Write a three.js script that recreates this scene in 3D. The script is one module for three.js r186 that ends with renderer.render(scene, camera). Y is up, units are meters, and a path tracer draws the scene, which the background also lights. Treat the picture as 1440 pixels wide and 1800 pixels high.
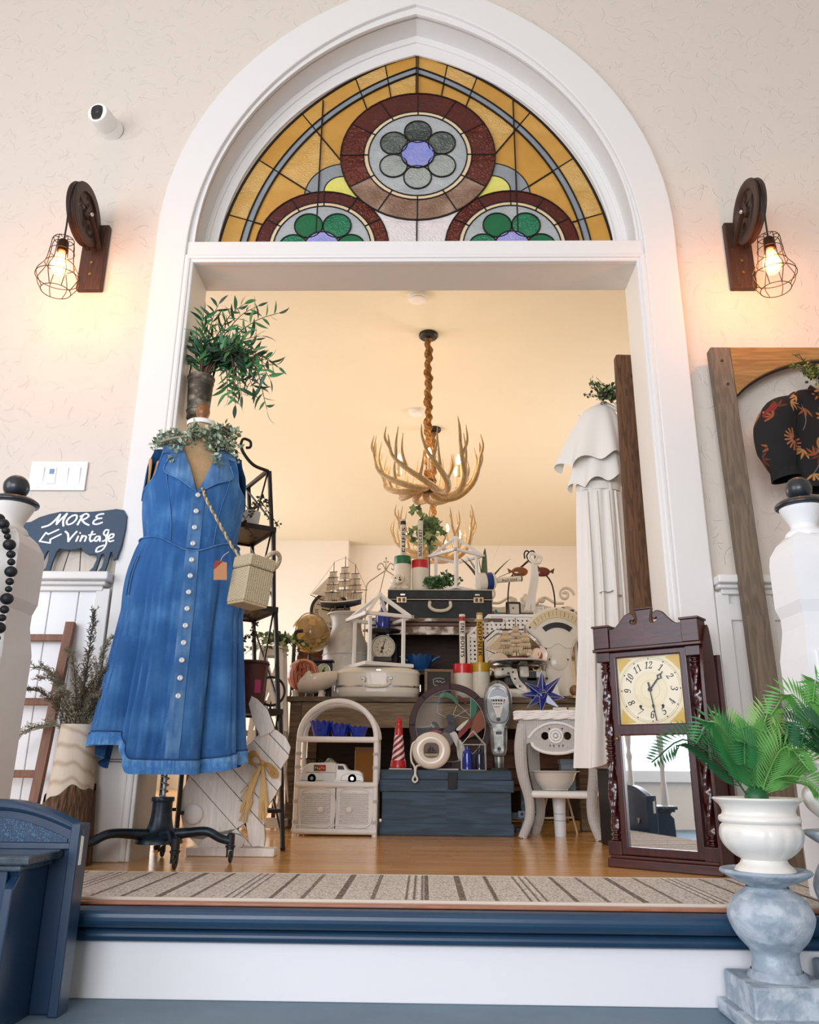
import * as THREE from 'three';
import { mergeGeometries } from 'three/addons/utils/BufferGeometryUtils.js';
import { RoundedBoxGeometry } from 'three/addons/geometries/RoundedBoxGeometry.js';
import { RectAreaLightUniformsLib } from 'three/addons/lights/RectAreaLightUniformsLib.js';

// ---------- camera, daylight, exposure ----------
const scene = new THREE.Scene();
const camera = new THREE.PerspectiveCamera(65.46, 1440 / 1800, 0.05, 60);
camera.position.set(0.0492, 0.298, 2.7989);
camera.rotation.order = 'YXZ';
camera.rotation.set(0.3114, 0.0208, 0.0096);
scene.add(camera);
const renderer = new THREE.WebGLRenderer({ antialias: true });
renderer.toneMapping = THREE.LinearToneMapping;
renderer.toneMappingExposure = 1.0;
renderer.shadowMap.enabled = true;
RectAreaLightUniformsLib.init();
scene.background = new THREE.Color(0.75, 0.85, 1.0);
function windowOrFillLight(w, h, color, power, pos, look) {
  const l = new THREE.RectAreaLight(color, power, w, h);
  l.position.set(...pos); l.lookAt(...look); scene.add(l); return l;
}
windowOrFillLight(3.6, 2.4, 0xf8f8ff, 7.4, [-1.5, 1.3, 6.45], [-1.5, 1.3, 0]);       // shop-front window behind the camera
windowOrFillLight(2.6, 2.6, 0xe6f0ff, 5.2, [-3.45, 1.6, 3.4], [0, 1.7, 3.4]);        // side window of the front hall
windowOrFillLight(2.6, 2.0, 0xeef3ff, 4.6, [-3.45, 1.5, -3.0], [0, 1.5, -3.0]);  // fill light added to brighten the shop room, no window known here
windowOrFillLight(2.6, 2.0, 0xeef3ff, 4.6, [-3.45, 1.5, -6.8], [0, 1.5, -6.8]);  // another added fill, evens out the far end of the shop room
windowOrFillLight(2.6, 2.0, 0xeef3ff, 4.6, [3.45, 1.5, -4.6], [0, 1.5, -4.6]);       // added fill from the right side of the shop room
const lamp = (par, color, power, x, y, z, r = 1) => {
  const l = new THREE.PointLight(color, power, 0, 2); l.position.set(x, y, z);
  l.castShadow = true; l.shadow.radius = r; par.add(l); return l;
};

// ---------- helpers ----------
let seed = 7; // every random choice below is seeded
const rnd = () => { seed = (seed * 1664525 + 1013904223) >>> 0; return seed / 4294967296; };
const rr = (a, b) => a + (b - a) * rnd();
const PI = Math.PI, V = (x, y, z) => new THREE.Vector3(x, y, z);
const sstep = (a, b, x) => { const t = Math.min(1, Math.max(0, (x - a) / (b - a))); return t * t * (3 - 2 * t); };
const lerp = (a, b, t) => a + (b - a) * t;
const hsh = (x, y) => { let n = (Math.imul(x, 374761393) + Math.imul(y, 668265263)) | 0; n = Math.imul(n ^ (n >>> 13), 1274126177); return ((n ^ (n >>> 16)) >>> 0) / 4294967296; };
const vnoise = (x, y, p) => {            // tileable value noise, period p cells
  const xi = Math.floor(x), yi = Math.floor(y), u = x - xi, v = y - yi, a = u * u * (3 - 2 * u), b = v * v * (3 - 2 * v), m = (k) => ((k % p) + p) % p;
  return lerp(lerp(hsh(m(xi), m(yi)), hsh(m(xi + 1), m(yi)), a), lerp(hsh(m(xi), m(yi + 1)), hsh(m(xi + 1), m(yi + 1)), a), b);
};
const fbm = (u, v, p, o = 4) => { let s = 0, a = 0.5, t = 0; for (let k = 0; k < o; k++) { s += a * vnoise(u * p + k * 17, v * p + k * 31, p); t += a; a *= 0.5; p *= 2; } return s / t; };
const fbm2 = (u, v, px, py, o = 4) => { let s = 0, a = 0.5, t = 0; for (let k = 0; k < o; k++) { s += a * (vnoise(u * px, v * py, 4096)); t += a; a *= 0.5; px *= 2; py *= 2; } return s / t; };
function dtex(n, size, fn, srgb = true) {      // a computed texture, n x n, one tile is size metres
  const d = new Uint8Array(n * n * 4);
  for (let j = 0; j < n; j++) for (let i = 0; i < n; i++) {
    const c = fn(i / n, j / n), o = (j * n + i) * 4;
    const a = Array.isArray(c) ? c : [c, c, c];
    for (let k = 0; k < 3; k++) d[o + k] = Math.max(0, Math.min(255, a[k] * 255));
    d[o + 3] = 255;
  }
  const t = new THREE.DataTexture(d, n, n); t.magFilter = THREE.LinearFilter; t.wrapS = t.wrapT = THREE.RepeatWrapping;
  if (srgb) t.colorSpace = THREE.SRGBColorSpace;
  t.repeat.set(1 / size, 1 / size); t.needsUpdate = true; return t;
}
function ctex(w, h, draw, srgb = true) {
  const c = document.createElement('canvas'); c.width = w; c.height = h; const g = c.getContext('2d'); draw(g, w, h);
  const t = new THREE.CanvasTexture(c); t.wrapS = t.wrapT = THREE.RepeatWrapping; if (srgb) t.colorSpace = THREE.SRGBColorSpace; return t;
}
const hex = (h) => [(h >> 16) / 255, ((h >> 8) & 255) / 255, (h & 255) / 255];
const mix3 = (a, b, t) => [0, 1, 2].map((k) => lerp(a[k], b[k], t));
function std(color, rough = 0.6, o = {}) { return new THREE.MeshStandardMaterial({ color, roughness: rough, ...o }); }
function phys(color, rough = 0.5, o = {}) { return new THREE.MeshPhysicalMaterial({ color, roughness: rough, ...o }); }
function tiled(m, grain) { m.userData.uvm = grain || 'y'; return m; }
function woodTex(c1, c2, n = 256, size = 0.6, stretch = 9) {
  const A = hex(c1), B = hex(c2);
  return dtex(n, size, (u, v) => { const w = vnoise(u * 24, v * 3, 24) * 0.5 + vnoise(u * 48 + 5, v * 4, 48) * 0.3 + vnoise(u * 96, v * 6, 96) * 0.2; const k = 0.5 + 0.5 * Math.sin((w * 3 + u * 6 + 0.25 * vnoise(u * 6, v * 2, 6)) * 6.283); return mix3(A, B, Math.min(1, 0.62 * w + 0.38 * k)); });
}
function wood(c1, c2, rough, grain = 'y', o = {}) { return tiled(std(0xffffff, rough, { map: woodTex(c1, c2, 256, o.size || 0.5), ...(o.mat || {}) }), grain); }
function worn(c1, c2, rough, size = 0.4, p = 6, o = {}) {      // blotchy paint or metal
  const A = hex(c1), B = hex(c2);
  return tiled(std(0xffffff, rough, { map: dtex(256, size, (u, v) => { const f = fbm(u, v, p, 5); return mix3(A, B, sstep(0.35, 0.68, f)); }), ...o }));
}
// uv in metres by the face's main axis
function uvm(g, grain) {
  const p = g.attributes.position, n = g.attributes.normal, uv = new Float32Array(p.count * 2);
  for (let i = 0; i < p.count; i += 3) {
    let nx = 0, ny = 0, nz = 0;
    for (let k = 0; k < 3; k++) { nx += n.getX(i + k); ny += n.getY(i + k); nz += n.getZ(i + k); }
    nx = Math.abs(nx); ny = Math.abs(ny); nz = Math.abs(nz);
    for (let k = 0; k < 3; k++) {
      const x = p.getX(i + k), y = p.getY(i + k), z = p.getZ(i + k); let a, b;
      if (nx >= ny && nx >= nz) { a = z; b = y; if (grain === 'z') { a = y; b = z; } else if (grain === 'x') { a = y; b = z; } }
      else if (ny >= nz) { a = x; b = z; if (grain === 'x') { a = z; b = x; } }
      else { a = x; b = y; if (grain === 'x') { a = y; b = x; } }
      uv[(i + k) * 2] = a; uv[(i + k) * 2 + 1] = b;
    }
  }
  g.setAttribute('uv', new THREE.BufferAttribute(uv, 2));
}
function clean(g) {
  const h = g.index ? g.toNonIndexed() : g;
  for (const k of Object.keys(h.attributes)) if (!['position', 'normal', 'uv'].includes(k)) h.deleteAttribute(k);
  if (!h.attributes.normal) h.computeVertexNormals();
  if (!h.attributes.uv) h.setAttribute('uv', new THREE.BufferAttribute(new Float32Array(h.attributes.position.count * 2), 2));
  h.clearGroups(); return h;
}
const merge = (list) => { const l = list.flat(9).map(clean); return l.length === 1 ? l[0] : mergeGeometries(l, false); };
const used = {};
function numbered(n) { const k = used[n] = (used[n] || 0) + 1; return k === 1 ? n : n + '_' + String(k - 1).padStart(3, '0'); }
function P(par, name, geos, m, label) {                 // one named mesh: a part of par
  const g = merge(Array.isArray(geos) ? geos : [geos]);
  if (m.userData.uvm) uvm(g, m.userData.uvm);
  const o = new THREE.Mesh(g, m); o.name = par === scene ? numbered(name) : name; o.castShadow = o.receiveShadow = true;
  if (label) o.userData.label = label;
  par.add(o); return o;
}
const tag = (o, label, category, group) => { o.userData.label = label; o.userData.category = category; if (group) o.userData.group = group; return o; };
function T(name, label, category, pos = [0, 0, 0], ry = 0, group) {       // a thing: a group at its base
  const o = new THREE.Group(); o.name = numbered(name); o.position.set(...pos); o.rotation.y = ry; scene.add(o); return tag(o, label, category, group);
}
function dup(src, pos, ry, label) {
  const o = src.clone(); o.name = numbered(src.name.replace(/_\d{3}$/, '')); o.userData = { ...src.userData }; if (label) o.userData.label = label;
  if (pos) o.position.set(...pos); if (ry !== undefined) o.rotation.y = ry; scene.add(o); return o;
}
function S(name, geos, m, par = scene) { const o = P(par, name, geos, m); if (par === scene) { o.name = name; o.userData.kind = 'structure'; } return o; }
const mv = (g, x = 0, y = 0, z = 0, rx = 0, ry = 0, rz = 0) => g.applyMatrix4(new THREE.Matrix4().compose(V(x, y, z), new THREE.Quaternion().setFromEuler(new THREE.Euler(rx, ry, rz)), V(1, 1, 1)));
const bx = (w, h, d, x = 0, y = 0, z = 0, rx = 0, ry = 0, rz = 0, b = 0) => mv(b ? new RoundedBoxGeometry(w, h, d, 1, Math.min(b, w / 2.1, h / 2.1, d / 2.1)) : new THREE.BoxGeometry(w, h, d), x, y, z, rx, ry, rz);
const cy = (r1, r2, h, x = 0, y = 0, z = 0, s = 20, rx = 0, ry = 0, rz = 0) => mv(new THREE.CylinderGeometry(r1, r2, h, s), x, y, z, rx, ry, rz);
const sp = (r, x = 0, y = 0, z = 0, sx = 1, sy = 1, sz = 1, a = 20, b = 14) => mv(new THREE.SphereGeometry(r, a, b).scale(sx, sy, sz), x, y, z);
const tor = (R, r, x = 0, y = 0, z = 0, rx = 0, ry = 0, rz = 0, a = 8, b = 32, arc = PI * 2) => mv(new THREE.TorusGeometry(R, r, a, b, arc), x, y, z, rx, ry, rz);
const v2 = (a) => a.map(([x, y]) => new THREE.Vector2(x, y));
const la = (pts, s = 28, x = 0, y = 0, z = 0) => mv(new THREE.LatheGeometry(v2(pts), s), x, y, z);
const las = (pts, n = 40, s = 28, x = 0, y = 0, z = 0) => mv(new THREE.LatheGeometry(new THREE.SplineCurve(v2(pts)).getPoints(n).map((p) => new THREE.Vector2(Math.max(0, p.x), p.y)), s), x, y, z);
function between(g, a, b) { const A = V(...a), B = V(...b), d = B.clone().sub(A); return g.applyQuaternion(new THREE.Quaternion().setFromUnitVectors(V(0, 1, 0), d.clone().normalize())).translate(...A.add(B).multiplyScalar(0.5).toArray()); }
const len = (a, b) => V(...a).distanceTo(V(...b));
const rod = (a, b, r, r2 = r, s = 8) => between(new THREE.CylinderGeometry(r2, r, len(a, b), s), a, b);
const bar = (a, b, w, d = w, bev = 0) => between(bev ? new RoundedBoxGeometry(w, len(a, b), d, 1, bev) : new THREE.BoxGeometry(w, len(a, b), d), a, b);
// flat bar between two points lying in a plane of constant z: keeps its width in that plane
const barZ = (x0, y0, x1, y1, z, w, d) => mv(new THREE.BoxGeometry(Math.hypot(x1 - x0, y1 - y0), w, d), (x0 + x1) / 2, (y0 + y1) / 2, z, 0, 0, Math.atan2(y1 - y0, x1 - x0));
const tb = (pts, r = 0.005, n = 0, s = 7, closed = false) => new THREE.TubeGeometry(new THREE.CatmullRomCurve3(pts.map((p) => V(...p)), closed), n || pts.length * 6, r, s, closed);
function limb(pts, radii, n = 24, s = 8) {               // a tube whose radius runs along it
  const c = new THREE.CatmullRomCurve3(pts.map((p) => V(...p))), g = new THREE.TubeGeometry(c, n, 1, s), p = g.attributes.position;
  for (let i = 0; i <= n; i++) {
    const o = c.getPointAt(i / n), f = (i / n) * (radii.length - 1), k = Math.min(radii.length - 2, Math.floor(f)), r = lerp(radii[k], radii[k + 1], f - k);
    for (let j = 0; j <= s; j++) { const q = i * (s + 1) + j, v = V(p.getX(q), p.getY(q), p.getZ(q)).sub(o).multiplyScalar(Math.max(r, 1e-4)).add(o); p.setXYZ(q, v.x, v.y, v.z); }
  }
  return g;
}
const shp = (pts, holes = []) => { const s = new THREE.Shape(v2(pts)); for (const h of holes) s.holes.push(new THREE.Path(v2(h))); return s; };
const ex = (pts, d, bev = 0, holes = [], x = 0, y = 0, z = 0, seg = 12) => mv(new THREE.ExtrudeGeometry(pts instanceof THREE.Shape ? pts : shp(pts, holes), { depth: d - 2 * bev, bevelEnabled: bev > 0, bevelSize: bev, bevelThickness: bev, bevelOffset: -bev, bevelSegments: 2, curveSegments: seg }), x, y, z + bev);
const arcp = (cx, cy_, r, a0, a1, n = 16, ry) => Array.from({ length: n + 1 }, (_, i) => { const a = lerp(a0, a1, i / n); return [cx + r * Math.cos(a), cy_ + (ry || r) * Math.sin(a)]; });
const spl = (pts, n = 40, closed = false) => { const c = new THREE.CatmullRomCurve3(pts.map(([x, y]) => V(x, y, 0)), closed); return c.getPoints(n).map((p) => [p.x, p.y]); };
function grid(nu, nv, fn, closeU = false) {              // a parametric sheet fn(u,v) -> [x,y,z]
  const pos = [], uv = [], idx = [];
  for (let j = 0; j <= nv; j++) for (let i = 0; i <= nu; i++) { pos.push(...fn(i / nu, j / nv)); uv.push(i / nu, j / nv); }
  for (let j = 0; j < nv; j++) for (let i = 0; i < nu; i++) { const a = j * (nu + 1) + i, b = a + 1, c = a + nu + 1, d = c + 1; idx.push(a, b, d, a, d, c); }
  const g = new THREE.BufferGeometry(); g.setAttribute('position', new THREE.Float32BufferAttribute(pos, 3)); g.setAttribute('uv', new THREE.Float32BufferAttribute(uv, 2)); g.setIndex(idx); g.computeVertexNormals();
  if (closeU) { const n = g.attributes.normal; for (let j = 0; j <= nv; j++) { const a = j * (nu + 1), b = a + nu; const v = V(n.getX(a) + n.getX(b), n.getY(a) + n.getY(b), n.getZ(a) + n.getZ(b)).normalize(); n.setXYZ(a, v.x, v.y, v.z); n.setXYZ(b, v.x, v.y, v.z); } }
  return g;
}
const archPts = (hw, y0, apex, n = 22, x0 = 0) => {      // pointed arch from left spring over the apex to right spring
  const h = apex - y0, c = (h * h - hw * hw) / (2 * hw), R = hw + c, a1 = Math.atan2(h, c), l = [];
  for (let i = 0; i <= n; i++) { const a = (i / n) * a1; l.push([x0 + c - R * Math.cos(a), y0 + R * Math.sin(a)]); }
  return l.concat(l.slice(0, -1).reverse().map(([x, y]) => [2 * x0 - x, y]));
};

// ---------- common materials ----------
const plasterBump = ctex(1024, 1024, (g, w) => {
  g.fillStyle = '#808080'; g.fillRect(0, 0, w, w);
  for (let k = 0; k < 620; k++) {
    const x = rnd() * w, y = rnd() * w, a = rnd() * 6.3, r = rr(12, 60), l = rr(0.4, 1.5), s = rnd();
    g.strokeStyle = s > 0.5 ? `rgba(255,255,255,${rr(0.05, 0.3)})` : `rgba(0,0,0,${rr(0.05, 0.25)})`; g.lineWidth = rr(1, 4.5);
    for (const dx of [-w, 0, w]) for (const dy of [-w, 0, w]) if (Math.abs(x + dx - w / 2) < w * 0.6 && Math.abs(y + dy - w / 2) < w * 0.6) { g.beginPath(); g.arc(x + dx, y + dy, r, a, a + l); g.stroke(); }
  }
}, false);
plasterBump.repeat.set(1 / 1.1, 1 / 1.1);
const M = {
  plaster: tiled(std(0xddd3c6, 0.85, { bumpMap: plasterBump, bumpScale: 0.012 })),
  plasterIn: tiled(std(0xece6cd, 0.9, { bumpMap: plasterBump, bumpScale: 0.005 })),
  plasterFar: tiled(std(0xf6f0e6, 0.9)),
  trim: std(0xe8e6e2, 0.42), trimIn: std(0xe9e2d6, 0.5),
  white: std(0xf3f2ee, 0.5), whiteMatte: std(0xeceae6, 0.8),
  black: std(0x17181a, 0.45), iron: std(0x2b2624, 0.5, { metalness: 0.4 }), blackGloss: phys(0x101214, 0.25, { clearcoat: 0.6 }),
  chrome: std(0xcfcfcf, 0.2, { metalness: 1 }), steel: std(0x9a9c9c, 0.38, { metalness: 0.85 }), brass: std(0xb08d4a, 0.35, { metalness: 0.9 }),
  navy: phys(0x12324f, 0.32, { clearcoat: 0.35, clearcoatRoughness: 0.3 }),
  nosing: tiled(phys(0xffffff, 0.36, { clearcoat: 0.3, clearcoatRoughness: 0.35, map: dtex(256, 0.9, (u, v) => mix3(hex(0x1a3a56), hex(0x26506f), fbm(u, v, 5, 5))) })),
  greyFloor: tiled(std(0xffffff, 0.55, { map: dtex(256, 0.8, (u, v) => mix3(hex(0x5d7688), hex(0x7890a0), fbm(u, v, 6, 5))) })),
};

// ---------- the setting ----------
const HW = 0.94, OPEN = 0.907;
const doorHole = [[-HW, -0.1], ...archPts(HW, 2.316, 3.65), [HW, -0.1]];
S('wall_front', ex(shp([[-3.6, -0.3], [3.6, -0.3], [3.6, 4.5], [-3.6, 4.5]], [doorHole]), 0.19, 0, [], 0, 0, -0.19), M.plaster);
S('wall_left', bx(0.15, 4.8, 6.75, -3.675, 2.1, 3.19), M.plaster);
S('wall_right', bx(0.15, 4.8, 6.75, 3.675, 2.1, 3.19), M.plaster);
S('wall_back', [bx(7.5, 0.4, 0.15, 0, -0.1, 6.6), bx(7.5, 2.05, 0.15, 0, 3.525, 6.6), bx(0.45, 2.4, 0.15, -3.525, 1.3, 6.6), bx(3.45, 2.4, 0.15, 2.025, 1.3, 6.6)], M.plaster);
S('floor', bx(7.5, 0.1, 5.95, 0, -0.25, 3.6), M.greyFloor);
S('ceiling', bx(7.5, 0.1, 6.9, 0, 4.55, 3.3), M.plaster);
// shop room beyond the arch
const floorWood = tiled(phys(0xffffff, 0.2, { clearcoat: 0.2, clearcoatRoughness: 0.12, map: dtex(512, 1.2, (u, v) => {
  const row = Math.floor(v * 16), off = hsh(row, 3), pl = Math.floor((u + off) * 2), t = hsh(row, pl + 9), seam = Math.abs(v * 16 - Math.round(v * 16)) < 0.03 ? 0.25 : 0;
  const g = vnoise(u * 8, v * 128, 128) * 0.5 + vnoise(u * 16, v * 256, 256) * 0.5;
  return mix3(mix3(hex(0xce8a42), hex(0xf6c272), t * 0.45 + g * 0.55), [0.2, 0.1, 0.05], seam);
}) }), 'y');
S('floor_shop', bx(7.5, 0.06, 10.05, 0, -0.03, -4.275), floorWood);
S('wall_shop_left', bx(0.15, 3.8, 9.2, -3.6, 1.75, -4.6), M.plasterIn);
S('wall_shop_right', bx(0.15, 3.8, 9.2, 3.6, 1.75, -4.6), M.plasterIn);
S('wall_shop_back', [bx(7.4, 3.8, 0.15, 0, 1.75, -9.05), bx(2.6, 3.8, 0.25, -2.4, 1.75, -8.85)], M.plasterFar);
S('ceiling_shop', bx(7.4, 0.15, 8.9, 0, 3.625, -4.64), M.plasterIn);
for (const [n, x, y, z, w, h, ry] of [[2, -3.5, 1.5, -3, 2.6, 2, PI / 2], [3, 3.5, 1.5, -4.6, 2.6, 2, -PI / 2], [6, -3.5, 1.5, -6.8, 2.6, 2, PI / 2], [4, -3.58, 1.6, 3.4, 2.6, 2.6, PI / 2], [5, -1.5, 1.3, 6.5, 3.6, 2.4, PI]]) {  // the frames in the shop room are added around its fill lights
  const g = new THREE.Group(); g.name = 'window_' + n; g.userData.kind = 'structure'; g.position.set(x, y, z); g.rotation.y = ry; scene.add(g);
  P(g, 'frame', ex(shp([[-w / 2 - 0.1, -h / 2 - 0.1], [w / 2 + 0.1, -h / 2 - 0.1], [w / 2 + 0.1, h / 2 + 0.1], [-w / 2 - 0.1, h / 2 + 0.1]], [[[-w / 2, -h / 2], [w / 2, -h / 2], [w / 2, h / 2], [-w / 2, h / 2]]]), 0.06, 0.004, [], 0, 0, -0.03), M.trim);
  for (const f of [-1 / 6, 1 / 6]) P(g, 'mullion', bx(0.04, h, 0.03, f * w, 0, 0.0), M.trim);
}
// arch casing, beads, transom
const ring = (o, i) => [...o, ...i.slice().reverse()];
const casingO = [[-1.068, 0], [-1.068, 2.3], ...archPts(1.07, 2.4, 3.80), [1.068, 2.3], [1.068, 0]], casingI = [[-HW, 0], ...archPts(HW, 2.316, 3.65), [HW, 0]];
const arch = new THREE.Group(); arch.name = 'trim_1'; arch.userData.kind = 'structure'; scene.add(arch);
P(arch, 'casing', ex(ring(casingO, casingI), 0.026, 0.005), M.trim);
P(arch, 'arch_bead', [ex(ring(archPts(HW + 0.004, 2.36, 3.655), archPts(0.918, 2.36, 3.615)), 0.03, 0.008, [], 0, 0, -0.022), ex(ring(archPts(0.925, 2.36, 3.625), archPts(0.912, 2.36, 3.606)), 0.016, 0.003, [], 0, 0, -0.005)], M.trim);
P(arch, 'arch_reveal', ex(ring(archPts(HW, 2.36, 3.65), archPts(0.917, 2.36, 3.613)), 0.12, 0, [], 0, 0, -0.14), M.trim);
P(arch, 'window_surround', [ex(ring(archPts(0.925, 2.36, 3.62), archPts(0.858, 2.36, 3.505)), 0.05, 0.004, [], 0, 0, -0.17), ex(ring(archPts(0.92, 2.36, 3.614), archPts(0.898, 2.36, 3.576)), 0.014, 0.004, [], 0, 0, -0.124), ex(ring(archPts(0.868, 2.36, 3.515), archPts(0.858, 2.36, 3.5)), 0.012, 0.003, [], 0, 0, -0.124)], M.trim);
P(arch, 'transom_bar', [bx(2 * HW, 0.072, 0.2, 0, 2.333, -0.084, 0, 0, 0, 0.004)], M.trim);
P(arch, 'door_bead', [ex([[-HW - 0.004, 0], [-HW - 0.004, 2.304], [HW + 0.004, 2.304], [HW + 0.004, 0], [0.918, 0], [0.918, 2.283], [-0.918, 2.283], [-0.918, 0]], 0.03, 0.009, [], 0, 0, -0.006),
  ex([[-0.926, 0], [-0.926, 2.291], [0.926, 2.291], [0.926, 0], [OPEN, 0], [OPEN, 2.27], [-OPEN, 2.27], [-OPEN, 0]], 0.03, 0.006, [], 0, 0, -0.014)], M.trim);
P(arch, 'door_lining', [bx(0.033, 2.29, 0.195, -0.9255, 1.145, -0.0995), bx(0.033, 2.29, 0.195, 0.9255, 1.145, -0.0995), bx(1.85, 0.025, 0.195, 0, 2.2845, -0.0995)], M.trimIn);
// platform step
S('trim_2', [bx(7.5, 0.13, 0.03, 0, -0.135, 0.765, 0, 0, 0, 0.003)], std(0xf0f1f3, 0.4));
const nose = [[0.0, 0.0], [0.0, -0.004], ...arcp(0.02, -0.024, 0.022, PI * 0.55, -PI * 0.5, 10).map(([x, y]) => [x + 0.012, y]), [0.016, -0.049], ...arcp(0.012, -0.064, 0.014, PI * 0.45, -PI * 0.5, 8), [0.004, -0.08], [-0.01, -0.083], [-0.05, -0.083], [-0.05, 0]];
S('trim_3', mv(new THREE.ExtrudeGeometry(shp(nose.map(([x, y]) => [-x, y])), { depth: 7.4, bevelEnabled: false }), -3.7, -0.004, 0.778, 0, PI / 2, 0), M.nosing);
S('trim_4', bx(7.4, 0.008, 0.05, 0, -0.002, 0.775, 0, 0, 0, 0.003), wood(0x9a6148, 0xb98468, 0.35, 'x'));
// wainscot on the left: single boards under a ledge
const board = std(0xf1f2f3, 0.45), wl = new THREE.Group(); wl.name = 'wall_wainscot_left'; wl.userData.kind = 'structure'; scene.add(wl);
for (let k = 0; k < 16; k++) P(wl, 'plank', bx(0.1, 0.9, 0.014, -1.14 - k * 0.102, 0.45, 0.007, 0, 0, 0, 0.003), board);
S('trim_5', [bx(2.3, 0.03, 0.075, -2.22, 0.938, 0.037, 0, 0, 0, 0.006), bx(2.28, 0.016, 0.05, -2.225, 0.916, 0.025, 0, 0, 0, 0.006), bx(2.26, 0.02, 0.032, -2.23, 0.9, 0.016, 0, 0, 0, 0.004)], M.trim);
S('trim_6', [bx(0.05, 0.9, 0.012, -1.1, 0.45, 0.022, 0, 0, 0, 0.003)], M.trim);
// wainscot on the right: rail, stiles and a sunk panel
S('trim_7', [bx(2.3, 0.03, 0.075, 2.22, 0.938, 0.037, 0, 0, 0, 0.006), bx(2.28, 0.016, 0.05, 2.215, 0.916, 0.025, 0, 0, 0, 0.006), bx(2.26, 0.02, 0.032, 2.22, 0.9, 0.016, 0, 0, 0, 0.004)], M.trim);
const wr = new THREE.Group(); wr.name = 'wall_wainscot_right'; wr.userData.kind = 'structure'; scene.add(wr);
P(wr, 'panel', bx(2.3, 0.9, 0.008, 2.22, 0.45, 0.004), M.trim);
for (const x of [1.095, 1.24, 1.9, 2.4]) P(wr, 'stile', bx(x < 1.1 ? 0.05 : 0.06, 0.9, 0.018, x, 0.45, 0.012, 0, 0, 0, 0.004), M.trim);
P(wr, 'rail', bx(2.2, 0.06, 0.018, 2.2, 0.83, 0.0115, 0, 0, 0, 0.004), M.trim);
for (const sd of [-1, 1]) { const b = S(sd < 0 ? 'baseboard_left' : 'baseboard_right', [bx(2.4, 0.1, 0.02, sd * 2.27, 0.05, 0.026, 0, 0, 0, 0.004)], M.trim); }

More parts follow.
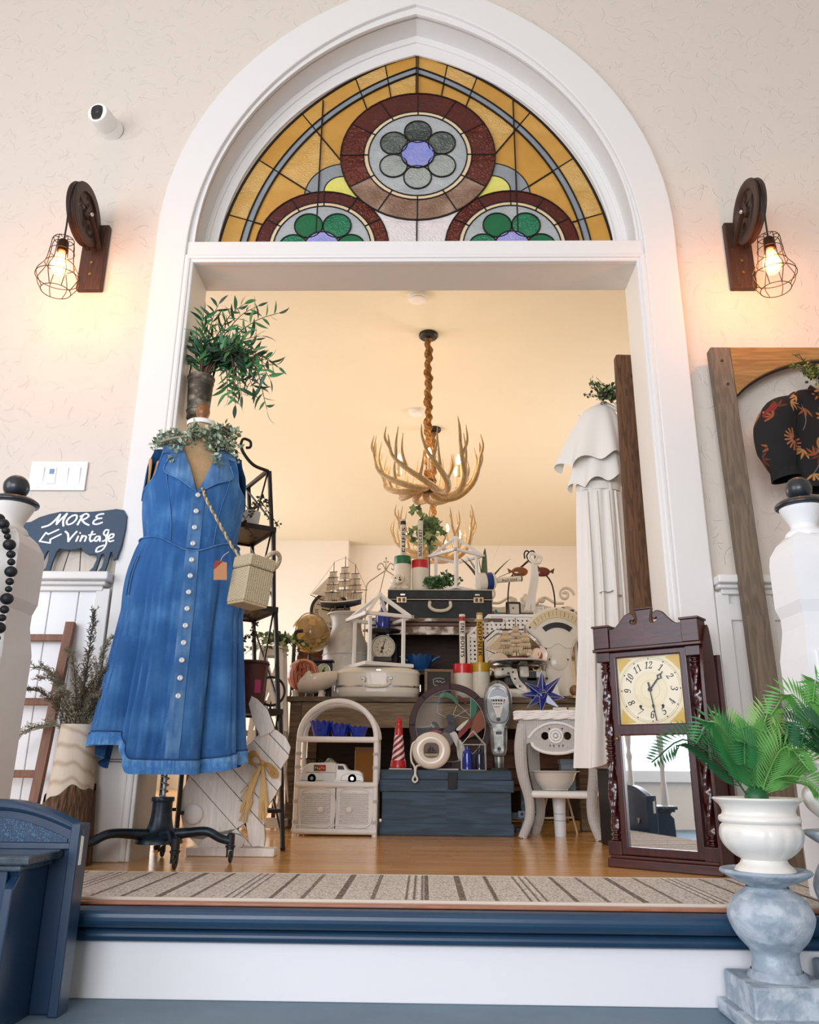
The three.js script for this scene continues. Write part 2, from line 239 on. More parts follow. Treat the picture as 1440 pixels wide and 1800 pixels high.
// ---------- the stained glass window ----------
{
  const w = new THREE.Group(); w.name = 'window_1'; w.userData.kind = 'structure'; scene.add(w);
  const gz = -0.134, leadR = 0.0035;
  const glassBump = dtex(256, 0.16, (u, v) => { const a = fbm(u, v, 6, 3); return 0.5 + 0.5 * Math.sin((a * 2.2 + v * 3) * 12.56); }, false);
  const g = (c1, c2, r, b, t = 0) => tiled(phys(0xffffff, r, { map: dtex(128, 0.3, (u, v) => mix3(hex(c1), hex(c2), fbm(u, v, 4, 4))), bumpMap: glassBump, bumpScale: b, clearcoat: 0.25, clearcoatRoughness: 0.08, specularIntensity: 0.7, transmission: t, thickness: 0 }));
  const amber = [g(0xcf9a42, 0xe0b25e, 0.18, 0.0006, 0.2), g(0xd6a64e, 0xeac27c, 0.18, 0.0018, 0.2), g(0xcb953c, 0xdca850, 0.2, 0.0004, 0.2)];
  const red = [g(0x43100a, 0x581a0e, 0.15, 0.001), g(0x561c12, 0x7a3a2c, 0.15, 0.006), g(0x6d4a36, 0xb39a86, 0.2, 0.002)];
  const cream = g(0xe0c69c, 0xeedbb8, 0.2, 0.0004, 0.1), clear = g(0xb4bcbc, 0xd2d6d6, 0.12, 0.0014, 0.3), grey = g(0x8f969a, 0xa3aaae, 0.2, 0.0008, 0.2);
  const petal = [g(0x4c544e, 0x8b938c, 0.12, 0.006), g(0x343c39, 0x6c746e, 0.12, 0.006), g(0x8d948c, 0xaab0a8, 0.12, 0.002)], blue = g(0x6d80c4, 0xb4a8dc, 0.15, 0.0016), green = [g(0x0a5a36, 0x0f6a40, 0.1, 0.0006), g(0x0c5c3a, 0x2f8a62, 0.1, 0.0024)], yellow = g(0xd0c95c, 0xe0da7a, 0.2, 0.0006), pale = g(0xd8ccc8, 0xe6dfdc, 0.15, 0.0016);
  const pane = (pts, z, m, holes) => P(w, 'pane', ex(pts, 0.005, 0.0012, holes || [], 0, 0, z), m);
  const lead = []; const ln = (x0, y0, x1, y1, z = 0.008, r = leadR) => lead.push(barZ(x0, y0, x1, y1, gz + z, r * 1.5, 0.008));
  const cut = 2.36;
  // outer bands: walk the arch, band edges are arches that shrink inwards
  const A0 = archPts(0.862, cut - 0.06, 3.515, 40), A1 = archPts(0.772, cut - 0.06, 3.435, 40), A2 = archPts(0.742, cut - 0.06, 3.4, 40), A3 = archPts(0.30, cut - 0.06, 2.9, 40);
  const N = A0.length - 1, cuts = [0, 8, 16, 24, 32, 36, 40, 44, 48, 56, 64, 72, N];
  const poly = (O, I, a, b) => [...O.slice(a, b + 1), ...I.slice(a, b + 1).reverse()];
  let q = 0;
  for (let k = 0; k + 1 < cuts.length; k++) {
    const a = cuts[k], b = cuts[k + 1];
    pane(poly(A0, A1, a, b), gz, amber[q++ % 3]); pane(poly(A1, A2, a, b), gz, grey); pane(poly(A2, A3, a, b), gz - 0.004, amber[(q + 1) % 3]);
  }
  for (const c of cuts.slice(1, -1)) { ln(...A0[c], ...A3[c], 0.003); }
  for (const [C, r] of [[A0, 0.006], [A1, leadR], [A2, leadR]]) for (let k = 0; k < N; k++) ln(...C[k], ...C[k + 1], 0.007, r);
  const circ = (cx, cy_, r, n = 40) => arcp(cx, cy_, r, 0, 2 * PI, n).slice(0, -1);
  const ringLead = (cx, cy_, r, z = 0.014, n = 48) => { const c = arcp(cx, cy_, r, 0, 2 * PI, n); for (let k = 0; k < n; k++) if (c[k][1] > 2.355 || c[k + 1][1] > 2.355) ln(...c[k], ...c[k + 1], z); };
  // grey and yellow lenses, then the pale field between the roundels
  for (const s of [-1, 1]) { const x = 0.008 + s * 0.325; pane(circ(x, 2.71, 0.175), gz + 0.001, grey); ringLead(x, 2.71, 0.175, 0.003); pane(circ(x + s * 0.01, 2.735, 0.078), gz + 0.004, yellow); ringLead(x + s * 0.01, 2.735, 0.078, 0.006); }
  for (const s of [-1, 1]) pane([[0.008, 2.34], [0.008, 2.62], [0.008 + s * 0.2, 2.66], [0.008 + s * 0.24, 2.34]].map((p) => p), gz + 0.005, pale);
  const roundel = (cx, cy_, R, rIn, rCl, rf, n, big) => {
    const z = gz + (big ? 0.01 : 0.007), clip = (l) => l.filter((p) => p[1] > 2.335);
    for (let k = 0; k < n; k++) {
      const a0 = k / n * 2 * PI + PI / 2, a1 = a0 + 2 * PI / n, s = clip([...arcp(cx, cy_, R, a0, a1, 8), ...arcp(cx, cy_, rIn, a1, a0, 8)]), c = clip([...arcp(cx, cy_, rIn, a0, a1, 8), ...arcp(cx, cy_, rCl, a1, a0, 8)]);
      const up = Math.sin((a0 + a1) / 2), m = big ? (up > 0.3 ? red[0] : up > -0.4 ? red[1] : red[2]) : (Math.cos((a0 + a1) / 2) * (cx < 0 ? 1 : -1) > 0.4 ? red[1] : red[0]);
      if (s.length > 5) pane(s, z, m); if (c.length > 5) pane(c, z, cream);
      if (cy_ + Math.sin(a0) * rIn > 2.36) ln(cx + Math.cos(a0) * R, cy_ + Math.sin(a0) * R, cx + Math.cos(a0) * rCl, cy_ + Math.sin(a0) * rCl, z - gz + 0.004);
    }
    const pets = []; for (let k = 0; k < 6; k++) { const a = PI / 2 + (big ? 0 : PI / 6) + k * PI / 3; pets.push([cx + rf * 1.66 * Math.cos(a), cy_ + rf * 1.66 * Math.sin(a)]); }
    const disc = clip(circ(cx, cy_, rCl)); pane(disc, z, clear);
    pets.forEach(([x, y], i) => { const c = clip(circ(x, y, rf * 0.82, 28)); if (c.length > 8) { pane(c, z + 0.003, big ? petal[[1, 0, 2, 2, 2, 0][i]] : green[i % 2]); ringLead(x, y, rf * 0.82, z - gz + 0.007, 28); } });
    const c = clip(circ(cx, cy_, rf)); if (c.length > 6) { pane(c, z + 0.006, blue); ringLead(cx, cy_, rf, z - gz + 0.01, 28); }
    for (const r of [R, rIn, rCl]) ringLead(cx, cy_, r, z - gz + 0.004);
  };
  roundel(0.010, 2.925, 0.348, 0.243, 0.222, 0.075, 12, true);
  roundel(-0.402, 2.44, 0.289, 0.232, 0.212, 0.075, 12, false);
  roundel(0.42, 2.44, 0.289, 0.232, 0.212, 0.075, 12, false);
  for (const x of [-0.43, 0.447]) { ln(x, 2.68, x, 3.24, 0.012); ln(x, 2.36, x, 2.68, 0.012); }
  ln(0.008, 3.27, 0.008, 3.515, 0.012); ln(0.008, 2.36, 0.008, 2.58, 0.014);
  P(w, 'lead_lines', lead, std(0x241c18, 0.5, { metalness: 0.5 })).userData.kind = 'stuff';
}

// ---------- on the front wall ----------
const cloneMat = (m, o) => Object.assign(m.clone(), o);
const darkWood = wood(0x2a1a12, 0x4f3322, 0.55, 'y', { size: 0.25 });
{ // security camera
  const t = T('security_camera', 'small white round security camera with black lens window high on the left wall', 'camera', [-1.333, 2.955, 0.0], 0);
  t.rotation.set(0.12, -0.14, 0);
  P(t, 'base', [cy(0.05, 0.052, 0.014, 0, 0, 0.009, 32, PI / 2), cy(0.047, 0.05, 0.03, 0, 0, 0.03, 32, PI / 2)], M.white);
  P(t, 'body', mv(las([[0.046, 0], [0.047, 0.03], [0.045, 0.07], [0.037, 0.08], [0, 0.0795]], 24, 32), 0, 0, 0.046, PI / 2), M.white);
  P(t, 'lens_window', [ex(spl([[-0.022, 0.024], [0, 0.032], [0.022, 0.024], [0.027, 0.004], [0.024, -0.016], [0.014, -0.034], [-0.014, -0.034], [-0.024, -0.016], [-0.027, 0.004]], 40, true), 0.008, 0.002, [], 0, 0, 0.121)], M.blackGloss);
  P(t, 'lens', [tor(0.016, 0.002, 0, 0.005, 0.129), sp(0.012, 0, 0.005, 0.127, 1, 1, 0.4)], std(0x2c3034, 0.15));
}
const bulbGlass = phys(0xfff1d8, 0.05, { transmission: 0.6, thickness: 0, emissive: new THREE.Color(0xffd690), emissiveIntensity: 1.6 });
const glow = (h, i) => std(0x000000, 1, { emissive: new THREE.Color(h), emissiveIntensity: i });
const copperEdge = wood(0x3a1f12, 0x7a4526, 0.5, 'y', { size: 0.3 });
function sconce(side, label) {                         // pulley lamp; s = +1 hangs on the left wall
  const t = T('wall_sconce', label, 'wall lamp', [side * -1.322, 2.29, 0], 0);
  P(t, 'back_board', bx(0.102, 0.31, 0.026, 0, 0, 0.0135, 0, 0, 0, 0.004), darkWood);
  for (const y of [-0.03, -0.085]) P(t, 'screw', cy(0.006, 0.006, 0.004, 0, y, 0.028, 12, PI / 2), M.brass);
  const wy = 0.108, wz = 0.15, hole = (k) => { const a = k * PI * 2 / 5 + 0.3; return spl(arcp(0.062 * Math.cos(a), 0.062 * Math.sin(a), 0.022, 0, 2 * PI, 10).slice(0, -1).map(([x, y]) => { const r = Math.hypot(x, y), th = Math.atan2(y, x); return [r * Math.cos(a + (th - a) * 0.75), r * Math.sin(a + (th - a) * 0.75)]; }), 20, true); };
  P(t, 'pulley_wheel', [mv(ex(shp(arcp(0, 0, 0.108, 0, 2 * PI, 48), [0, 1, 2, 3, 4].map(hole)), 0.016, 0.003), 0, wy, wz, 0, PI / 2).translate(-0.008, 0, 0),
    mv(la([[0.088, -0.018], [0.122, -0.018], [0.125, -0.012], [0.112, -0.004], [0.112, 0.004], [0.125, 0.012], [0.122, 0.018], [0.088, 0.018], [0.088, -0.018]], 48), 0, wy, wz, 0, 0, PI / 2), mv(cy(0.022, 0.022, 0.04), 0, wy, wz, 0, 0, PI / 2)], darkWood);
  P(t, 'hub_bolt', [mv(cy(0.008, 0.008, 0.07, 0, 0, 0, 6), 0, wy, wz, 0, 0, PI / 2), mv(sp(0.009, 0, 0, 0), 0.03, wy, wz), mv(sp(0.009), -0.03, wy, wz)], M.chrome);
  P(t, 'bracket', [-1, 1].map((s) => bar([s * 0.026, wy, wz], [s * 0.026, 0.03, 0.026], 0.018, 0.005)), M.iron);
  const hx = side * 0.004, hz = wz + 0.124;
  P(t, 'cord', tb([[0, wy - 0.03, wz - 0.118], [0, wy + 0.06, wz - 0.1], [0, wy + 0.119, wz], [0, wy + 0.085, wz + 0.085], [0, wy, hz], [hx, -0.03, hz], [hx, -0.11, hz]], 0.0035, 60), M.black);
  P(t, 'socket', la([[0, 0], [0.014, 0], [0.019, -0.008], [0.02, -0.05], [0.017, -0.052], [0, -0.052]], 24, hx, -0.106, hz), std(0x4a2c1e, 0.35, { metalness: 0.8 }));
  const b = P(t, 'bulb', las([[0.012, 0], [0.016, -0.015], [0.03, -0.05], [0.031, -0.075], [0.018, -0.1], [0, -0.106]], 24, 24, hx, -0.155, hz), bulbGlass);
  P(t, 'filament', [0, 1, 2, 3].map((k) => rod([hx + 0.008 * Math.cos(k * 1.57), -0.172, hz + 0.008 * Math.sin(k * 1.57)], [hx + 0.011 * Math.cos(k * 1.57 + 0.5), -0.235, hz + 0.011 * Math.sin(k * 1.57 + 0.5)], 0.0035)), glow(0xffb45a, 40), 'glowing filament');
  const prof = [[0.036, 0.0], [0.044, -0.055], [0.052, -0.11], [0.078, -0.165], [0.052, -0.222]], wires = [];
  for (let k = 0; k < 8; k++) { const a = k * PI / 4, c = Math.cos(a), s = Math.sin(a); wires.push(tb([[0.016 * c, 0.004, 0.016 * s], ...prof.map(([r, y]) => [r * c, y, r * s])].map(([x, y, z]) => [x + hx, y - 0.105, z + hz]), 0.0016, 26, 5)); }
  for (const i of [0, 1, 2, 3, 4]) wires.push(tor(prof[i][0], 0.0016, hx, prof[i][1] - 0.105, hz, PI / 2, 0, 0, 5, 32));
  P(t, 'cage', wires, M.iron);
  lamp(t, 0xff8e3c, 0.34, hx, -0.21, hz, 1.2);
  return t;
}
sconce(1, 'pulley wall lamp with lit caged bulb beneath the round security camera');
sconce(-1, 'pulley wall lamp with lit caged bulb above the leaning wood frame');
{ // light switches
  const t = T('light_switch', 'white plate of four rocker switches above the cow shaped sign', 'switch', [-1.335, 1.335, 0], 0);
  P(t, 'cover_plate', bx(0.216, 0.116, 0.008, 0, 0, 0.006, 0, 0, 0, 0.003), M.white);
  for (let k = 0; k < 4; k++) { const x = -0.069 + k * 0.046; P(t, 'rocker', [bx(0.033, 0.066, 0.005, x, 0, 0.011, k === 1 ? 0 : 0.07, 0, 0, 0.002)], M.white); if (k === 1) P(t, 'display', bx(0.018, 0.02, 0.003, x, 0.016, 0.0135, 0, 0, 0, 0.001), std(0x6d8fb5, 0.2), 'small blue display'); }
  for (let k = 0; k < 8; k++) P(t, 'screw', cy(0.003, 0.003, 0.002, -0.069 + (k >> 1) * 0.046, k % 2 ? 0.046 : -0.046, 0.0105, 8, PI / 2), M.whiteMatte);
}
{ // cow sign, lettering brushed on the board
  const t = T('cow_sign', 'dark blue cow shaped sign lettered MORE Vintage on the white ledge', 'sign', [-1.2, 0.953, 0.035], 0);
  t.rotation.x = -0.06;
  const S5 = 0.000432, f = ([x, y]) => [(x - 640) * S5, (1086 - y) * S5];
  const out = [[60, 700], [110, 650], [185, 640], [250, 598], [330, 570], [430, 546], [560, 550], [700, 545], [800, 535], [900, 520], [965, 530], [1000, 585], [1003, 700], [990, 850], [965, 962], [940, 978], [920, 905], [905, 910], [898, 1000], [882, 1085], [818, 1085], [850, 1040], [863, 960], [855, 925], [832, 930], [820, 1000], [805, 1086], [738, 1085], [780, 1040], [798, 970], [790, 930], [725, 932], [690, 915], [655, 872], [600, 886], [540, 890], [472, 880], [452, 905], [430, 1000], [422, 1075], [408, 1086], [352, 1086], [384, 1045], [392, 980], [388, 900], [375, 900], [345, 1000], [335, 1086], [270, 1086], [300, 1030], [305, 930], [290, 850], [220, 800], [160, 830], [110, 850], [60, 800], [45, 745]].map(f);
  const face = ctex(1024, 736, (g, w, h) => {
    g.fillStyle = '#33485d'; g.fillRect(0, 0, w, h);
    for (let k = 0; k < 300; k++) { g.strokeStyle = `rgba(${rnd() > 0.5 ? '80,105,128' : '30,42,56'},${rr(0.05, 0.18)})`; g.lineWidth = rr(2, 9); g.beginPath(); const x = rnd() * w, y = rnd() * h; g.moveTo(x, y); g.lineTo(x + rr(-90, 90), y + rr(-10, 10)); g.stroke(); }
    g.strokeStyle = '#f2f4f3'; g.lineCap = g.lineJoin = 'round';
    const X = (x) => (x - 0) * 1, Y = (y) => (y - 480) * 1.15 + 20;
    const line = (lw, ...q) => { g.lineWidth = lw * 1.45; g.beginPath(); q.forEach(([x, y], i) => (i ? g.lineTo(X(x), Y(y)) : g.moveTo(X(x), Y(y)))); g.stroke(); };
    const curve = (lw, ...q) => line(lw, ...spl(q, 40));
    curve(13, [292, 690], [350, 668], [395, 620], [425, 574]); curve(13, [425, 574], [412, 630], [410, 662]); curve(12, [410, 662], [445, 610], [482, 566]); curve(13, [482, 566], [462, 630], [470, 676]);
    curve(12, [548, 578], [510, 602], [492, 640], [505, 664], [545, 650], [572, 610], [566, 580], [530, 584]);
    curve(13, [622, 582], [604, 625], [590, 664]); curve(12, [602, 590], [650, 566], [672, 584], [650, 610], [612, 622]); curve(13, [620, 622], [648, 650], [684, 668]);
    curve(12, [795, 566], [760, 572], [738, 592], [755, 608], [785, 606]); curve(12, [755, 610], [725, 630], [722, 654], [755, 660], [795, 645]);
    line(11, [435, 710], [355, 752], [332, 738]); line(11, [332, 738], [292, 815], [384, 830]); line(11, [384, 830], [380, 798], [462, 752]);
    curve(13, [498, 728], [520, 748], [536, 815]); curve(12, [536, 815], [562, 770], [592, 728]);
    line(12, [612, 770], [602, 812]); line(10, [622, 738], [625, 742]);
    line(12, [645, 764], [636, 812]); curve(11, [640, 790], [662, 766], [680, 774], [674, 812]);
    curve(12, [726, 726], [714, 790], [726, 814], [742, 806]); line(10, [700, 758], [752, 750]);
    curve(11, [796, 770], [768, 772], [754, 800], [772, 812], [798, 780], [802, 812]);
    curve(11, [862, 714], [838, 712], [824, 742], [842, 762], [862, 740]); curve(11, [862, 730], [850, 800], [826, 812]); curve(11, [850, 770], [858, 840], [830, 892], [785, 905], [790, 872], [840, 848]);
    curve(11, [872, 790], [906, 776], [910, 750], [884, 752], [872, 790], [884, 814], [916, 806]);
  });
  const g = ex(out, 0.011, 0.0015);
  { const p = g.attributes.position, uv = g.attributes.uv; for (let i = 0; i < p.count; i++) { const zx = p.getX(i) / S5 + 640, zy = 1086 - p.getY(i) / S5; uv.setXY(i, zx / 1024, 1 - ((zy - 480) * 1.15 + 20) / 736); } }
  P(t, 'board', g, std(0xffffff, 0.6, { map: face }));
  P(t, 'easel_wire', [rod([-0.05, 0, 0.004], [-0.025, 0.2, -0.004], 0.0018), rod([0.012, 0, 0.004], [-0.012, 0.2, -0.004], 0.0018)], M.black);
}
{ // little ladder on the left wainscot
  const w = wood(0x6b432c, 0x94644a, 0.55, 'y', { size: 0.3 }), t = T('wooden_ladder', 'brown wooden ladder leaning on white boards behind the log vase', 'ladder', [-1.31, 0, 0.0], 0);
  P(t, 'rail', bar([0.115, 0, 0.145], [0.115, 0.775, 0.035], 0.03, 0.022), w); P(t, 'rail', bar([-0.16, 0, 0.145], [-0.16, 0.775, 0.035], 0.03, 0.022), w);
  for (const y of [0.05, 0.27, 0.5, 0.72]) P(t, 'rung', bx(0.27, 0.024, 0.016, -0.02, y, 0.145 - y * 0.142, 0, 0, 0, 0.003), w);
}
{ // log vase and dry branches
  const t = T('log_vase', 'tall log vase with bark below and pale bare wood above', 'vase', [-1.085, 0, 0.112], 0.4);
  const wob = (u, v) => 1 + 0.04 * Math.sin(u * 6.28 * 2 + 1) + 0.02 * Math.sin(u * 6.28 * 5);
  const edge = (u) => 0.215 + 0.018 * Math.sin(u * 6.28 + 2) + 0.012 * Math.sin(u * 6.28 * 3) + 0.006 * Math.sin(u * 6.28 * 7);
  const rad = (y) => lerp(0.082, 0.054, y / 0.425);
  const cyl = (y0, y1, k) => grid(64, 20, (u, v) => { const a = -u * 2 * PI, y = lerp(typeof y0 === 'function' ? y0(u) : y0, typeof y1 === 'function' ? y1(u) : y1, v), r = rad(y) * wob(u, v) + k; return [r * Math.cos(a), y, r * Math.sin(a)]; }, true);
  P(t, 'bark', [cyl(0, edge, 0.006), mv(cy(0.075, 0.075, 0.006), 0, 0.003, 0)], std(0xffffff, 0.95, { map: dtex(256, 1, (u, v) => { const f = vnoise(u * 64, v * 6, 64) * 0.6 + vnoise(u * 128, v * 16, 128) * 0.4; return mix3(hex(0x3a281c), hex(0x8a6a50), f); }), bumpMap: dtex(256, 1, (u, v) => vnoise(u * 64, v * 6, 64) * 0.6 + vnoise(u * 128, v * 16, 128) * 0.4, false), bumpScale: 0.008 }));
  P(t, 'bare_wood', [cyl((u) => edge(u) - 0.01, 0.425, 0), grid(64, 4, (u, v) => { const a = u * 2 * PI, r = lerp(rad(0.425), rad(0.425) - 0.014, v) * wob(u); return [r * Math.cos(-a), 0.425, r * Math.sin(-a)]; }), grid(64, 4, (u, v) => { const a = u * 2 * PI, r = (rad(0.425) - 0.014) * wob(u); return [r * Math.cos(a), 0.425 - v * 0.09, r * Math.sin(a)]; }), mv(cy(0.04, 0.04, 0.01), 0, 0.32, 0)],
    std(0xffffff, 0.7, { map: dtex(256, 1, (u, v) => { const r = 0.5 + 0.5 * Math.sin((v * 4.2 + 0.5 * Math.cos(u * 6.28 * 1) + 0.2 * fbm(u, v, 4, 3)) * 6.283), n = fbm2(u, v, 60, 8, 3); return mix3(hex(0xe6d9c6), hex(0xc2ac92), Math.pow(1 - r, 5) * 0.8 + n * 0.18); }) }));
  const b = T('dried_branches', 'bunch of dry juniper branches standing in the log vase', 'branches', [-1.085, 0.36, 0.112], 0);
  const need = [0, 1, 2].map((k) => std([0x8d836c, 0x6d624e, 0xa8a48c][k], 0.9));
  const spray = (pts, k) => {
    const c = new THREE.CatmullRomCurve3(pts.map((p) => V(...p))), L = c.getLength(), leaf = [], o = P(b, 'branch', limb(pts, [0.0028, 0.002, 0.001], 12, 5), std(0x4a3c2c, 0.9));
    const n = Math.round(L * 190);
    for (let i = 0; i < n; i++) {
      const s = 0.22 + 0.78 * i / n, q = c.getPointAt(Math.min(1, s)), d = c.getTangentAt(Math.min(1, s)), l = lerp(0.055, 0.02, s) * rr(0.6, 1.15);
      const side = V(rr(-1, 1), rr(-1, 1), rr(-1, 1)).cross(d).normalize(), e = q.clone().add(side.multiplyScalar(l * 0.55)).add(d.clone().multiplyScalar(l));
      leaf.push(rod(q.toArray(), e.toArray(), 0.0009, 0.0006, 3));
      for (let j = 0; j < 7; j++) { const t2 = 0.2 + j * 0.13, a = q.clone().lerp(e, Math.min(1, t2)), f = a.clone().add(V(rr(-1, 1), rr(-0.4, 1), rr(-1, 1)).normalize().multiplyScalar(0.011)); leaf.push(rod(a.toArray(), f.toArray(), 0.0017, 0.0004, 3)); }
    }
    P(o, 'needles', leaf, need[k % 3]);
  };
  const tips = [[-0.15, 0.24, 0], [-0.19, 0.16, 0.02], [-0.18, 0.0, 0.03], [-0.08, 0.3, -0.03], [0.0, 0.42, 0.0], [0.05, 0.34, -0.03], [0.12, 0.33, 0], [0.1, 0.25, 0.05], [0.12, 0.17, 0.04], [-0.11, 0.2, 0.06], [0.02, 0.22, 0.06], [-0.05, 0.15, 0.08], [0.07, 0.14, 0.07]];
  tips.forEach(([x0, y0, z], i) => { const x = x0 * 1.2, y = y0 * 1.05; spray([[x * 0.06, -0.02, z * 0.06], [x * 0.3, 0.06 + y * 0.3, z * 0.4], [x * 0.7, 0.05 + y * 0.75, z * 0.8], [x, y, z]], i); });
}
// ---------- stair newels, rails, beads ----------
const flat = (g) => { const h = g.toNonIndexed(); h.computeVertexNormals(); return h; };
const sq = (prof) => flat(mv(la(prof.map(([r, y]) => [r * Math.SQRT2, y]), 4), 0, 0, 0, 0, PI / 4));
const newelCap = phys(0x20262a, 0.38, { clearcoat: 0.3 });
function newel(label, x, z) {
  const t = T('newel_post', label, 'newel post', [x, 0, z]);
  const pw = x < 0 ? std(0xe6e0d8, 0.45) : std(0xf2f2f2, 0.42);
  const w = 0.8;
  P(t, 'post', [sq([[0.098 * w, 0], [0.098 * w, 0.58]]), sq([[0.1 * w, 0], [0.1 * w, 0.16], [0.098 * w, 0.17]]), sq([[0.098 * w, 0.58], [0.084 * w, 0.655], [0.084 * w, 0.69], [0.094 * w, 0.72], [0.094 * w, 0.84], [0.09 * w, 0.865], [0.072 * w, 0.893], [0.05 * w, 0.91]])], pw);
  for (const [mx, mz] of [[-0.05, 1], [0, 1], [0.05, 1]]) P(t, 'moulding', bx(0.012, 0.46, 0.006, mx, 0.36, 0.079, 0, 0, 0, 0.002), pw);
  P(t, 'neck', las([[0.05, 0.902], [0.05, 0.912], [0.044, 0.92], [0.034, 0.93], [0.038, 0.945], [0.053, 0.975], [0.058, 0.99]], 40), pw);
  P(t, 'cap', [las([[0.056, 0.986], [0.066, 0.99], [0.066, 0.999], [0.05, 1.009], [0.02, 1.013]], 30), sp(0.035, 0, 1.043, 0)], newelCap, 'dark ball and disc cap');
  return t;
}
newel('cream newel post with black ball top draped with a black bead garland', -1.105, 0.7);
newel('white newel post with dark ball top beside the black floral blouse', 1.082, 0.7);
const railM = phys(0x2b2d2e, 0.35, { clearcoat: 0.4 });
function balustrade(label, x0, s) {
  const t = T('balustrade', label, 'banister'), a = [x0, 0.79, 0.81], b = [x0 + s * 0.16, 0.18, 2.75], at = (f) => [lerp(a[0], b[0], f), lerp(a[1], b[1], f), lerp(a[2], b[2], f)];
  P(t, 'handrail', bar(a, b, 0.05, 0.055, 0.012), railM, 'dark handrail'); P(t, 'fillet', bar(at(0).map((v, i) => v - (i === 1 ? 0.045 : 0)), at(1).map((v, i) => v - (i === 1 ? 0.045 : 0)), 0.045, 0.035, 0.004), M.trim);
  if (s < 0) for (let k = 1; k < 9; k++) { const [x, y, z] = at(k / 9), h = y + 0.13; P(t, 'baluster', [las([[0.02, 0], [0.02, h * 0.2], [0.013, h * 0.22], [0.024, h * 0.3], [0.02, h * 0.45], [0.013, h * 0.62], [0.019, h * 0.68], [0.012, h * 0.72], [0.019, h * 0.8], [0.019, h]], 40, 14, x, -0.2, z)], M.trim); }
  return t;
}
balustrade('white turned balusters under a dark rail, reflected in the clock mirror', -1.13, -1);
balustrade('short white handrail running down from the right newel post', 1.1, 1);
{ // wooden bead garland
  const t = T('bead_garland', 'black wooden bead garland with long tassel hanging on the left newel post', 'beads', [-1.105, 0, 0.7]);
  const m = std(0x14171c, 0.55), beads = [];
  const strand = (pts, big) => { const c = new THREE.CatmullRomCurve3(pts.map((p) => V(...p))); let s = 0; const L = c.getLength(); let k = 0; while (s < L) { const r = [0.0165, 0.011, 0.0095, 0.017, 0.012, 0.0105][k++ % 6] * big; s += r; if (s > L) break; const q = c.getPointAt(s / L); P(t, 'bead', sp(r, q.x, q.y, q.z, 1, 0.92, 1, 14, 10), m); s += r; } };
  strand([[0.03, 0.915, 0.1], [0.06, 0.87, 0.115], [0.085, 0.8, 0.12], [0.09, 0.7, 0.12], [0.08, 0.6, 0.12], [0.07, 0.5, 0.125], [0.062, 0.44, 0.125]], 0.95);
  strand([[0.02, 0.93, 0.09], [0.03, 0.88, 0.13], [0.05, 0.82, 0.145], [0.055, 0.72, 0.145], [0.05, 0.62, 0.145]], 0.95);
  strand([[-0.01, 0.93, 0.09], [-0.02, 0.85, 0.13], [-0.01, 0.74, 0.14], [0.0, 0.6, 0.14], [0.02, 0.47, 0.14], [0.05, 0.44, 0.13]], 1);
  strand([[-0.05, 0.92, 0.08], [-0.07, 0.82, 0.12], [-0.07, 0.65, 0.13], [-0.03, 0.5, 0.135]], 1);
  P(t, 'tassel_cap', las([[0.004, 0.44], [0.016, 0.435], [0.02, 0.42], [0.017, 0.4]], 16, 16, 0.066, 0, 0.128), m);
  const th = []; for (let k = 0; k < 150; k++) { const a = rnd() * 6.28, r = Math.sqrt(rnd()); th.push(tb([[0.066 + 0.012 * r * Math.cos(a), 0.405, 0.128 + 0.012 * r * Math.sin(a)], [0.07 + 0.024 * r * Math.cos(a), 0.34, 0.128 + 0.018 * r * Math.sin(a)], [0.078 + 0.045 * r * Math.cos(a) + rr(-0.004, 0.004), 0.262 + rr(-0.012, 0.012), 0.132 + 0.026 * r * Math.sin(a)]], 0.0011, 6, 3)); }
  P(t, 'tassel', th, std(0x11151f, 0.8)).userData.kind = 'stuff';
}
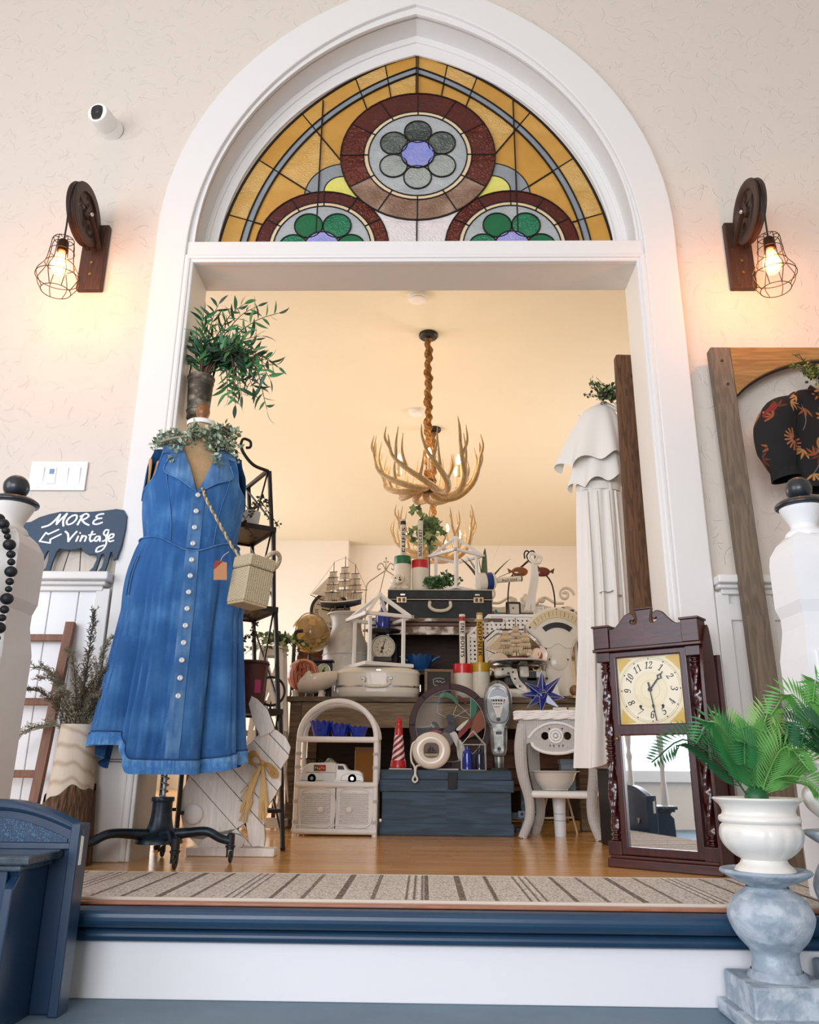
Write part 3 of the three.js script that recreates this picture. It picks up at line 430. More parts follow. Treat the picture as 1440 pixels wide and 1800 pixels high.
{ // navy box bench in front of the left newel
  const t = T('navy_box_bench', 'glossy navy wooden box bench with arched back at lower left', 'bench', [-0.905, -0.2, 0.9]);
  const m = M.navy, panelM = tiled(phys(0xffffff, 0.45, { map: dtex(128, 0.06, (u, v) => { const f = vnoise(u * 40, v * 40, 40); return mix3(hex(0x0f2e4c), hex(0x4d7da0), f > 0.72 ? 0.8 : f * 0.3); }) }));
  const archTop = (x0, x1, yb, ye, yc, n = 24) => [[x0, yb], ...Array.from({ length: n + 1 }, (_, i) => { const u = i / n, x = lerp(x0, x1, u); return [x, ye + (yc - ye) * Math.sin(u * PI)]; }), [x1, yb]];
  P(t, 'back_board', ex(archTop(-0.195, 0.19, 0, 0.365, 0.415), 0.03, 0.004, [], 0, 0, -0.02), m);
  P(t, 'top_rail', ex([...archTop(-0.2, 0.2, 0.362, 0.366, 0.424).slice(1, -1), ...archTop(-0.2, 0.2, 0.35, 0.348, 0.4).slice(1, -1).reverse()], 0.046, 0.008, [], 0, 0, -0.026), m);
  P(t, 'inset_panel', ex(archTop(-0.17, 0.165, 0.335, 0.343, 0.386), 0.004, 0.001, [], 0, 0, 0.009), panelM, 'speckled blue panel');
  P(t, 'lower_rail', bx(0.37, 0.016, 0.016, 0, 0.328, 0.014, 0, 0, 0, 0.004), m);
  P(t, 'end_stile', bx(0.022, 0.375, 0.055, 0.186, 0.1875, 0.0, 0, 0, 0, 0.003), m);
  P(t, 'price_tag', bx(0.0015, 0.06, 0.012, 0.198, 0.32, 0.012), M.white, 'white paper tag');
  P(t, 'seat', [bx(0.37, 0.018, 0.16, -0.025, 0.313, 0.09, 0, 0, 0, 0.005), bx(0.335, 0.012, 0.15, -0.025, 0.298, 0.09, 0, 0, 0, 0.004)], tiled(phys(0xffffff, 0.25, { map: dtex(128, 0.2, (u, v) => mix3(hex(0x1c2a36), hex(0x53606a), fbm(u, v, 12, 4))), clearcoat: 0.4 })), 'grey speckled seat');
  const side = [[0.0, 0.0], [0.16, 0.0], [0.155, 0.16], [0.15, 0.26], [0.13, 0.28], [0.14, 0.293], [0.0, 0.293]];
  P(t, 'box', [bx(0.3, 0.293, 0.145, -0.04, 0.1465, 0.08, 0, 0, 0, 0.003)], m);
  P(t, 'corner_moulding', [mv(ex(side, 0.02, 0.003), 0.13, 0, 0.012, 0, -PI / 2)], m);
  P(t, 'front_panel', bx(0.24, 0.2, 0.004, -0.06, 0.13, 0.1535, 0, 0, 0, 0.001), panelM);
  const gl = []; const G = [[-0.18, 0.03], [0.06, 0.03], [0.06, 0.23], [-0.18, 0.23]]; for (let i = 0; i < 4; i++) gl.push(barZ(...G[i], ...G[(i + 1) % 4], 0.1565, 0.003, 0.002)); P(t, 'gilt_line', gl, M.brass);
  const shield = spl([[-0.011, 0.014], [0, 0.011], [0.011, 0.014], [0.011, 0], [0, -0.017], [-0.011, 0]], 24, true);
  for (const x of [-0.09, 0.09]) P(t, 'shield_plate', ex(shield, 0.004, 0.001, [], x, 0.25, -0.025), M.chrome, 'silver shield');
}

// ---------- dress form, denim dress and what hangs on them ----------
function leafG(l, w, bend = 0.25, fold = 0.3, n = 4) {          // a pointed leaf along +y from its base
  return grid(2, n, (u, v) => { const s = Math.sin(Math.PI * Math.pow(v, 0.75)) * w * 0.5 + 1e-4, x = (u - 0.5) * 2 * s; return [x, v * l * (1 - bend * v * 0.3), Math.abs(x) * fold - bend * l * v * v * 0.5]; });
}
const aim = (g, p, d, roll = 0) => { const q = new THREE.Quaternion().setFromUnitVectors(V(0, 1, 0), V(...d).normalize()); if (roll) g.rotateY(roll); return g.applyQuaternion(q).translate(...p); };
function leafCloud(par, name, n, posDir, l, w, mats, stuff = true) {
  const b = mats.map(() => []);
  for (let k = 0; k < n; k++) { const [p, d] = posDir(k, n); b[k % mats.length].push(aim(leafG(l * rr(0.7, 1.25), w * rr(0.7, 1.25), rr(0, 0.5), 0.3, 3), p, d, rnd() * 6.28)); }
  mats.forEach((m, i) => { const o = P(par, name, b[i], m); if (stuff) o.userData.kind = 'stuff'; });
}
const leafM = (c, r = 0.6) => phys(c, r, { side: THREE.DoubleSide, transmission: 0, thickness: 0 });
const castM = worn(0x16222c, 0x2c3c48, 0.38, 0.2, 6, { metalness: 0.35 });
const linen = tiled(std(0xffffff, 0.9, { map: dtex(256, 0.12, (u, v) => { const n = 0.5 * vnoise(u * 128, v * 8, 128) + 0.5 * vnoise(u * 8, v * 128, 128); return mix3(hex(0xb89468), hex(0xcfb08a), n); }) }));
const DF = [-0.785, 0, 0.085], DY = 0.35;
{
  const t = T('dress_form', 'cast iron wheeled dress form with tan torso wearing the denim dress', 'dress form', [-0.81, 0, 0.03], 0);
  P(t, 'column', [las([[0.075, 0.06], [0.07, 0.075], [0.045, 0.1], [0.034, 0.14], [0.032, 0.185], [0.036, 0.188], [0.036, 0.2], [0.028, 0.202], [0.0, 0.203]], 40, 24)], castM);
  const legs = [[-0.185, 0.19], [0.225, -0.035], [0.1, 0.155], [-0.045, -0.185]];
  for (const [x, z] of legs) {
    const r = Math.hypot(x, z), c = x / r, s = z / r, at = (d, y) => [c * d, y, s * d];
    const lg = P(t, 'leg', limb([at(0.03, 0.085), at(0.09, 0.092), at(r * 0.66, 0.095), at(r * 0.86, 0.074), at(r, 0.066)], [0.02, 0.016, 0.014, 0.014, 0.013], 24, 10), castM);
    const cs = P(t, 'caster', [cy(0.013, 0.013, 0.03, c * r, 0.07, s * r, 14), sp(0.013, c * r, 0.085, s * r, 1, 0.5, 1), cy(0.016, 0.016, 0.006, c * r, 0.05, s * r, 16), cy(0.013, 0.013, 0.006, c * r, 0.043, s * r, 16), bx(0.004, 0.026, 0.016, c * r - 0.009, 0.03, s * r, 0, 0, 0, 0.001), bx(0.004, 0.026, 0.016, c * r + 0.009, 0.03, s * r, 0, 0, 0, 0.001)], M.black);
    P(cs, 'wheel', [tor(0.014, 0.005, c * r + 0.004, 0.019, s * r + 0.004, 0, PI / 2, 0, 8, 24), mv(cy(0.012, 0.012, 0.007), c * r + 0.004, 0.019, s * r + 0.004, 0, 0, PI / 2)], M.black);
  }
  P(t, 'pole', [cy(0.007, 0.007, 0.95, 0, 0.66, 0)], M.steel);
  { const pts = []; for (let k = 0; k <= 90; k++) pts.push([0.013 * Math.cos(k * 0.7), 0.2 + k * 0.0022, 0.013 * Math.sin(k * 0.7)]); P(t, 'spring', tb(pts, 0.0022, 260, 5), M.steel); }
  P(t, 'skirt_hoop', [rod([-0.2, 0.31, 0.0], [0.05, 0.31, 0], 0.002), rod([-0.13, 0.31, 0.0], [-0.13, 0.4, 0], 0.002), rod([-0.075, 0.31, 0], [-0.075, 0.4, 0], 0.002), rod([-0.2, 0.318, 0.0], [0.05, 0.318, 0], 0.0015)], M.steel);
  const bust = [[0.7, 0.145, 0.1], [0.9, 0.15, 0.105], [1.05, 0.148, 0.1], [1.2, 0.158, 0.113], [1.28, 0.155, 0.1], [1.34, 0.145, 0.075], [1.375, 0.1, 0.05], [1.395, 0.06, 0.048], [1.45, 0.05, 0.046], [1.505, 0.05, 0.046], [1.508, 0, 0]];
  const ox = DF[0] - t.position.x, oz = DF[2] - t.position.z;
  const tor_ = grid(48, 60, (u, v) => { const f = v * (bust.length - 1), k = Math.min(bust.length - 2, Math.floor(f)), q = f - k, y = lerp(bust[k][0], bust[k + 1][0], q), a = lerp(bust[k][1], bust[k + 1][1], q), b = lerp(bust[k][2], bust[k + 1][2], q), th = -u * 2 * PI, x = a * Math.sin(th), z = b * Math.cos(th); return [ox + x * Math.cos(DY) + z * Math.sin(DY), y, oz - x * Math.sin(DY) + z * Math.cos(DY)]; }, true);
  P(t, 'torso', tor_, linen);
  P(t, 'arm_plate', mv(ex(spl([[0, 0.052], [0.03, 0.03], [0.034, -0.005], [0.02, -0.045], [0, -0.055], [-0.02, -0.045], [-0.034, -0.005], [-0.03, 0.03]], 40, true), 0.008, 0.002), ox - 0.163 * Math.cos(DY), 1.3, oz + 0.163 * Math.sin(DY), 0, DY - PI / 2 + 0.12), linen);
  P(t, 'neck_cap', la([[0.053, 1.5], [0.054, 1.503], [0.054, 1.515], [0.05, 1.519], [0, 1.52]], 32, ox, 0, oz), M.white);
  P(t, 'finial', las([[0.012, 1.519], [0.022, 1.523], [0.018, 1.535], [0.024, 1.55], [0.026, 1.565], [0.02, 1.58], [0.012, 1.588], [0.007, 1.593], [0, 1.6]], 40, 24, ox, 0, oz), wood(0x7a4a26, 0xa06a38, 0.35), 'turned wooden finial');
}
const denimTex = (a, b, s) => dtex(256, s, (u, v) => { const f = fbm(u, v, 5, 5), t = vnoise(u * 256, v * 256, 256), l = vnoise(u * 40, v * 3, 40); return mix3(hex(a), hex(b), Math.min(1, Math.max(0, (f - 0.3) * 1.5 + (t - 0.5) * 0.25 + (l - 0.5) * 0.55))); });
const denimBump = dtex(256, 0.02, (u, v) => 0.5 + 0.5 * Math.sin((u + v) * 6.283 * 16), false);
const denim = tiled(std(0xffffff, 0.85, { map: denimTex(0x27609f, 0x548dc6, 0.35), side: THREE.DoubleSide, bumpMap: denimBump, bumpScale: 0.0003 }));
const denimD = tiled(std(0xffffff, 0.85, { map: denimTex(0x3c6ca4, 0x78a3cc, 0.3), side: THREE.DoubleSide, bumpMap: denimBump, bumpScale: 0.0003 }));
const denimHem = tiled(std(0xffffff, 0.85, { map: denimTex(0x3d78b8, 0x86b4de, 0.1), side: THREE.DoubleSide }));
const thread = std(0x1d4272, 0.8);
{
  const t = T('denim_dress', 'long sleeveless blue denim dress with button front on the dress form', 'dress', DF, DY);
  const key = [[1.0, 0.163, 0.115], [1.06, 0.162, 0.115], [1.14, 0.172, 0.124], [1.22, 0.182, 0.138], [1.28, 0.178, 0.13], [1.33, 0.172, 0.105], [1.365, 0.168, 0.065], [1.395, 0.165, 0.022]];
  const sec = (y) => { let k = 0; while (k < key.length - 2 && key[k + 1][0] < y) k++; const f = (y - key[k][0]) / (key[k + 1][0] - key[k][0]); return [lerp(key[k][1], key[k + 1][1], f), lerp(key[k][2], key[k + 1][2], f)]; };
  const pt = (th, y, off = 0) => { const [a, b] = sec(Math.min(y, 1.395)), c = Math.cos(th), s = Math.sin(th), cr = Math.sin(th * 5 + y * 30) * 0.0012 + Math.sin(th * 9 - y * 42) * 0.0008; const x = (a + off + cr) * Math.sign(s) * Math.pow(Math.abs(s), 0.92), z = (b + off + cr) * c; return [x, y + sstep(1.3, 1.395, y) * 0.028 * (1 - Math.min(1, Math.abs(x) / 0.15)), z]; };
  const arm = (y) => { const k = sstep(1.185, 1.26, y); return PI / 2 - k * (0.66 + 0.1 * sstep(1.26, 1.39, y)); };
  const neck = (y) => { const h = Math.max(0, (y - 1.205) / 0.18) * 0.062, a = sec(y)[0]; return Math.asin(Math.min(0.9, h / a)); };
  const yoke = (th) => 1.045 - 0.05 * Math.exp(-Math.pow(th / 0.5, 2));
  for (const s of [-1, 1]) P(t, 'bodice_front', grid(26, 40, (u, v) => { const th1 = lerp(0, 1, u), y0 = lerp(yoke(0), yoke(PI / 2), u) - 0.02, y = lerp(y0, 1.395, v); const th = lerp(neck(y), arm(y), th1); return pt(s * th, y); }), denim);
  P(t, 'bodice_back', grid(40, 40, (u, v) => { const y = lerp(1.04, 1.395, v), g = neck(Math.max(1.2, (y - 1.36) * 5 + 1.2)); const w = PI / 2 + 0.25 * sstep(1.185, 1.26, y) * (1 - 2.4 * sstep(1.28, 1.395, y)); return pt(PI + lerp(-1, 1, u) * (PI - (PI - w) - 0.0), y); }), denim);
  for (const s of [-1, 1]) P(t, 'shoulder_yoke', grid(12, 8, (u, v) => { const y = lerp(1.355, 1.396, v); return pt(s * lerp(neck(y), arm(y) + 0.02, u), y, 0.004); }), denimD);
  for (const s of [-1, 1]) {                             // collar lapels
    const A = [s * 0.066, 1.4], B = [s * 0.004, 1.198], C = [s * 0.118, 1.276], D = [s * 0.098, 1.372];
    const q = (x, y, o) => { const [a, b] = sec(Math.min(y, 1.395)); return [x, y + 0.012 * sstep(1.33, 1.395, y), b * Math.sqrt(Math.max(0.02, 1 - (x / a) ** 2)) + o]; };
    P(t, 'collar', grid(12, 14, (u, v) => { const x = lerp(lerp(A[0], B[0], v), lerp(D[0], C[0], v), u), y = lerp(lerp(A[1], B[1], v), lerp(D[1], C[1], v), u); return q(x, y, 0.007 + 0.004 * Math.sin(u * PI)); }), denimD);
    P(t, 'collar_edge', [tb([B, [lerp(B[0], C[0], 0.5), lerp(B[1], C[1], 0.5)], C, [lerp(C[0], D[0], 0.5), lerp(C[1], D[1], 0.5)]].map(([x, y]) => q(x, y, 0.011)), 0.002, 24, 5)], denimHem);
    P(t, 'princess_seam', tb([0.03, 0.25, 0.5, 0.75, 1].map((f) => { const y = lerp(1.02, 1.3, f); return pt(s * (0.42 + 0.25 * f * f), y, 0.002); }), 0.0016, 30, 5), denimD);
  }
  for (const s of [-1, 1]) P(t, 'armhole_binding', tb([1.19, 1.22, 1.26, 1.31, 1.36, 1.395].map((y) => pt(s * arm(y), y, 0.001)), 0.003, 30, 6), denimD);
  // skirt
  const hem = (th) => 0.275 + 0.085 * sstep(-0.5, -0.8, th) + 0.035 * sstep(0.3, 1.4, th) - 0.0 * th;
  const hemAll = (th) => { const a = Math.atan2(Math.sin(th), Math.cos(th)); return Math.abs(a) > PI / 2 ? lerp(hem(a < 0 ? -PI / 2 : PI / 2), 0.285, sstep(PI / 2, PI * 0.8, Math.abs(a))) : hem(a); };
  const q = (th, n, p, k) => 1 - Math.pow(Math.abs(Math.sin(th * n / 2 + p)), k), fold = (th) => -(q(th, 10, 0.3, 0.5) * 0.6 + q(th, 6, 1.2, 0.55) * 0.4);
  const sk = (th, t2, off = 0) => {
    const y0 = yoke(Math.atan2(Math.sin(th), Math.cos(th))), y = lerp(y0, hemAll(th), t2), f = sstep(0, 1, t2);
    let a = lerp(0.169, 0.27, Math.pow(t2, 0.9)), b = lerp(0.122, 0.19, Math.pow(t2, 0.85));
    const hip = Math.sin(Math.min(1, t2 / 0.35) * PI) * 0.012;
    const placket = 1 - 0.85 * Math.exp(-Math.pow(Math.atan2(Math.sin(th), Math.cos(th)) / 0.14, 2));
    const w0 = 1 + placket * (f * 0.36 + 0.06 * Math.min(1, t2 * 4)) * fold(th + 0.1 * t2) + placket * Math.sin(th * 34 + Math.sin(th * 7) * 2) * 0.014 * Math.exp(-t2 * 7) * sstep(0, 0.06, t2) + hip * 0.6;
    const ta = Math.atan2(Math.sin(th), Math.cos(th)), cr = [[-0.66, 0.085], [-0.28, 0.05], [0.5, 0.055], [0.85, 0.045], [-1.1, 0.04]].reduce((q, [p, d]) => q + d * Math.exp(-Math.abs(ta - p - 0.1 * (1 - t2)) / 0.045), 0) * sstep(0.04, 0.5, t2);
    const w = w0 - cr, s = Math.sin(th), c = Math.cos(th);
    return [(a * w + off + hip) * Math.sign(s) * Math.pow(Math.abs(s), 0.95) - 0.006 * f, y, (b * w + off) * c];
  };
  P(t, 'skirt', grid(260, 70, (u, v) => sk(-u * 2 * PI + PI, v), true), denim);
  P(t, 'hem_band', grid(260, 5, (u, v) => sk(-u * 2 * PI + PI, lerp(0.945, 1.002, v), 0.0035), true), denimHem);
  P(t, 'hem_stitching', grid(260, 1, (u, v) => sk(-u * 2 * PI + PI, lerp(0.938, 0.946, v), 0.0042), true), thread);
  P(t, 'waist_seam', [tb(Array.from({ length: 41 }, (_, i) => { const th = -PI * 0.62 + i / 40 * PI * 1.24; return sk(th, 0.002, 0.003); }), 0.0028, 120, 6)], denimD);
  P(t, 'placket', [grid(4, 30, (u, v) => pt(lerp(-0.1, 0.13, u), lerp(1.005, 1.2, v), 0.0035)), grid(4, 60, (u, v) => sk(lerp(-0.1, 0.12, u) * lerp(1, 0.62, v), v, 0.0035))], denimD);
  P(t, 'pocket_welt', [0, 1].map((k) => tb([0.1, 0.2, 0.3].map((v) => sk(-0.98 - k * 0.09 - v * 0.25, v, 0.004)), 0.0022, 20, 5)), denimD);
  const but = std(0xd8dadb, 0.3, { metalness: 0.35 });
  for (let k = 0; k < 13; k++) { const y = 1.19 - k * 0.0565 - (k > 3 ? 0.004 : 0); const p = y > 1.0 ? pt(0.01, y, 0.006) : sk(0.012, (0.995 - y) / (0.995 - 0.275), 0.006); P(t, 'button', [mv(las([[0, 0.003], [0.006, 0.0035], [0.0085, 0.002], [0.009, 0]], 12, 18), ...p, PI / 2), mv(cy(0.009, 0.009, 0.003), p[0], p[1], p[2] - 0.0015, PI / 2)], but); }
}
{ // greenery round the neck
  const t = T('greenery_garland', 'grey green leafy garland wrapped round the neck of the dress form', 'garland', [DF[0], 1.4, DF[2]]);
  const mats = [leafM(0xa3b399), leafM(0x84967c), leafM(0xbcc6ae), leafM(0x68795f)], st = [], base = [];
  for (let k = 0; k < 60; k++) { const a = rnd() * 6.28, l = rr(0.05, 0.09), x = Math.cos(a), z = Math.sin(a), p0 = [x * 0.055, rr(-0.0, 0.06), z * 0.05], p2 = [x * (0.06 + l * 1.25), p0[1] + rr(-0.045, 0.035), z * (0.05 + l * 0.8) + 0.01]; const p1 = [(p0[0] + p2[0]) / 2, Math.max(p0[1], p2[1]) + 0.012, (p0[2] + p2[2]) / 2]; base.push([p0, p1, p2]); st.push(tb([p0, p1, p2], 0.0011, 8, 4)); }
  base.push([[0.0, 0.0, 0.09], [-0.05, -0.03, 0.12], [-0.045, -0.1, 0.14]]); base.push([[0.05, 0.0, 0.08], [0.09, -0.05, 0.1], [0.1, -0.08, 0.1]]);
  const cur = base.map((b) => new THREE.CatmullRomCurve3(b.map((p) => V(...p))));
  P(t, 'stem', st, std(0x5b5a3e, 0.8)).userData.kind = 'stuff';
  leafCloud(t, 'leaves', 1700, (k) => { const c = cur[Math.floor(rnd() * cur.length)], q = c.getPoint(rr(0.15, 1)); return [[q.x + rr(-0.012, 0.012), q.y + rr(-0.012, 0.012), q.z + rr(-0.012, 0.012)], [rr(-1, 1), rr(-0.4, 1), rr(-1, 1)]]; }, 0.021, 0.013, mats);
  P(t, 'twig', limb([[-0.03, 0.02, 0.1], [-0.08, 0.0, 0.12], [-0.105, -0.012, 0.125]], [0.005, 0.006, 0.004], 10, 6), std(0x9d9684, 0.9));
}
const weaveB = dtex(256, 0.05, (u, v) => { const c = Math.floor(u * 6), r = v * 10, k = (c % 2 ? 0.5 : 0); const s = Math.abs(((r + k) % 1) - 0.5) * 2, q = Math.abs(((u * 6) % 1) - 0.5) * 2; return (1 - s * s) * (0.55 + 0.45 * (1 - q * q)); }, false);
const weaveC = (a, b, size = 0.05) => { const t = dtex(256, size, (u, v) => { const c = Math.floor(u * 6), r = v * 10, k = (c % 2 ? 0.5 : 0), s = Math.abs(((r + k) % 1) - 0.5) * 2, q = Math.abs(((u * 6) % 1) - 0.5) * 2; return mix3(hex(a), hex(b), Math.max(0, (1 - Math.pow(s, 4)) * (1 - Math.pow(q, 6))) * rrn(u, v)); }); return t; };
function rrn(u, v) { return 0.75 + 0.25 * vnoise(u * 32, v * 32, 32); }
const wickerTan = tiled(std(0xffffff, 0.75, { map: weaveC(0xab956a, 0xf4e7c8), bumpMap: weaveB, bumpScale: 0.003 }));
{ // basket bag
  const t = T('wicker_handbag', 'pale wicker box handbag with ring handle hanging across the denim dress', 'handbag', [-0.532, 0.8, 0.24], 0.8);
  t.rotation.order = 'YXZ'; t.rotation.z = -0.1; t.rotation.x = 0.04;
  P(t, 'body', [bx(0.1, 0.115, 0.1, 0, 0.06, 0, 0, 0, 0, 0.006)], wickerTan);
  P(t, 'lid', [bx(0.104, 0.042, 0.104, 0, 0.14, 0, 0, 0, 0, 0.008)], wickerTan);
  P(t, 'bottom', bx(0.094, 0.008, 0.094, 0, 0.0, 0, 0, 0, 0, 0.003), wood(0xb59b72, 0xd8c29a, 0.8, 'x', { size: 0.15 }));
  P(t, 'handle', tor(0.034, 0.0075, 0.066, 0.168, 0.0, 0.5, 0.3, 0, 8, 28), wickerTan);
  P(t, 'clasp', [tb([[0.0525, 0.15, 0.004], [0.056, 0.135, 0.008], [0.055, 0.115, 0.002]], 0.004), mv(sp(0.006, 0, 0, 0), 0.055, 0.112, 0.004)], std(0x7a5a2c, 0.5, { metalness: 0.4 }));
  const T2 = T('price_tag', 'brown paper price tag with red corner beside the wicker handbag', 'tag', [-0.617, 0.875, 0.28], 0.3);
  T2.rotation.z = 0.08;
  P(T2, 'card', ex([[-0.02, 0], [0.022, 0], [0.022, 0.058], [-0.013, 0.064], [-0.02, 0.052]], 0.0015), std(0xc2895e, 0.8));
  P(T2, 'corner', ex([[-0.02, 0.034], [0.012, 0.063], [-0.013, 0.064], [-0.02, 0.052]], 0.0008, 0, [], 0, 0, 0.0016), std(0x93342a, 0.7), 'red corner');
  P(T2, 'string', tb([[0.0, 0.06, 0.001], [0.012, 0.085, -0.02], [0.03, 0.1, -0.02]], 0.0008), std(0xe8e0cc, 0.8));
  const st = T('bag_strap', 'twisted cord strap running over the dress front to the wicker handbag', 'strap', [0, 0, 0]);
  for (const ph of [0, PI]) { const pts = [], c = new THREE.CatmullRomCurve3([V(-0.722, 1.215, 0.215), V(-0.695, 1.16, 0.238), V(-0.64, 1.07, 0.243), V(-0.59, 0.99, 0.24), V(-0.56, 0.955, 0.24)]); for (let k = 0; k <= 60; k++) { const q = c.getPointAt(k / 60), a = k * 0.9 + ph; pts.push([q.x + 0.003 * Math.cos(a), q.y + 0.0015 * Math.sin(a), q.z + 0.003 * Math.sin(a)]); } P(st, 'cord', tb(pts, 0.0032, 150, 6), ph ? std(0xcbb894, 0.8) : std(0x8d7a60, 0.8)); }
}
{ // bucket plant hung on the jamb
  const t = T('hanging_plant', 'leafy bamboo like plant in dark metal bucket hung at the left jamb', 'plant', [-0.85, 1.6, -0.06]);
  const bm = worn(0x4a453d, 0x8b8272, 0.5, 0.15, 6, { metalness: 0.5 });
  P(t, 'bucket', [las([[0, 0.002], [0.04, 0.002], [0.042, 0.01], [0.047, 0.09], [0.051, 0.168], [0.054, 0.172], [0.054, 0.18], [0.05, 0.182], [0.048, 0.17], [0.044, 0.1]], 50, 32), tor(0.05, 0.0022, 0, 0.155, 0, PI / 2, 0, 0, 6, 32), tor(0.0445, 0.002, 0, 0.03, 0, PI / 2, 0, 0, 6, 32)], bm);
  P(t, 'soil', cy(0.046, 0.046, 0.01, 0, 0.16, 0), std(0x2e241c, 0.95));
  P(t, 'hanger', [tb([[-0.054, 0.175, 0], [-0.05, 0.23, -0.01], [-0.053, 0.26, -0.012]], 0.003), cy(0.004, 0.004, 0.02, -0.05, 0.26, -0.012, 8, 0, 0, PI / 2)], M.iron);
  const lm = [leafM(0x2f6a3e, 0.45), leafM(0x24523a, 0.45), leafM(0x4c8a52, 0.45), leafM(0x35483a, 0.5)], LG = [leafG(0.075, 0.014, 0.5, 0.3, 6), leafG(0.06, 0.012, 0.25, 0.3, 6), leafG(0.09, 0.015, 0.7, 0.3, 6)].map(clean);
  const tips = [[0.3, 0.45], [0.2, 0.52], [0.17, 0.46], [0.06, 0.48], [0.02, 0.4], [-0.05, 0.36], [0.32, 0.2], [0.27, 0.05], [0.17, 0.02], [0.23, 0.3], [0.1, 0.36], [0.3, 0.12], [0.21, 0.14], [0.06, 0.29], [-0.03, 0.26], [0.15, 0.22], [0.22, 0.38], [0.11, 0.1], [0.27, 0.24], [0.14, 0.3], [0.03, 0.33], [0.18, 0.08], [0.08, 0.2], [0.2, 0.2], [0.12, 0.25], [0.05, 0.24], [0.25, 0.16], [0.16, 0.12], [0.1, 0.3], [0.19, 0.28]];
  const wm = std(0x5a3f2c, 0.7);
  tips.forEach(([x, y], i) => {
    const z = rr(-0.03, 0.12), p = [[x * 0.04, 0.16, 0], [x * 0.25, 0.24 + Math.max(0, y - 0.3) * 0.4, z * 0.4], [x * 0.7, Math.max(0.26, lerp(0.25, y, 0.85)), z * 0.8], [x, y, z]], c = new THREE.CatmullRomCurve3(p.map((q) => V(...q)));
    const b = P(t, 'stem', limb(p, [0.0035, 0.0025, 0.0012], 14, 5), wm);
    for (let k = 0; k < 17; k++) {
      const s = 0.36 + 0.64 * (k / 16), q = c.getPointAt(s), d = c.getTangentAt(s), sd = k % 2 ? 1 : -1, out = V(-d.y, d.x, rr(-0.6, 0.9) * sd).multiplyScalar(sd * (1 - 0.5 * (k === 16))).add(d.clone().multiplyScalar(k === 16 ? 2 : 0.75)).add(V(0, -0.15, 0.12));
      const o = new THREE.Mesh(LG[Math.floor(rnd() * 3)], lm[Math.floor(rnd() * 4)]); o.name = 'leaf'; o.position.copy(q); o.quaternion.setFromUnitVectors(V(0, 1, 0), out.normalize()).multiply(new THREE.Quaternion().setFromAxisAngle(V(0, 1, 0), rr(0, 6.28))); o.scale.setScalar(rr(0.75, 1.15)); o.castShadow = o.receiveShadow = true; b.add(o);
    }
  });
}
const ivyM = [leafM(0x5f7a4c), leafM(0x7f9468), leafM(0x3f5638)], ivyD = [leafM(0x3d3d30, 0.7), leafM(0x55583f, 0.7), leafM(0x2b2a22, 0.7)];
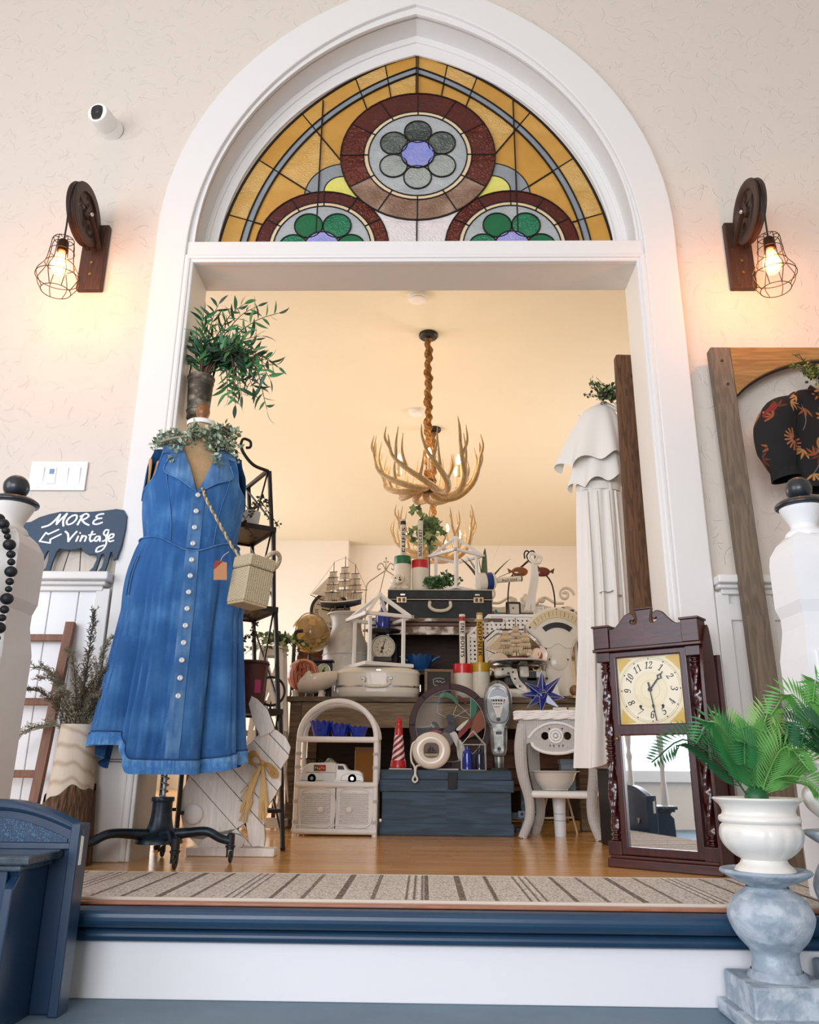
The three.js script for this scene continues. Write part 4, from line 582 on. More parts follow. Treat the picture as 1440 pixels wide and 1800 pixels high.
{ // iron corner shelf
  const t = T('iron_shelf', 'dark iron tiered shelf unit with crossed braces behind the denim dress', 'shelf unit', [-0.771, 0, -0.381], 0.559);
  const lv = [[0, 0.265], [0.508, 0.215], [0.905, 0.17], [1.236, 0.14], [1.485, 0.105]], hd = 0.125, xl = -0.14;
  const IM = M.iron;
  for (let k = 0; k < 4; k++) for (const z of [-hd, hd]) { P(t, 'post', [bar([lv[k][1], lv[k][0], z], [lv[k + 1][1] + 0.008, lv[k + 1][0] + 0.0, z], 0.014)], IM); P(t, 'post', [bar([xl, lv[k][0], z], [xl, lv[k + 1][0], z], 0.014)], IM); }
  for (let k = 1; k < 4; k++) { const w = lv[k][1] - xl + 0.03, cx = (lv[k][1] + xl) / 2; P(t, 'shelf', [bx(w, 0.006, hd * 2 + 0.02, cx, lv[k][0] - 0.006, 0), bx(w, 0.022, 0.008, cx, lv[k][0] - 0.005, hd + 0.01), bx(w, 0.022, 0.008, cx, lv[k][0] - 0.005, -hd - 0.01), bx(0.008, 0.022, hd * 2 + 0.02, lv[k][1] + 0.012, lv[k][0] - 0.005, 0)], IM); }
  for (let k = 0; k < 4; k++) { const [y0, w0] = lv[k], [y1, w1] = lv[k + 1]; for (const [za, zb] of [[-hd, hd], [hd, -hd]]) P(t, 'brace', [bar([w0, y0 + 0.03, za], [w1, y1 - 0.01, zb], 0.006)], IM); P(t, 'brace', bar([w0 - 0.02, y0 + 0.03, -hd], [xl, y1 - 0.02, -hd], 0.006), IM); }
  P(t, 'crest', [bar([0.105, 1.485, hd], [0.105, 1.485, -hd], 0.014), tb([[0.105, 1.485, hd], [0.04, 1.5, hd], [-0.01, 1.55, hd], [-0.02, 1.58, hd]], 0.007, 24, 6), tb([[-0.02, 1.58, hd], [-0.01, 1.605, hd], [0.02, 1.6, hd], [0.022, 1.575, hd], [0.005, 1.568, hd]], 0.006, 24, 6), tb([[-0.14, 1.485, hd], [-0.09, 1.5, hd], [-0.05, 1.56, hd]], 0.007, 24, 6)], IM);
  P(t, 'foot', [0.265, xl].flatMap((x) => [-hd, hd].map((z) => cy(0.011, 0.009, 0.012, x, 0.006, z))), IM);
  P(t, 'low_stretcher', [bar([0.25, 0.14, hd], [xl, 0.14, hd], 0.012), bar([0.25, 0.14, -hd], [xl, 0.14, -hd], 0.012), bar([0.25, 0.14, hd], [0.25, 0.14, -hd], 0.012)], IM);
  const vine = (name, label, p0, runs, mats, n, l) => { const v = T(name, label, 'plant', p0), cs = runs.map((r) => new THREE.CatmullRomCurve3(r.map((q) => V(...q)))); P(v, 'stem', runs.map((r) => tb(r, 0.0016, 20, 4)), std(0x3b2a20, 0.8)).userData.kind = 'stuff'; leafCloud(v, 'leaves', n, () => { const q = cs[Math.floor(rnd() * cs.length)].getPoint(rnd()); return [[q.x + rr(-1, 1) * l * 0.5, q.y + rr(-1, 1) * l * 0.5, q.z + rr(-1, 1) * l * 0.5], [rr(-1, 1), rr(-1, 1), rr(-1, 1)]]; }, l, l * 0.7, mats); return v; };
  const pv = vine('potted_vine', 'trailing small leaved vine in white pot on the upper iron shelf', [-0.68, 1.237, -0.36], [[[0, 0.07, 0], [0.05, 0.1, 0.03], [0.09, 0.05, 0.04], [0.125, 0.01, 0.01]], [[0, 0.07, 0], [-0.04, 0.12, 0.06], [-0.05, 0.06, 0.1]], [[0, 0.08, 0], [0.04, 0.14, 0.0], [0.08, 0.1, 0.02]], [[0, 0.07, 0.03], [0.03, 0.05, 0.08], [0.0, 0.01, 0.1], [0.04, -0.06, 0.1]]], ivyD, 130, 0.017);
  P(pv, 'pot', las([[0, 0.002], [0.028, 0.002], [0.036, 0.03], [0.04, 0.07], [0.037, 0.07], [0.03, 0.04]], 24, 24), M.whiteMatte);
  const w = vine('twig_wreath', 'small dry twig wreath hanging behind the iron shelf brace', [-0.665, 0.82, -0.3], [[[0.0, 0.045, 0], [0.033, 0.03, 0], [0.045, 0, 0], [0.033, -0.03, 0], [0.0, -0.045, 0]], [[0.0, 0.05, 0], [0.038, 0.03, 0], [0.05, -0.005, 0], [0.04, -0.06, 0]], [[0, 0.04, 0.005], [-0.033, 0.03, 0], [-0.045, 0, 0], [-0.033, -0.03, 0], [0.0, -0.045, 0]]], [leafM(0x3d3226, 0.8), leafM(0x55472e, 0.8)], 90, 0.016);
  const rp = T('red_tin', 'dark red oval tin bucket standing on the third iron shelf', 'bucket', [-0.64, 0.51, -0.38]);
  P(rp, 'body', [las([[0, 0.002], [0.055, 0.002], [0.062, 0.03], [0.07, 0.17], [0.073, 0.175], [0.069, 0.175], [0.06, 0.04]], 40, 32)], std(0x4e1912, 0.45)); P(rp, 'rim', tor(0.071, 0.004, 0, 0.175, 0, PI / 2), M.iron); P(rp, 'label_patch', mv(grid(6, 4, (u, v) => [0.0675 * Math.sin(lerp(0.5, 0.9, u)), lerp(0.06, 0.11, v), 0.0675 * Math.cos(lerp(0.5, 0.9, u))])), std(0xb0306a, 0.5), 'pink patch');
  const cb = T('iron_ring_stand', 'black iron ring stand beside the dark red tin', 'stand', [-0.56, 0.51, -0.42]);
  P(cb, 'ring', tor(0.055, 0.005, 0, 0.075, 0, 0, 0.5), M.iron); P(cb, 'foot', [bar([-0.03, 0.003, 0], [0.03, 0.003, 0], 0.008), bar([0, 0.0, 0], [0, 0.022, 0], 0.008)], M.iron);
  const gs = T('pale_shade', 'small cream fabric shade under the third iron shelf', 'lampshade', [-0.7, 0.3, -0.42]); P(gs, 'shade', las([[0.07, 0], [0.05, 0.1], [0.03, 0.15]], 10, 24), std(0xd9cdb8, 0.9)); P(gs, 'base', [cy(0.01, 0.04, 0.16, 0, -0.08 - 0.005, 0), cy(0.045, 0.05, 0.13, 0, -0.22, 0)], M.iron);
}
{ // rabbit cut from planks
  const t = T('wooden_rabbit', 'whitewashed plank rabbit with raffia bow standing on a narrow board', 'figurine', [-0.632, 0.0, -0.235], 0);
  const k = 0.00208, f = ([x, y]) => [(x - 424) * k, (1497 - y) * k + 0.03];
  const ww = wood(0xddd4c8, 0xf7f3ee, 0.8, 'y', { size: 0.25 });
  const body = [[443, 1330], [455, 1318], [462, 1312], [482, 1303], [490, 1306], [507, 1318], [516, 1335], [513, 1353], [502, 1370], [503, 1397], [495, 1413], [482, 1433], [478, 1460], [481, 1485], [480, 1496], [456, 1496], [450, 1470], [447, 1458], [424, 1474], [440, 1477], [446, 1486], [444, 1496], [369, 1497], [352, 1484], [338, 1462], [331, 1435], [332, 1410], [344, 1382], [362, 1364], [395, 1350], [425, 1342]].map(f);
  const ear = [[448, 1290], [439, 1262], [443, 1248], [453, 1253], [472, 1270], [481, 1290], [487, 1304], [482, 1310], [464, 1318], [457, 1306]].map(f);
  const clip = (pts, nx, ny, d, keep) => { const o = []; for (let i = 0; i < pts.length; i++) { const a = pts[i], b = pts[(i + 1) % pts.length], da = (a[0] * nx + a[1] * ny - d) * keep, db = (b[0] * nx + b[1] * ny - d) * keep; if (da >= 0) o.push(a); if ((da >= 0) !== (db >= 0)) { const q = da / (da - db); o.push([lerp(a[0], b[0], q), lerp(a[1], b[1], q)]); } } return o; };
  P(t, 'backing', [ex(body, 0.006, 0, [], 0, 0, -0.007), ex(ear, 0.006, 0, [], 0, 0, -0.007)], std(0x2d2622, 0.9), 'dark edge');
  const n = [0.69, 0.72], cuts = [-1, 0.075, 0.15, 0.2, 0.262, 0.32, 0.375, 1];
  for (let i = 0; i + 1 < cuts.length; i++) { let q = clip(body, n[0], n[1], cuts[i] + 0.0012, 1); if (q.length > 2) q = clip(q, n[0], n[1], cuts[i + 1] - 0.0012, -1); if (q.length > 2) P(t, 'plank', ex(q, 0.014 + (i % 2) * 0.002, 0.0008), ww); }
  P(t, 'ear', ex(ear, 0.012, 0.001, [], 0, 0, 0.016), ww);
  P(t, 'hind_foot', ex(spl([[369, 1497], [380, 1484], [410, 1478], [436, 1478], [446, 1486], [443, 1497]].map(f), 30, true), 0.01, 0.002, [], 0, 0, 0.016), ww);
  P(t, 'tail', sp(0.035, ...f([356, 1446]), 0.022, 1, 1, 0.45), std(0xf0eeec, 0.95), 'white cotton tail');
  P(t, 'base_board', bx(0.31, 0.028, 0.07, 0.005, 0.014, 0.01, 0, 0, 0, 0.005), ww);
  const rf = [std(0xc79a5c, 0.85), std(0xdcb87e, 0.85)], kx = f([471, 1362]);
  const loop = (d) => { const l = []; for (let i = 0; i < 16; i++) { const s = rr(0.7, 1.1), w = rr(-0.008, 0.008); l.push(tb([[kx[0], kx[1], 0.032], [kx[0] + d * 0.03 * s, kx[1] + (d < 0 ? 0.035 : -0.008) * s + w, 0.045], [kx[0] + d * 0.052 * s, kx[1] + (d < 0 ? 0.02 : -0.035) * s + w, 0.04], [kx[0] + d * 0.04 * s, kx[1] + (d < 0 ? -0.002 : -0.045) * s, 0.036], [kx[0], kx[1] - 0.003, 0.032]], 0.0028, 22, 4)); } return l; };
  const bow = P(t, 'raffia_bow', [...loop(-1), ...loop(1), sp(0.01, kx[0], kx[1], 0.036)], rf[0]); bow.userData.kind = 'stuff';
  const tails = []; for (let i = 0; i < 60; i++) { const d = i % 2 ? 1 : -1, L = rr(0.1, 0.2); tails.push(tb([[kx[0], kx[1], 0.034], [kx[0] + (d > 0 ? 0.008 : -0.03) + rr(-0.008, 0.008), kx[1] - L * 0.4, 0.042], [kx[0] + (d > 0 ? rr(-0.005, 0.03) : rr(-0.075, -0.02)), kx[1] - L, 0.036]], 0.0021, 10, 4)); }
  P(t, 'raffia_tails', tails, rf[1]).userData.kind = 'stuff';
}
{ // striped rug
  const stripes = ctex(2048, 64, (g, w, h) => {
    g.fillStyle = '#e9e1d6'; g.fillRect(0, 0, w, h);
    const bar_ = (x, ww, c) => { g.fillStyle = c; g.fillRect(x, 0, ww, h); };
    let x = 0, k = 0; while (x < w) { if (k % 5 === 3) { for (let i = 0; i < 3; i++) { bar_(x + i * 16, 6, '#f3efe8'); bar_(x + i * 16 + 7, 5, '#857665'); } x += 96; } else if (k % 5 === 1) { bar_(x, 7, '#efe9e0'); bar_(x + 8, 14, '#76695c'); bar_(x + 23, 5, '#efe9e0'); x += 78; } else { bar_(x, 9, k % 2 ? '#82766a' : '#6d6257'); x += 62; } k++; }
    for (let i = 0; i < 40000; i++) { g.fillStyle = rnd() > 0.5 ? 'rgba(255,250,240,.16)' : 'rgba(60,45,35,.14)'; g.fillRect(rnd() * w, rnd() * h, 3, 2); }
  });
  stripes.repeat.set(1 / 2.4, 4);
  const t = T('striped_rug', 'flat woven beige rug with brown and white stripes along the step', 'rug', [0.05, 0, 0.545]);
  P(t, 'weave', bx(2.5, 0.007, 0.46, 0, 0.0045, 0, 0, 0, 0, 0.003), tiled(std(0xffffff, 0.95, { map: stripes, bumpMap: dtex(128, 0.02, (u, v) => vnoise(u * 16, v * 16, 16), false), bumpScale: 0.002 })));
  P(t, 'edge_binding', [bx(2.5, 0.008, 0.012, 0, 0.005, 0.231, 0, 0, 0, 0.003), bx(2.5, 0.008, 0.012, 0, 0.005, -0.231, 0, 0, 0, 0.003)], std(0xd6ccbe, 0.9));
}

// ---------- the display in the shop room ----------
const wickerW = tiled(std(0xffffff, 0.6, { map: weaveC(0xdad7d2, 0xfdfcfa, 0.06), bumpMap: weaveB, bumpScale: 0.004 }));
const wickerRope = (par, name, pts, r, m = wickerW, n) => P(par, name, tb(pts, r, n || 40, 12), m);
const cobalt = phys(0x0b34ac, 0.08, { transmission: 0.25, thickness: 0, clearcoat: 0.6 });
const clearG = phys(0xffffff, 0.03, { transmission: 1, thickness: 0, specularIntensity: 0.08 });
const textPlane = (w, h, draw, px = 512, bg) => { const t = ctex(px, Math.max(16, Math.round(px * h / w)), (g, W, H) => { g.fillStyle = bg || '#fff'; g.fillRect(0, 0, W, H); draw(g, W, H); }); return std(0xffffff, 0.6, { map: t }); };
const distress = worn(0x6a5a4c, 0xe4ddd2, 0.75, 0.3, 7);
const oldWood = wood(0x4a3c30, 0x8b7962, 0.75, 'x', { size: 0.5 }), brownWood = wood(0x4a2a1a, 0x7a4a2c, 0.6, 'x', { size: 0.4 });
{ // long table
  const t = T('display_table', 'long weathered wooden table carrying the vintage display', 'table', [0.12, 0, -1.95]);
  for (let k = 0; k < 5; k++) P(t, 'plank', bx(1.62, 0.026, 0.158, 0, 0.647, 0.32 - k * 0.16, 0, 0, 0, 0.004), oldWood);
  P(t, 'apron', bx(1.54, 0.13, 0.02, 0, 0.567, 0.37, 0, 0, 0, 0.003), wood(0x6d5b45, 0x9d8a6c, 0.75, 'x', { size: 0.4 })); P(t, 'apron', bx(1.54, 0.11, 0.02, 0, 0.577, -0.37), oldWood);
  for (const x of [-0.76, 0.76]) for (const z of [-0.36, 0.36]) P(t, 'leg', bx(0.06, 0.634, 0.06, x, 0.317, z, 0, 0, 0, 0.005), oldWood);
  P(t, 'shelf', bx(1.5, 0.02, 0.66, 0, 0.2, 0, 0, 0, 0, 0.004), brownWood); P(t, 'back_panel', bx(1.5, 0.6, 0.012, 0, 0.31, -0.345), wood(0x221812, 0x3c2a1e, 0.8, 'x'));  // dark back panel added to keep the space under the table shaded
}
{ // things on the low shelf, half in the dark
  const b = T('cardboard_box', 'small brown cardboard box under the long table behind the wicker cabinet', 'box', [-0.27, 0.21, -1.75], 0.1); P(b, 'carton', bx(0.12, 0.19, 0.12, 0, 0.095, 0, 0, 0, 0, 0.003), std(0xa8702f, 0.8)); P(b, 'tape', bx(0.122, 0.02, 0.03, 0, 0.185, 0.047), std(0x8a5a26, 0.5));
  const c = T('wooden_crate', 'dark wooden crate on the low shelf behind the navy trunk', 'crate', [0.2, 0.21, -1.95]); for (let k = 0; k < 3; k++) P(c, 'slat', bx(0.46, 0.07, 0.014, 0, 0.045 + k * 0.082, 0.15, 0, 0, 0, 0.002), brownWood); P(c, 'back', bx(0.46, 0.24, 0.27, 0, 0.122, 0), brownWood);
  const d = T('wooden_crate', 'reddish brown plank crate behind the white wicker side table', 'crate', [0.66, 0.21, -1.9]); for (let k = 0; k < 3; k++) P(d, 'slat', bx(0.36, 0.07, 0.014, 0, 0.045 + k * 0.082, 0.15, 0, 0, 0, 0.002), brownWood); P(d, 'back', bx(0.36, 0.24, 0.27, 0, 0.122, 0), brownWood);
  const e = T('wire_basket', 'dark wire basket on the low shelf left of the wicker cabinet', 'basket', [-0.62 + 0.06, 0.21, -1.75]); P(e, 'wire', [0.01, 0.07, 0.13].map((y) => tor(0.085 + y * 0.1, 0.003, 0, y + 0.003, 0, PI / 2)).concat(Array.from({ length: 14 }, (_, k) => rod([0.086 * Math.cos(k * 0.449), 0.01, 0.086 * Math.sin(k * 0.449)], [0.1 * Math.cos(k * 0.449), 0.135, 0.1 * Math.sin(k * 0.449)], 0.002))), M.iron).userData.kind = 'stuff'; P(e, 'lining', cy(0.08, 0.08, 0.06, 0, 0.034, 0), std(0x8f8b86, 0.9));
}
{ // arched wicker cabinet
  const t = T('wicker_cabinet', 'white arched wicker cabinet with two woven doors on the wood floor', 'cabinet', [-0.362, 0, -1.115]);
  const hw = 0.183, D = 0.19, arc = (z, r) => [[-hw, 0, z], [-hw, 0.22, z], [-hw, 0.42, z], ...arcp(0, 0.43, hw, PI, 0, 14, 0.173).slice(1, -1).map(([x, y]) => [x, y, z]), [hw, 0.42, z], [hw, 0.22, z], [hw, 0, z]];
  const wm = std(0xf0efec, 0.5);
  P(t, 'front_frame', tb(arc(0, 0), 0.0125, 120, 12), wm); P(t, 'back_frame', tb(arc(-D, 0), 0.0115, 120, 12), wm);
  P(t, 'arch_rail', [tb(arcp(0, 0.43, hw + 0.011, PI, 0, 16, 0.16).map(([x, y]) => [x, y, -0.05]), 0.008, 60, 8), tb(arcp(0, 0.43, hw + 0.011, PI, 0, 16, 0.16).map(([x, y]) => [x, y, -0.14]), 0.008, 60, 8)], wm);
  for (const [y, nm] of [[0.425, 'shelf'], [0.222, 'shelf'], [0.02, 'bottom']]) P(t, nm, [bx(hw * 2, 0.012, D, 0, y, -D / 2), tb([[-hw - 0.008, y, 0.004], [0, y, 0.006], [hw + 0.008, y, 0.004]], 0.0135, 20, 10), tb([[-hw, y, 0], [-hw, y, -D]], 0.01, 8, 8), tb([[hw, y, 0], [hw, y, -D]], 0.01, 8, 8)], wm);
  P(t, 'side_panel', [-1, 1].map((s) => bx(0.006, 0.19, D - 0.02, s * hw, 0.12, -D / 2)), wickerW); P(t, 'back_panel', bx(hw * 2, 0.2, 0.006, 0, 0.12, -D), wm);
  for (const y of [0.06, 0.15, 0.3, 0.36]) for (const x of [-hw, hw]) P(t, 'binding', cy(0.0145, 0.0145, 0.014, x, y, 0, 14), wickerW);
  for (const s of [-1, 1]) {
    const d = P(t, 'door', [bx(0.172, 0.178, 0.012, s * 0.0875, 0.12, -0.002, 0, 0, 0, 0.004)], wm);
    const wv = []; for (let r = 0; r < 15; r++) { const y = 0.12 - 0.064 + r * 0.0092, pts = []; for (let k = 0; k <= 24; k++) pts.push([s * 0.0875 - 0.064 + k * 0.00533, y, 0.006 + 0.003 * (((k + r) % 2) ? 1 : -0.4)]); wv.push(tb(pts, 0.0034, 48, 5)); }
    P(d, 'woven_panel', wv, wm).userData.kind = 'stuff';
    P(d, 'weave_border', [tb(spl([[-0.07, -0.072], [0.07, -0.072], [0.07, 0.072], [-0.07, 0.072]].map(([x, y]) => [x, y]), 4, true).concat([]).map(([x, y]) => [s * 0.0875 + x, 0.12 + y, 0.008]), 0.004, 40, 6, true)], wm);
    P(d, 'knob', las([[0.004, 0], [0.005, 0.006], [0.012, 0.01], [0.012, 0.016], [0, 0.019]], 14, 18).rotateX(PI / 2).translate(s * 0.0875 - s * 0.022, 0.115, 0.008), wm);
  }
}
for (let k = 0; k < 3; k++) { // ruffled blue glass
  const [x, w, h, lab] = [[-0.452, 0.052, 0.078, 'cobalt blue ruffled glass bowl, tallest and leftmost on the wicker cabinet shelf'], [-0.362, 0.048, 0.066, 'cobalt blue ruffled glass bowl between two others on the wicker cabinet'], [-0.272, 0.045, 0.054, 'cobalt blue ruffled glass bowl, lowest and rightmost on the wicker cabinet']][k];
  const t = T('glass_bowl', lab, 'bowl', [x, 0.431, -1.2], 0, 'ruffled blue glass bowls');
  P(t, 'bowl', grid(80, 14, (u, v) => { const a = -u * 2 * PI, r = lerp(w * 0.55, w, Math.pow(v, 0.6)) * (1 + v * v * 0.1 * Math.sin(a * 11)), y = h * v + v * v * 0.006 * Math.sin(a * 11 + 0.5); return [r * Math.cos(a), y + 0.002, r * Math.sin(a)]; }, true), cobalt);
  P(t, 'foot', cy(w * 0.52, w * 0.56, 0.008, 0, 0.004, 0, 24), cobalt);
}
{ // toy truck
  const t = T('toy_truck', 'white vintage toy delivery truck on the lower wicker cabinet shelf', 'toy truck', [-0.39, 0.23, -1.19]);
  const cream = phys(0xe9e6dc, 0.35, { clearcoat: 0.4 });
  const prof = spl([[-0.15, 0.012], [-0.148, 0.035], [-0.135, 0.065], [-0.11, 0.086], [-0.06, 0.09], [0.016, 0.09], [0.02, 0.086], [0.06, 0.084], [0.075, 0.064], [0.09, 0.058], [0.13, 0.055], [0.148, 0.04], [0.15, 0.012]], 70);
  P(t, 'body', ex([...prof, [0.15, 0.008], [-0.15, 0.008]], 0.085, 0.006, [], 0, 0, -0.04), cream);
  P(t, 'fender', [[-0.09, 0.03], [0.1, 0.03]].map(([x]) => ex([...spl([[-0.055, 0.005], [-0.05, 0.03], [-0.02, 0.043], [0.02, 0.043], [0.05, 0.03], [0.055, 0.005]], 30)].map(([a, b]) => [a + x, b]), 0.012, 0.004, [], 0, 0, 0.042)).concat([bx(0.29, 0.006, 0.014, 0, 0.008, 0.047)]), cream);
  for (const x of [-0.09, 0.1]) { const w = P(t, 'wheel', [mv(cy(0.02, 0.02, 0.012, 0, 0, 0, 24), x, 0.02, 0.048, PI / 2)], M.black); P(w, 'hub', mv(cy(0.008, 0.01, 0.004), x, 0.02, 0.055, PI / 2), M.chrome); }
  P(t, 'window', [ex([[0.03, 0.06], [0.062, 0.06], [0.055, 0.077], [0.03, 0.078]], 0.003, 0, [], 0, 0, 0.0445)], M.black); P(t, 'door_line', [bx(0.0015, 0.06, 0.002, 0.022, 0.05, 0.0455), bx(0.14, 0.0015, 0.002, -0.05, 0.046, 0.0455)], M.black);
  P(t, 'side_sign', bx(0.056, 0.028, 0.002, -0.055, 0.066, 0.0462), textPlane(2, 1, (g, W, H) => { g.fillStyle = '#9c2a22'; g.fillRect(0, 0, W, H); g.fillStyle = '#2c4a2a'; g.fillRect(0, 0, W * 0.3, H); g.fillStyle = '#d9b04a'; for (let i = 0; i < 5; i++) g.fillRect(W * 0.1 + i * W * 0.17, H * (0.3 + 0.1 * (i % 3)), W * 0.1, H * 0.25); }, 128), 'red and green side sign');
  const s = T('succulent', 'small pale green succulent behind the white toy truck', 'plant', [-0.41, 0.23, -1.255]); P(s, 'pot', las([[0, 0], [0.028, 0], [0.035, 0.06], [0.03, 0.062], [0, 0.06]], 12, 20), std(0x4a4038, 0.8)); for (let k = 0; k < 26; k++) { const a = k * 2.4, r = 0.004 + k * 0.0017; P(s, 'leaf', sp(0.011, r * Math.cos(a), 0.1 - k * 0.0012 + rr(-0.004, 0.004), r * Math.sin(a) * 0.8, 0.8, 1.2, 0.7, 8, 6), leafM(k % 3 ? 0xa9bd96 : 0x7f9a70)); } P(s, 'stem', Array.from({ length: 8 }, (_, k) => rod([0, 0.06, 0], [0.02 * Math.cos(k), 0.09, 0.02 * Math.sin(k)], 0.004)), leafM(0x6f8a60));
}
const trunkM = wood(0x22323e, 0x45607a, 0.6, 'x', { size: 0.7 });
{ // navy trunk
  const t = T('storage_chest', 'old navy painted wooden trunk standing on the floor', 'chest', [0.153, 0, -1.365]);
  const w = 0.63, d = 0.35;
  P(t, 'front_board', bx(w - 0.02, 0.145, 0.016, 0, 0.122, d / 2 - 0.012, 0, 0, 0, 0.003), trunkM); P(t, 'base_board', bx(w, 0.055, 0.018, 0, 0.0275, d / 2 - 0.006, 0, 0, 0, 0.004), trunkM); P(t, 'case', bx(w - 0.02, 0.2, d - 0.03, 0, 0.1, -0.006), trunkM);
  P(t, 'lid', [bx(w + 0.01, 0.055, d + 0.01, 0, 0.22, 0, 0, 0, 0, 0.005), bx(w - 0.004, 0.046, d - 0.01, 0, 0.269, 0, 0, 0, 0, 0.006)], trunkM); P(t, 'hasp', [bx(0.045, 0.075, 0.008, 0.03, 0.245, d / 2 + 0.005, 0, 0, 0, 0.002), bx(0.02, 0.02, 0.012, 0.03, 0.215, d / 2 + 0.012)], std(0x14181c, 0.5, { metalness: 0.4 }));
  P(t, 'pale_strip', [bx(0.11, 0.006, 0.06, -0.06 - 0.16, 0.2955, 0.1), bx(0.12, 0.006, 0.06, 0.0, 0.2955, 0.1)], std(0xcfc8bc, 0.8));
}
{ // red striped lighthouse
  const t = T('toy_lighthouse', 'red and white spiral striped toy lighthouse standing on the navy trunk', 'lighthouse', [-0.078, 0.299, -1.28]);
  const red = phys(0xc01722, 0.35, { clearcoat: 0.3 });
  const st = ctex(256, 256, (g, w, h) => { g.fillStyle = '#f3ddd6'; g.fillRect(0, 0, w, h); g.fillStyle = '#8e1c2c'; for (let k = -3; k < 8; k++) { g.beginPath(); const y = k * h / 4; g.moveTo(0, y); g.lineTo(w, y - h / 2); g.lineTo(w, y - h / 2 + h / 8); g.lineTo(0, y + h / 8); g.fill(); } });
  st.repeat.set(2, 1);
  P(t, 'tower', new THREE.LatheGeometry(v2([[0.034, 0.035], [0.021, 0.155]]), 36), std(0xffffff, 0.5, { map: st })); P(t, 'base', las([[0.04, 0], [0.04, 0.012], [0.036, 0.036]], 10, 30), red);
  P(t, 'lantern_room', [la([[0.021, 0.155], [0.02, 0.17], [0.0185, 0.185], [0.0205, 0.187], [0.0205, 0.192], [0.014, 0.193], [0.013, 0.215], [0.0165, 0.217], [0.0165, 0.222], [0.006, 0.238], [0.003, 0.246], [0, 0.247]], 28)], red);
}
{ // life ring ornament
  const t = T('life_ring', 'cream ring ornament framing a small brown ship picture on the navy trunk', 'ornament', [0.082, 0.292, -1.215]);
  P(t, 'ring', [mv(new THREE.TorusGeometry(0.062, 0.031, 20, 48).scale(1, 0.94, 0.75), 0, 0.089, 0)], phys(0xe9dfcd, 0.25, { clearcoat: 0.6 }));
  P(t, 'picture', [ex(spl([[-0.036, 0.045], [-0.03, 0.066], [0, 0.069], [0.03, 0.066], [0.036, 0.045], [0.036, 0.02], [0.03, 0.006], [-0.03, 0.006], [-0.036, 0.02]].map(([x, y]) => [x, y + 0.055]), 40, true), 0.006, 0.001, [], 0, 0, 0.012)], std(0x5b463c, 0.5)); const fx = 0.019;
  P(t, 'ship_relief', [ex([[-0.03, 0.082], [0.03, 0.082], [0.024, 0.075], [-0.025, 0.075]], 0.002, 0, [], 0, 0, fx), ex([[-0.002, 0.084], [-0.002, 0.112], [-0.02, 0.086]], 0.002, 0, [], 0, 0, fx), ex([[0.002, 0.084], [0.002, 0.108], [0.022, 0.086]], 0.002, 0, [], 0, 0, fx)], std(0x211815, 0.6)); P(t, 'wave_relief', [0, 1, 2].map((k) => tb(Array.from({ length: 9 }, (_, i) => [-0.032 + i * 0.008, 0.073 - k * 0.0045 + 0.0018 * (i % 2), fx]), 0.0015, 24, 5)), std(0xd8c9a2, 0.4));
  P(t, 'rope', [tb([[-0.05, 0.13, 0.012], [-0.085, 0.125, 0.02], [-0.097, 0.09, 0.025], [-0.095, 0.04, 0.03], [-0.08, 0.012, 0.052], [-0.078, -0.02, 0.06], [-0.088, -0.045, 0.06], [-0.078, -0.056, 0.06], [-0.066, -0.045, 0.06], [-0.075, -0.02, 0.06], [-0.07, 0.016, 0.045], [-0.055, 0.02, 0.03]], 0.0045, 90, 7)], std(0xe8e4da, 0.8), 'white cord');
}
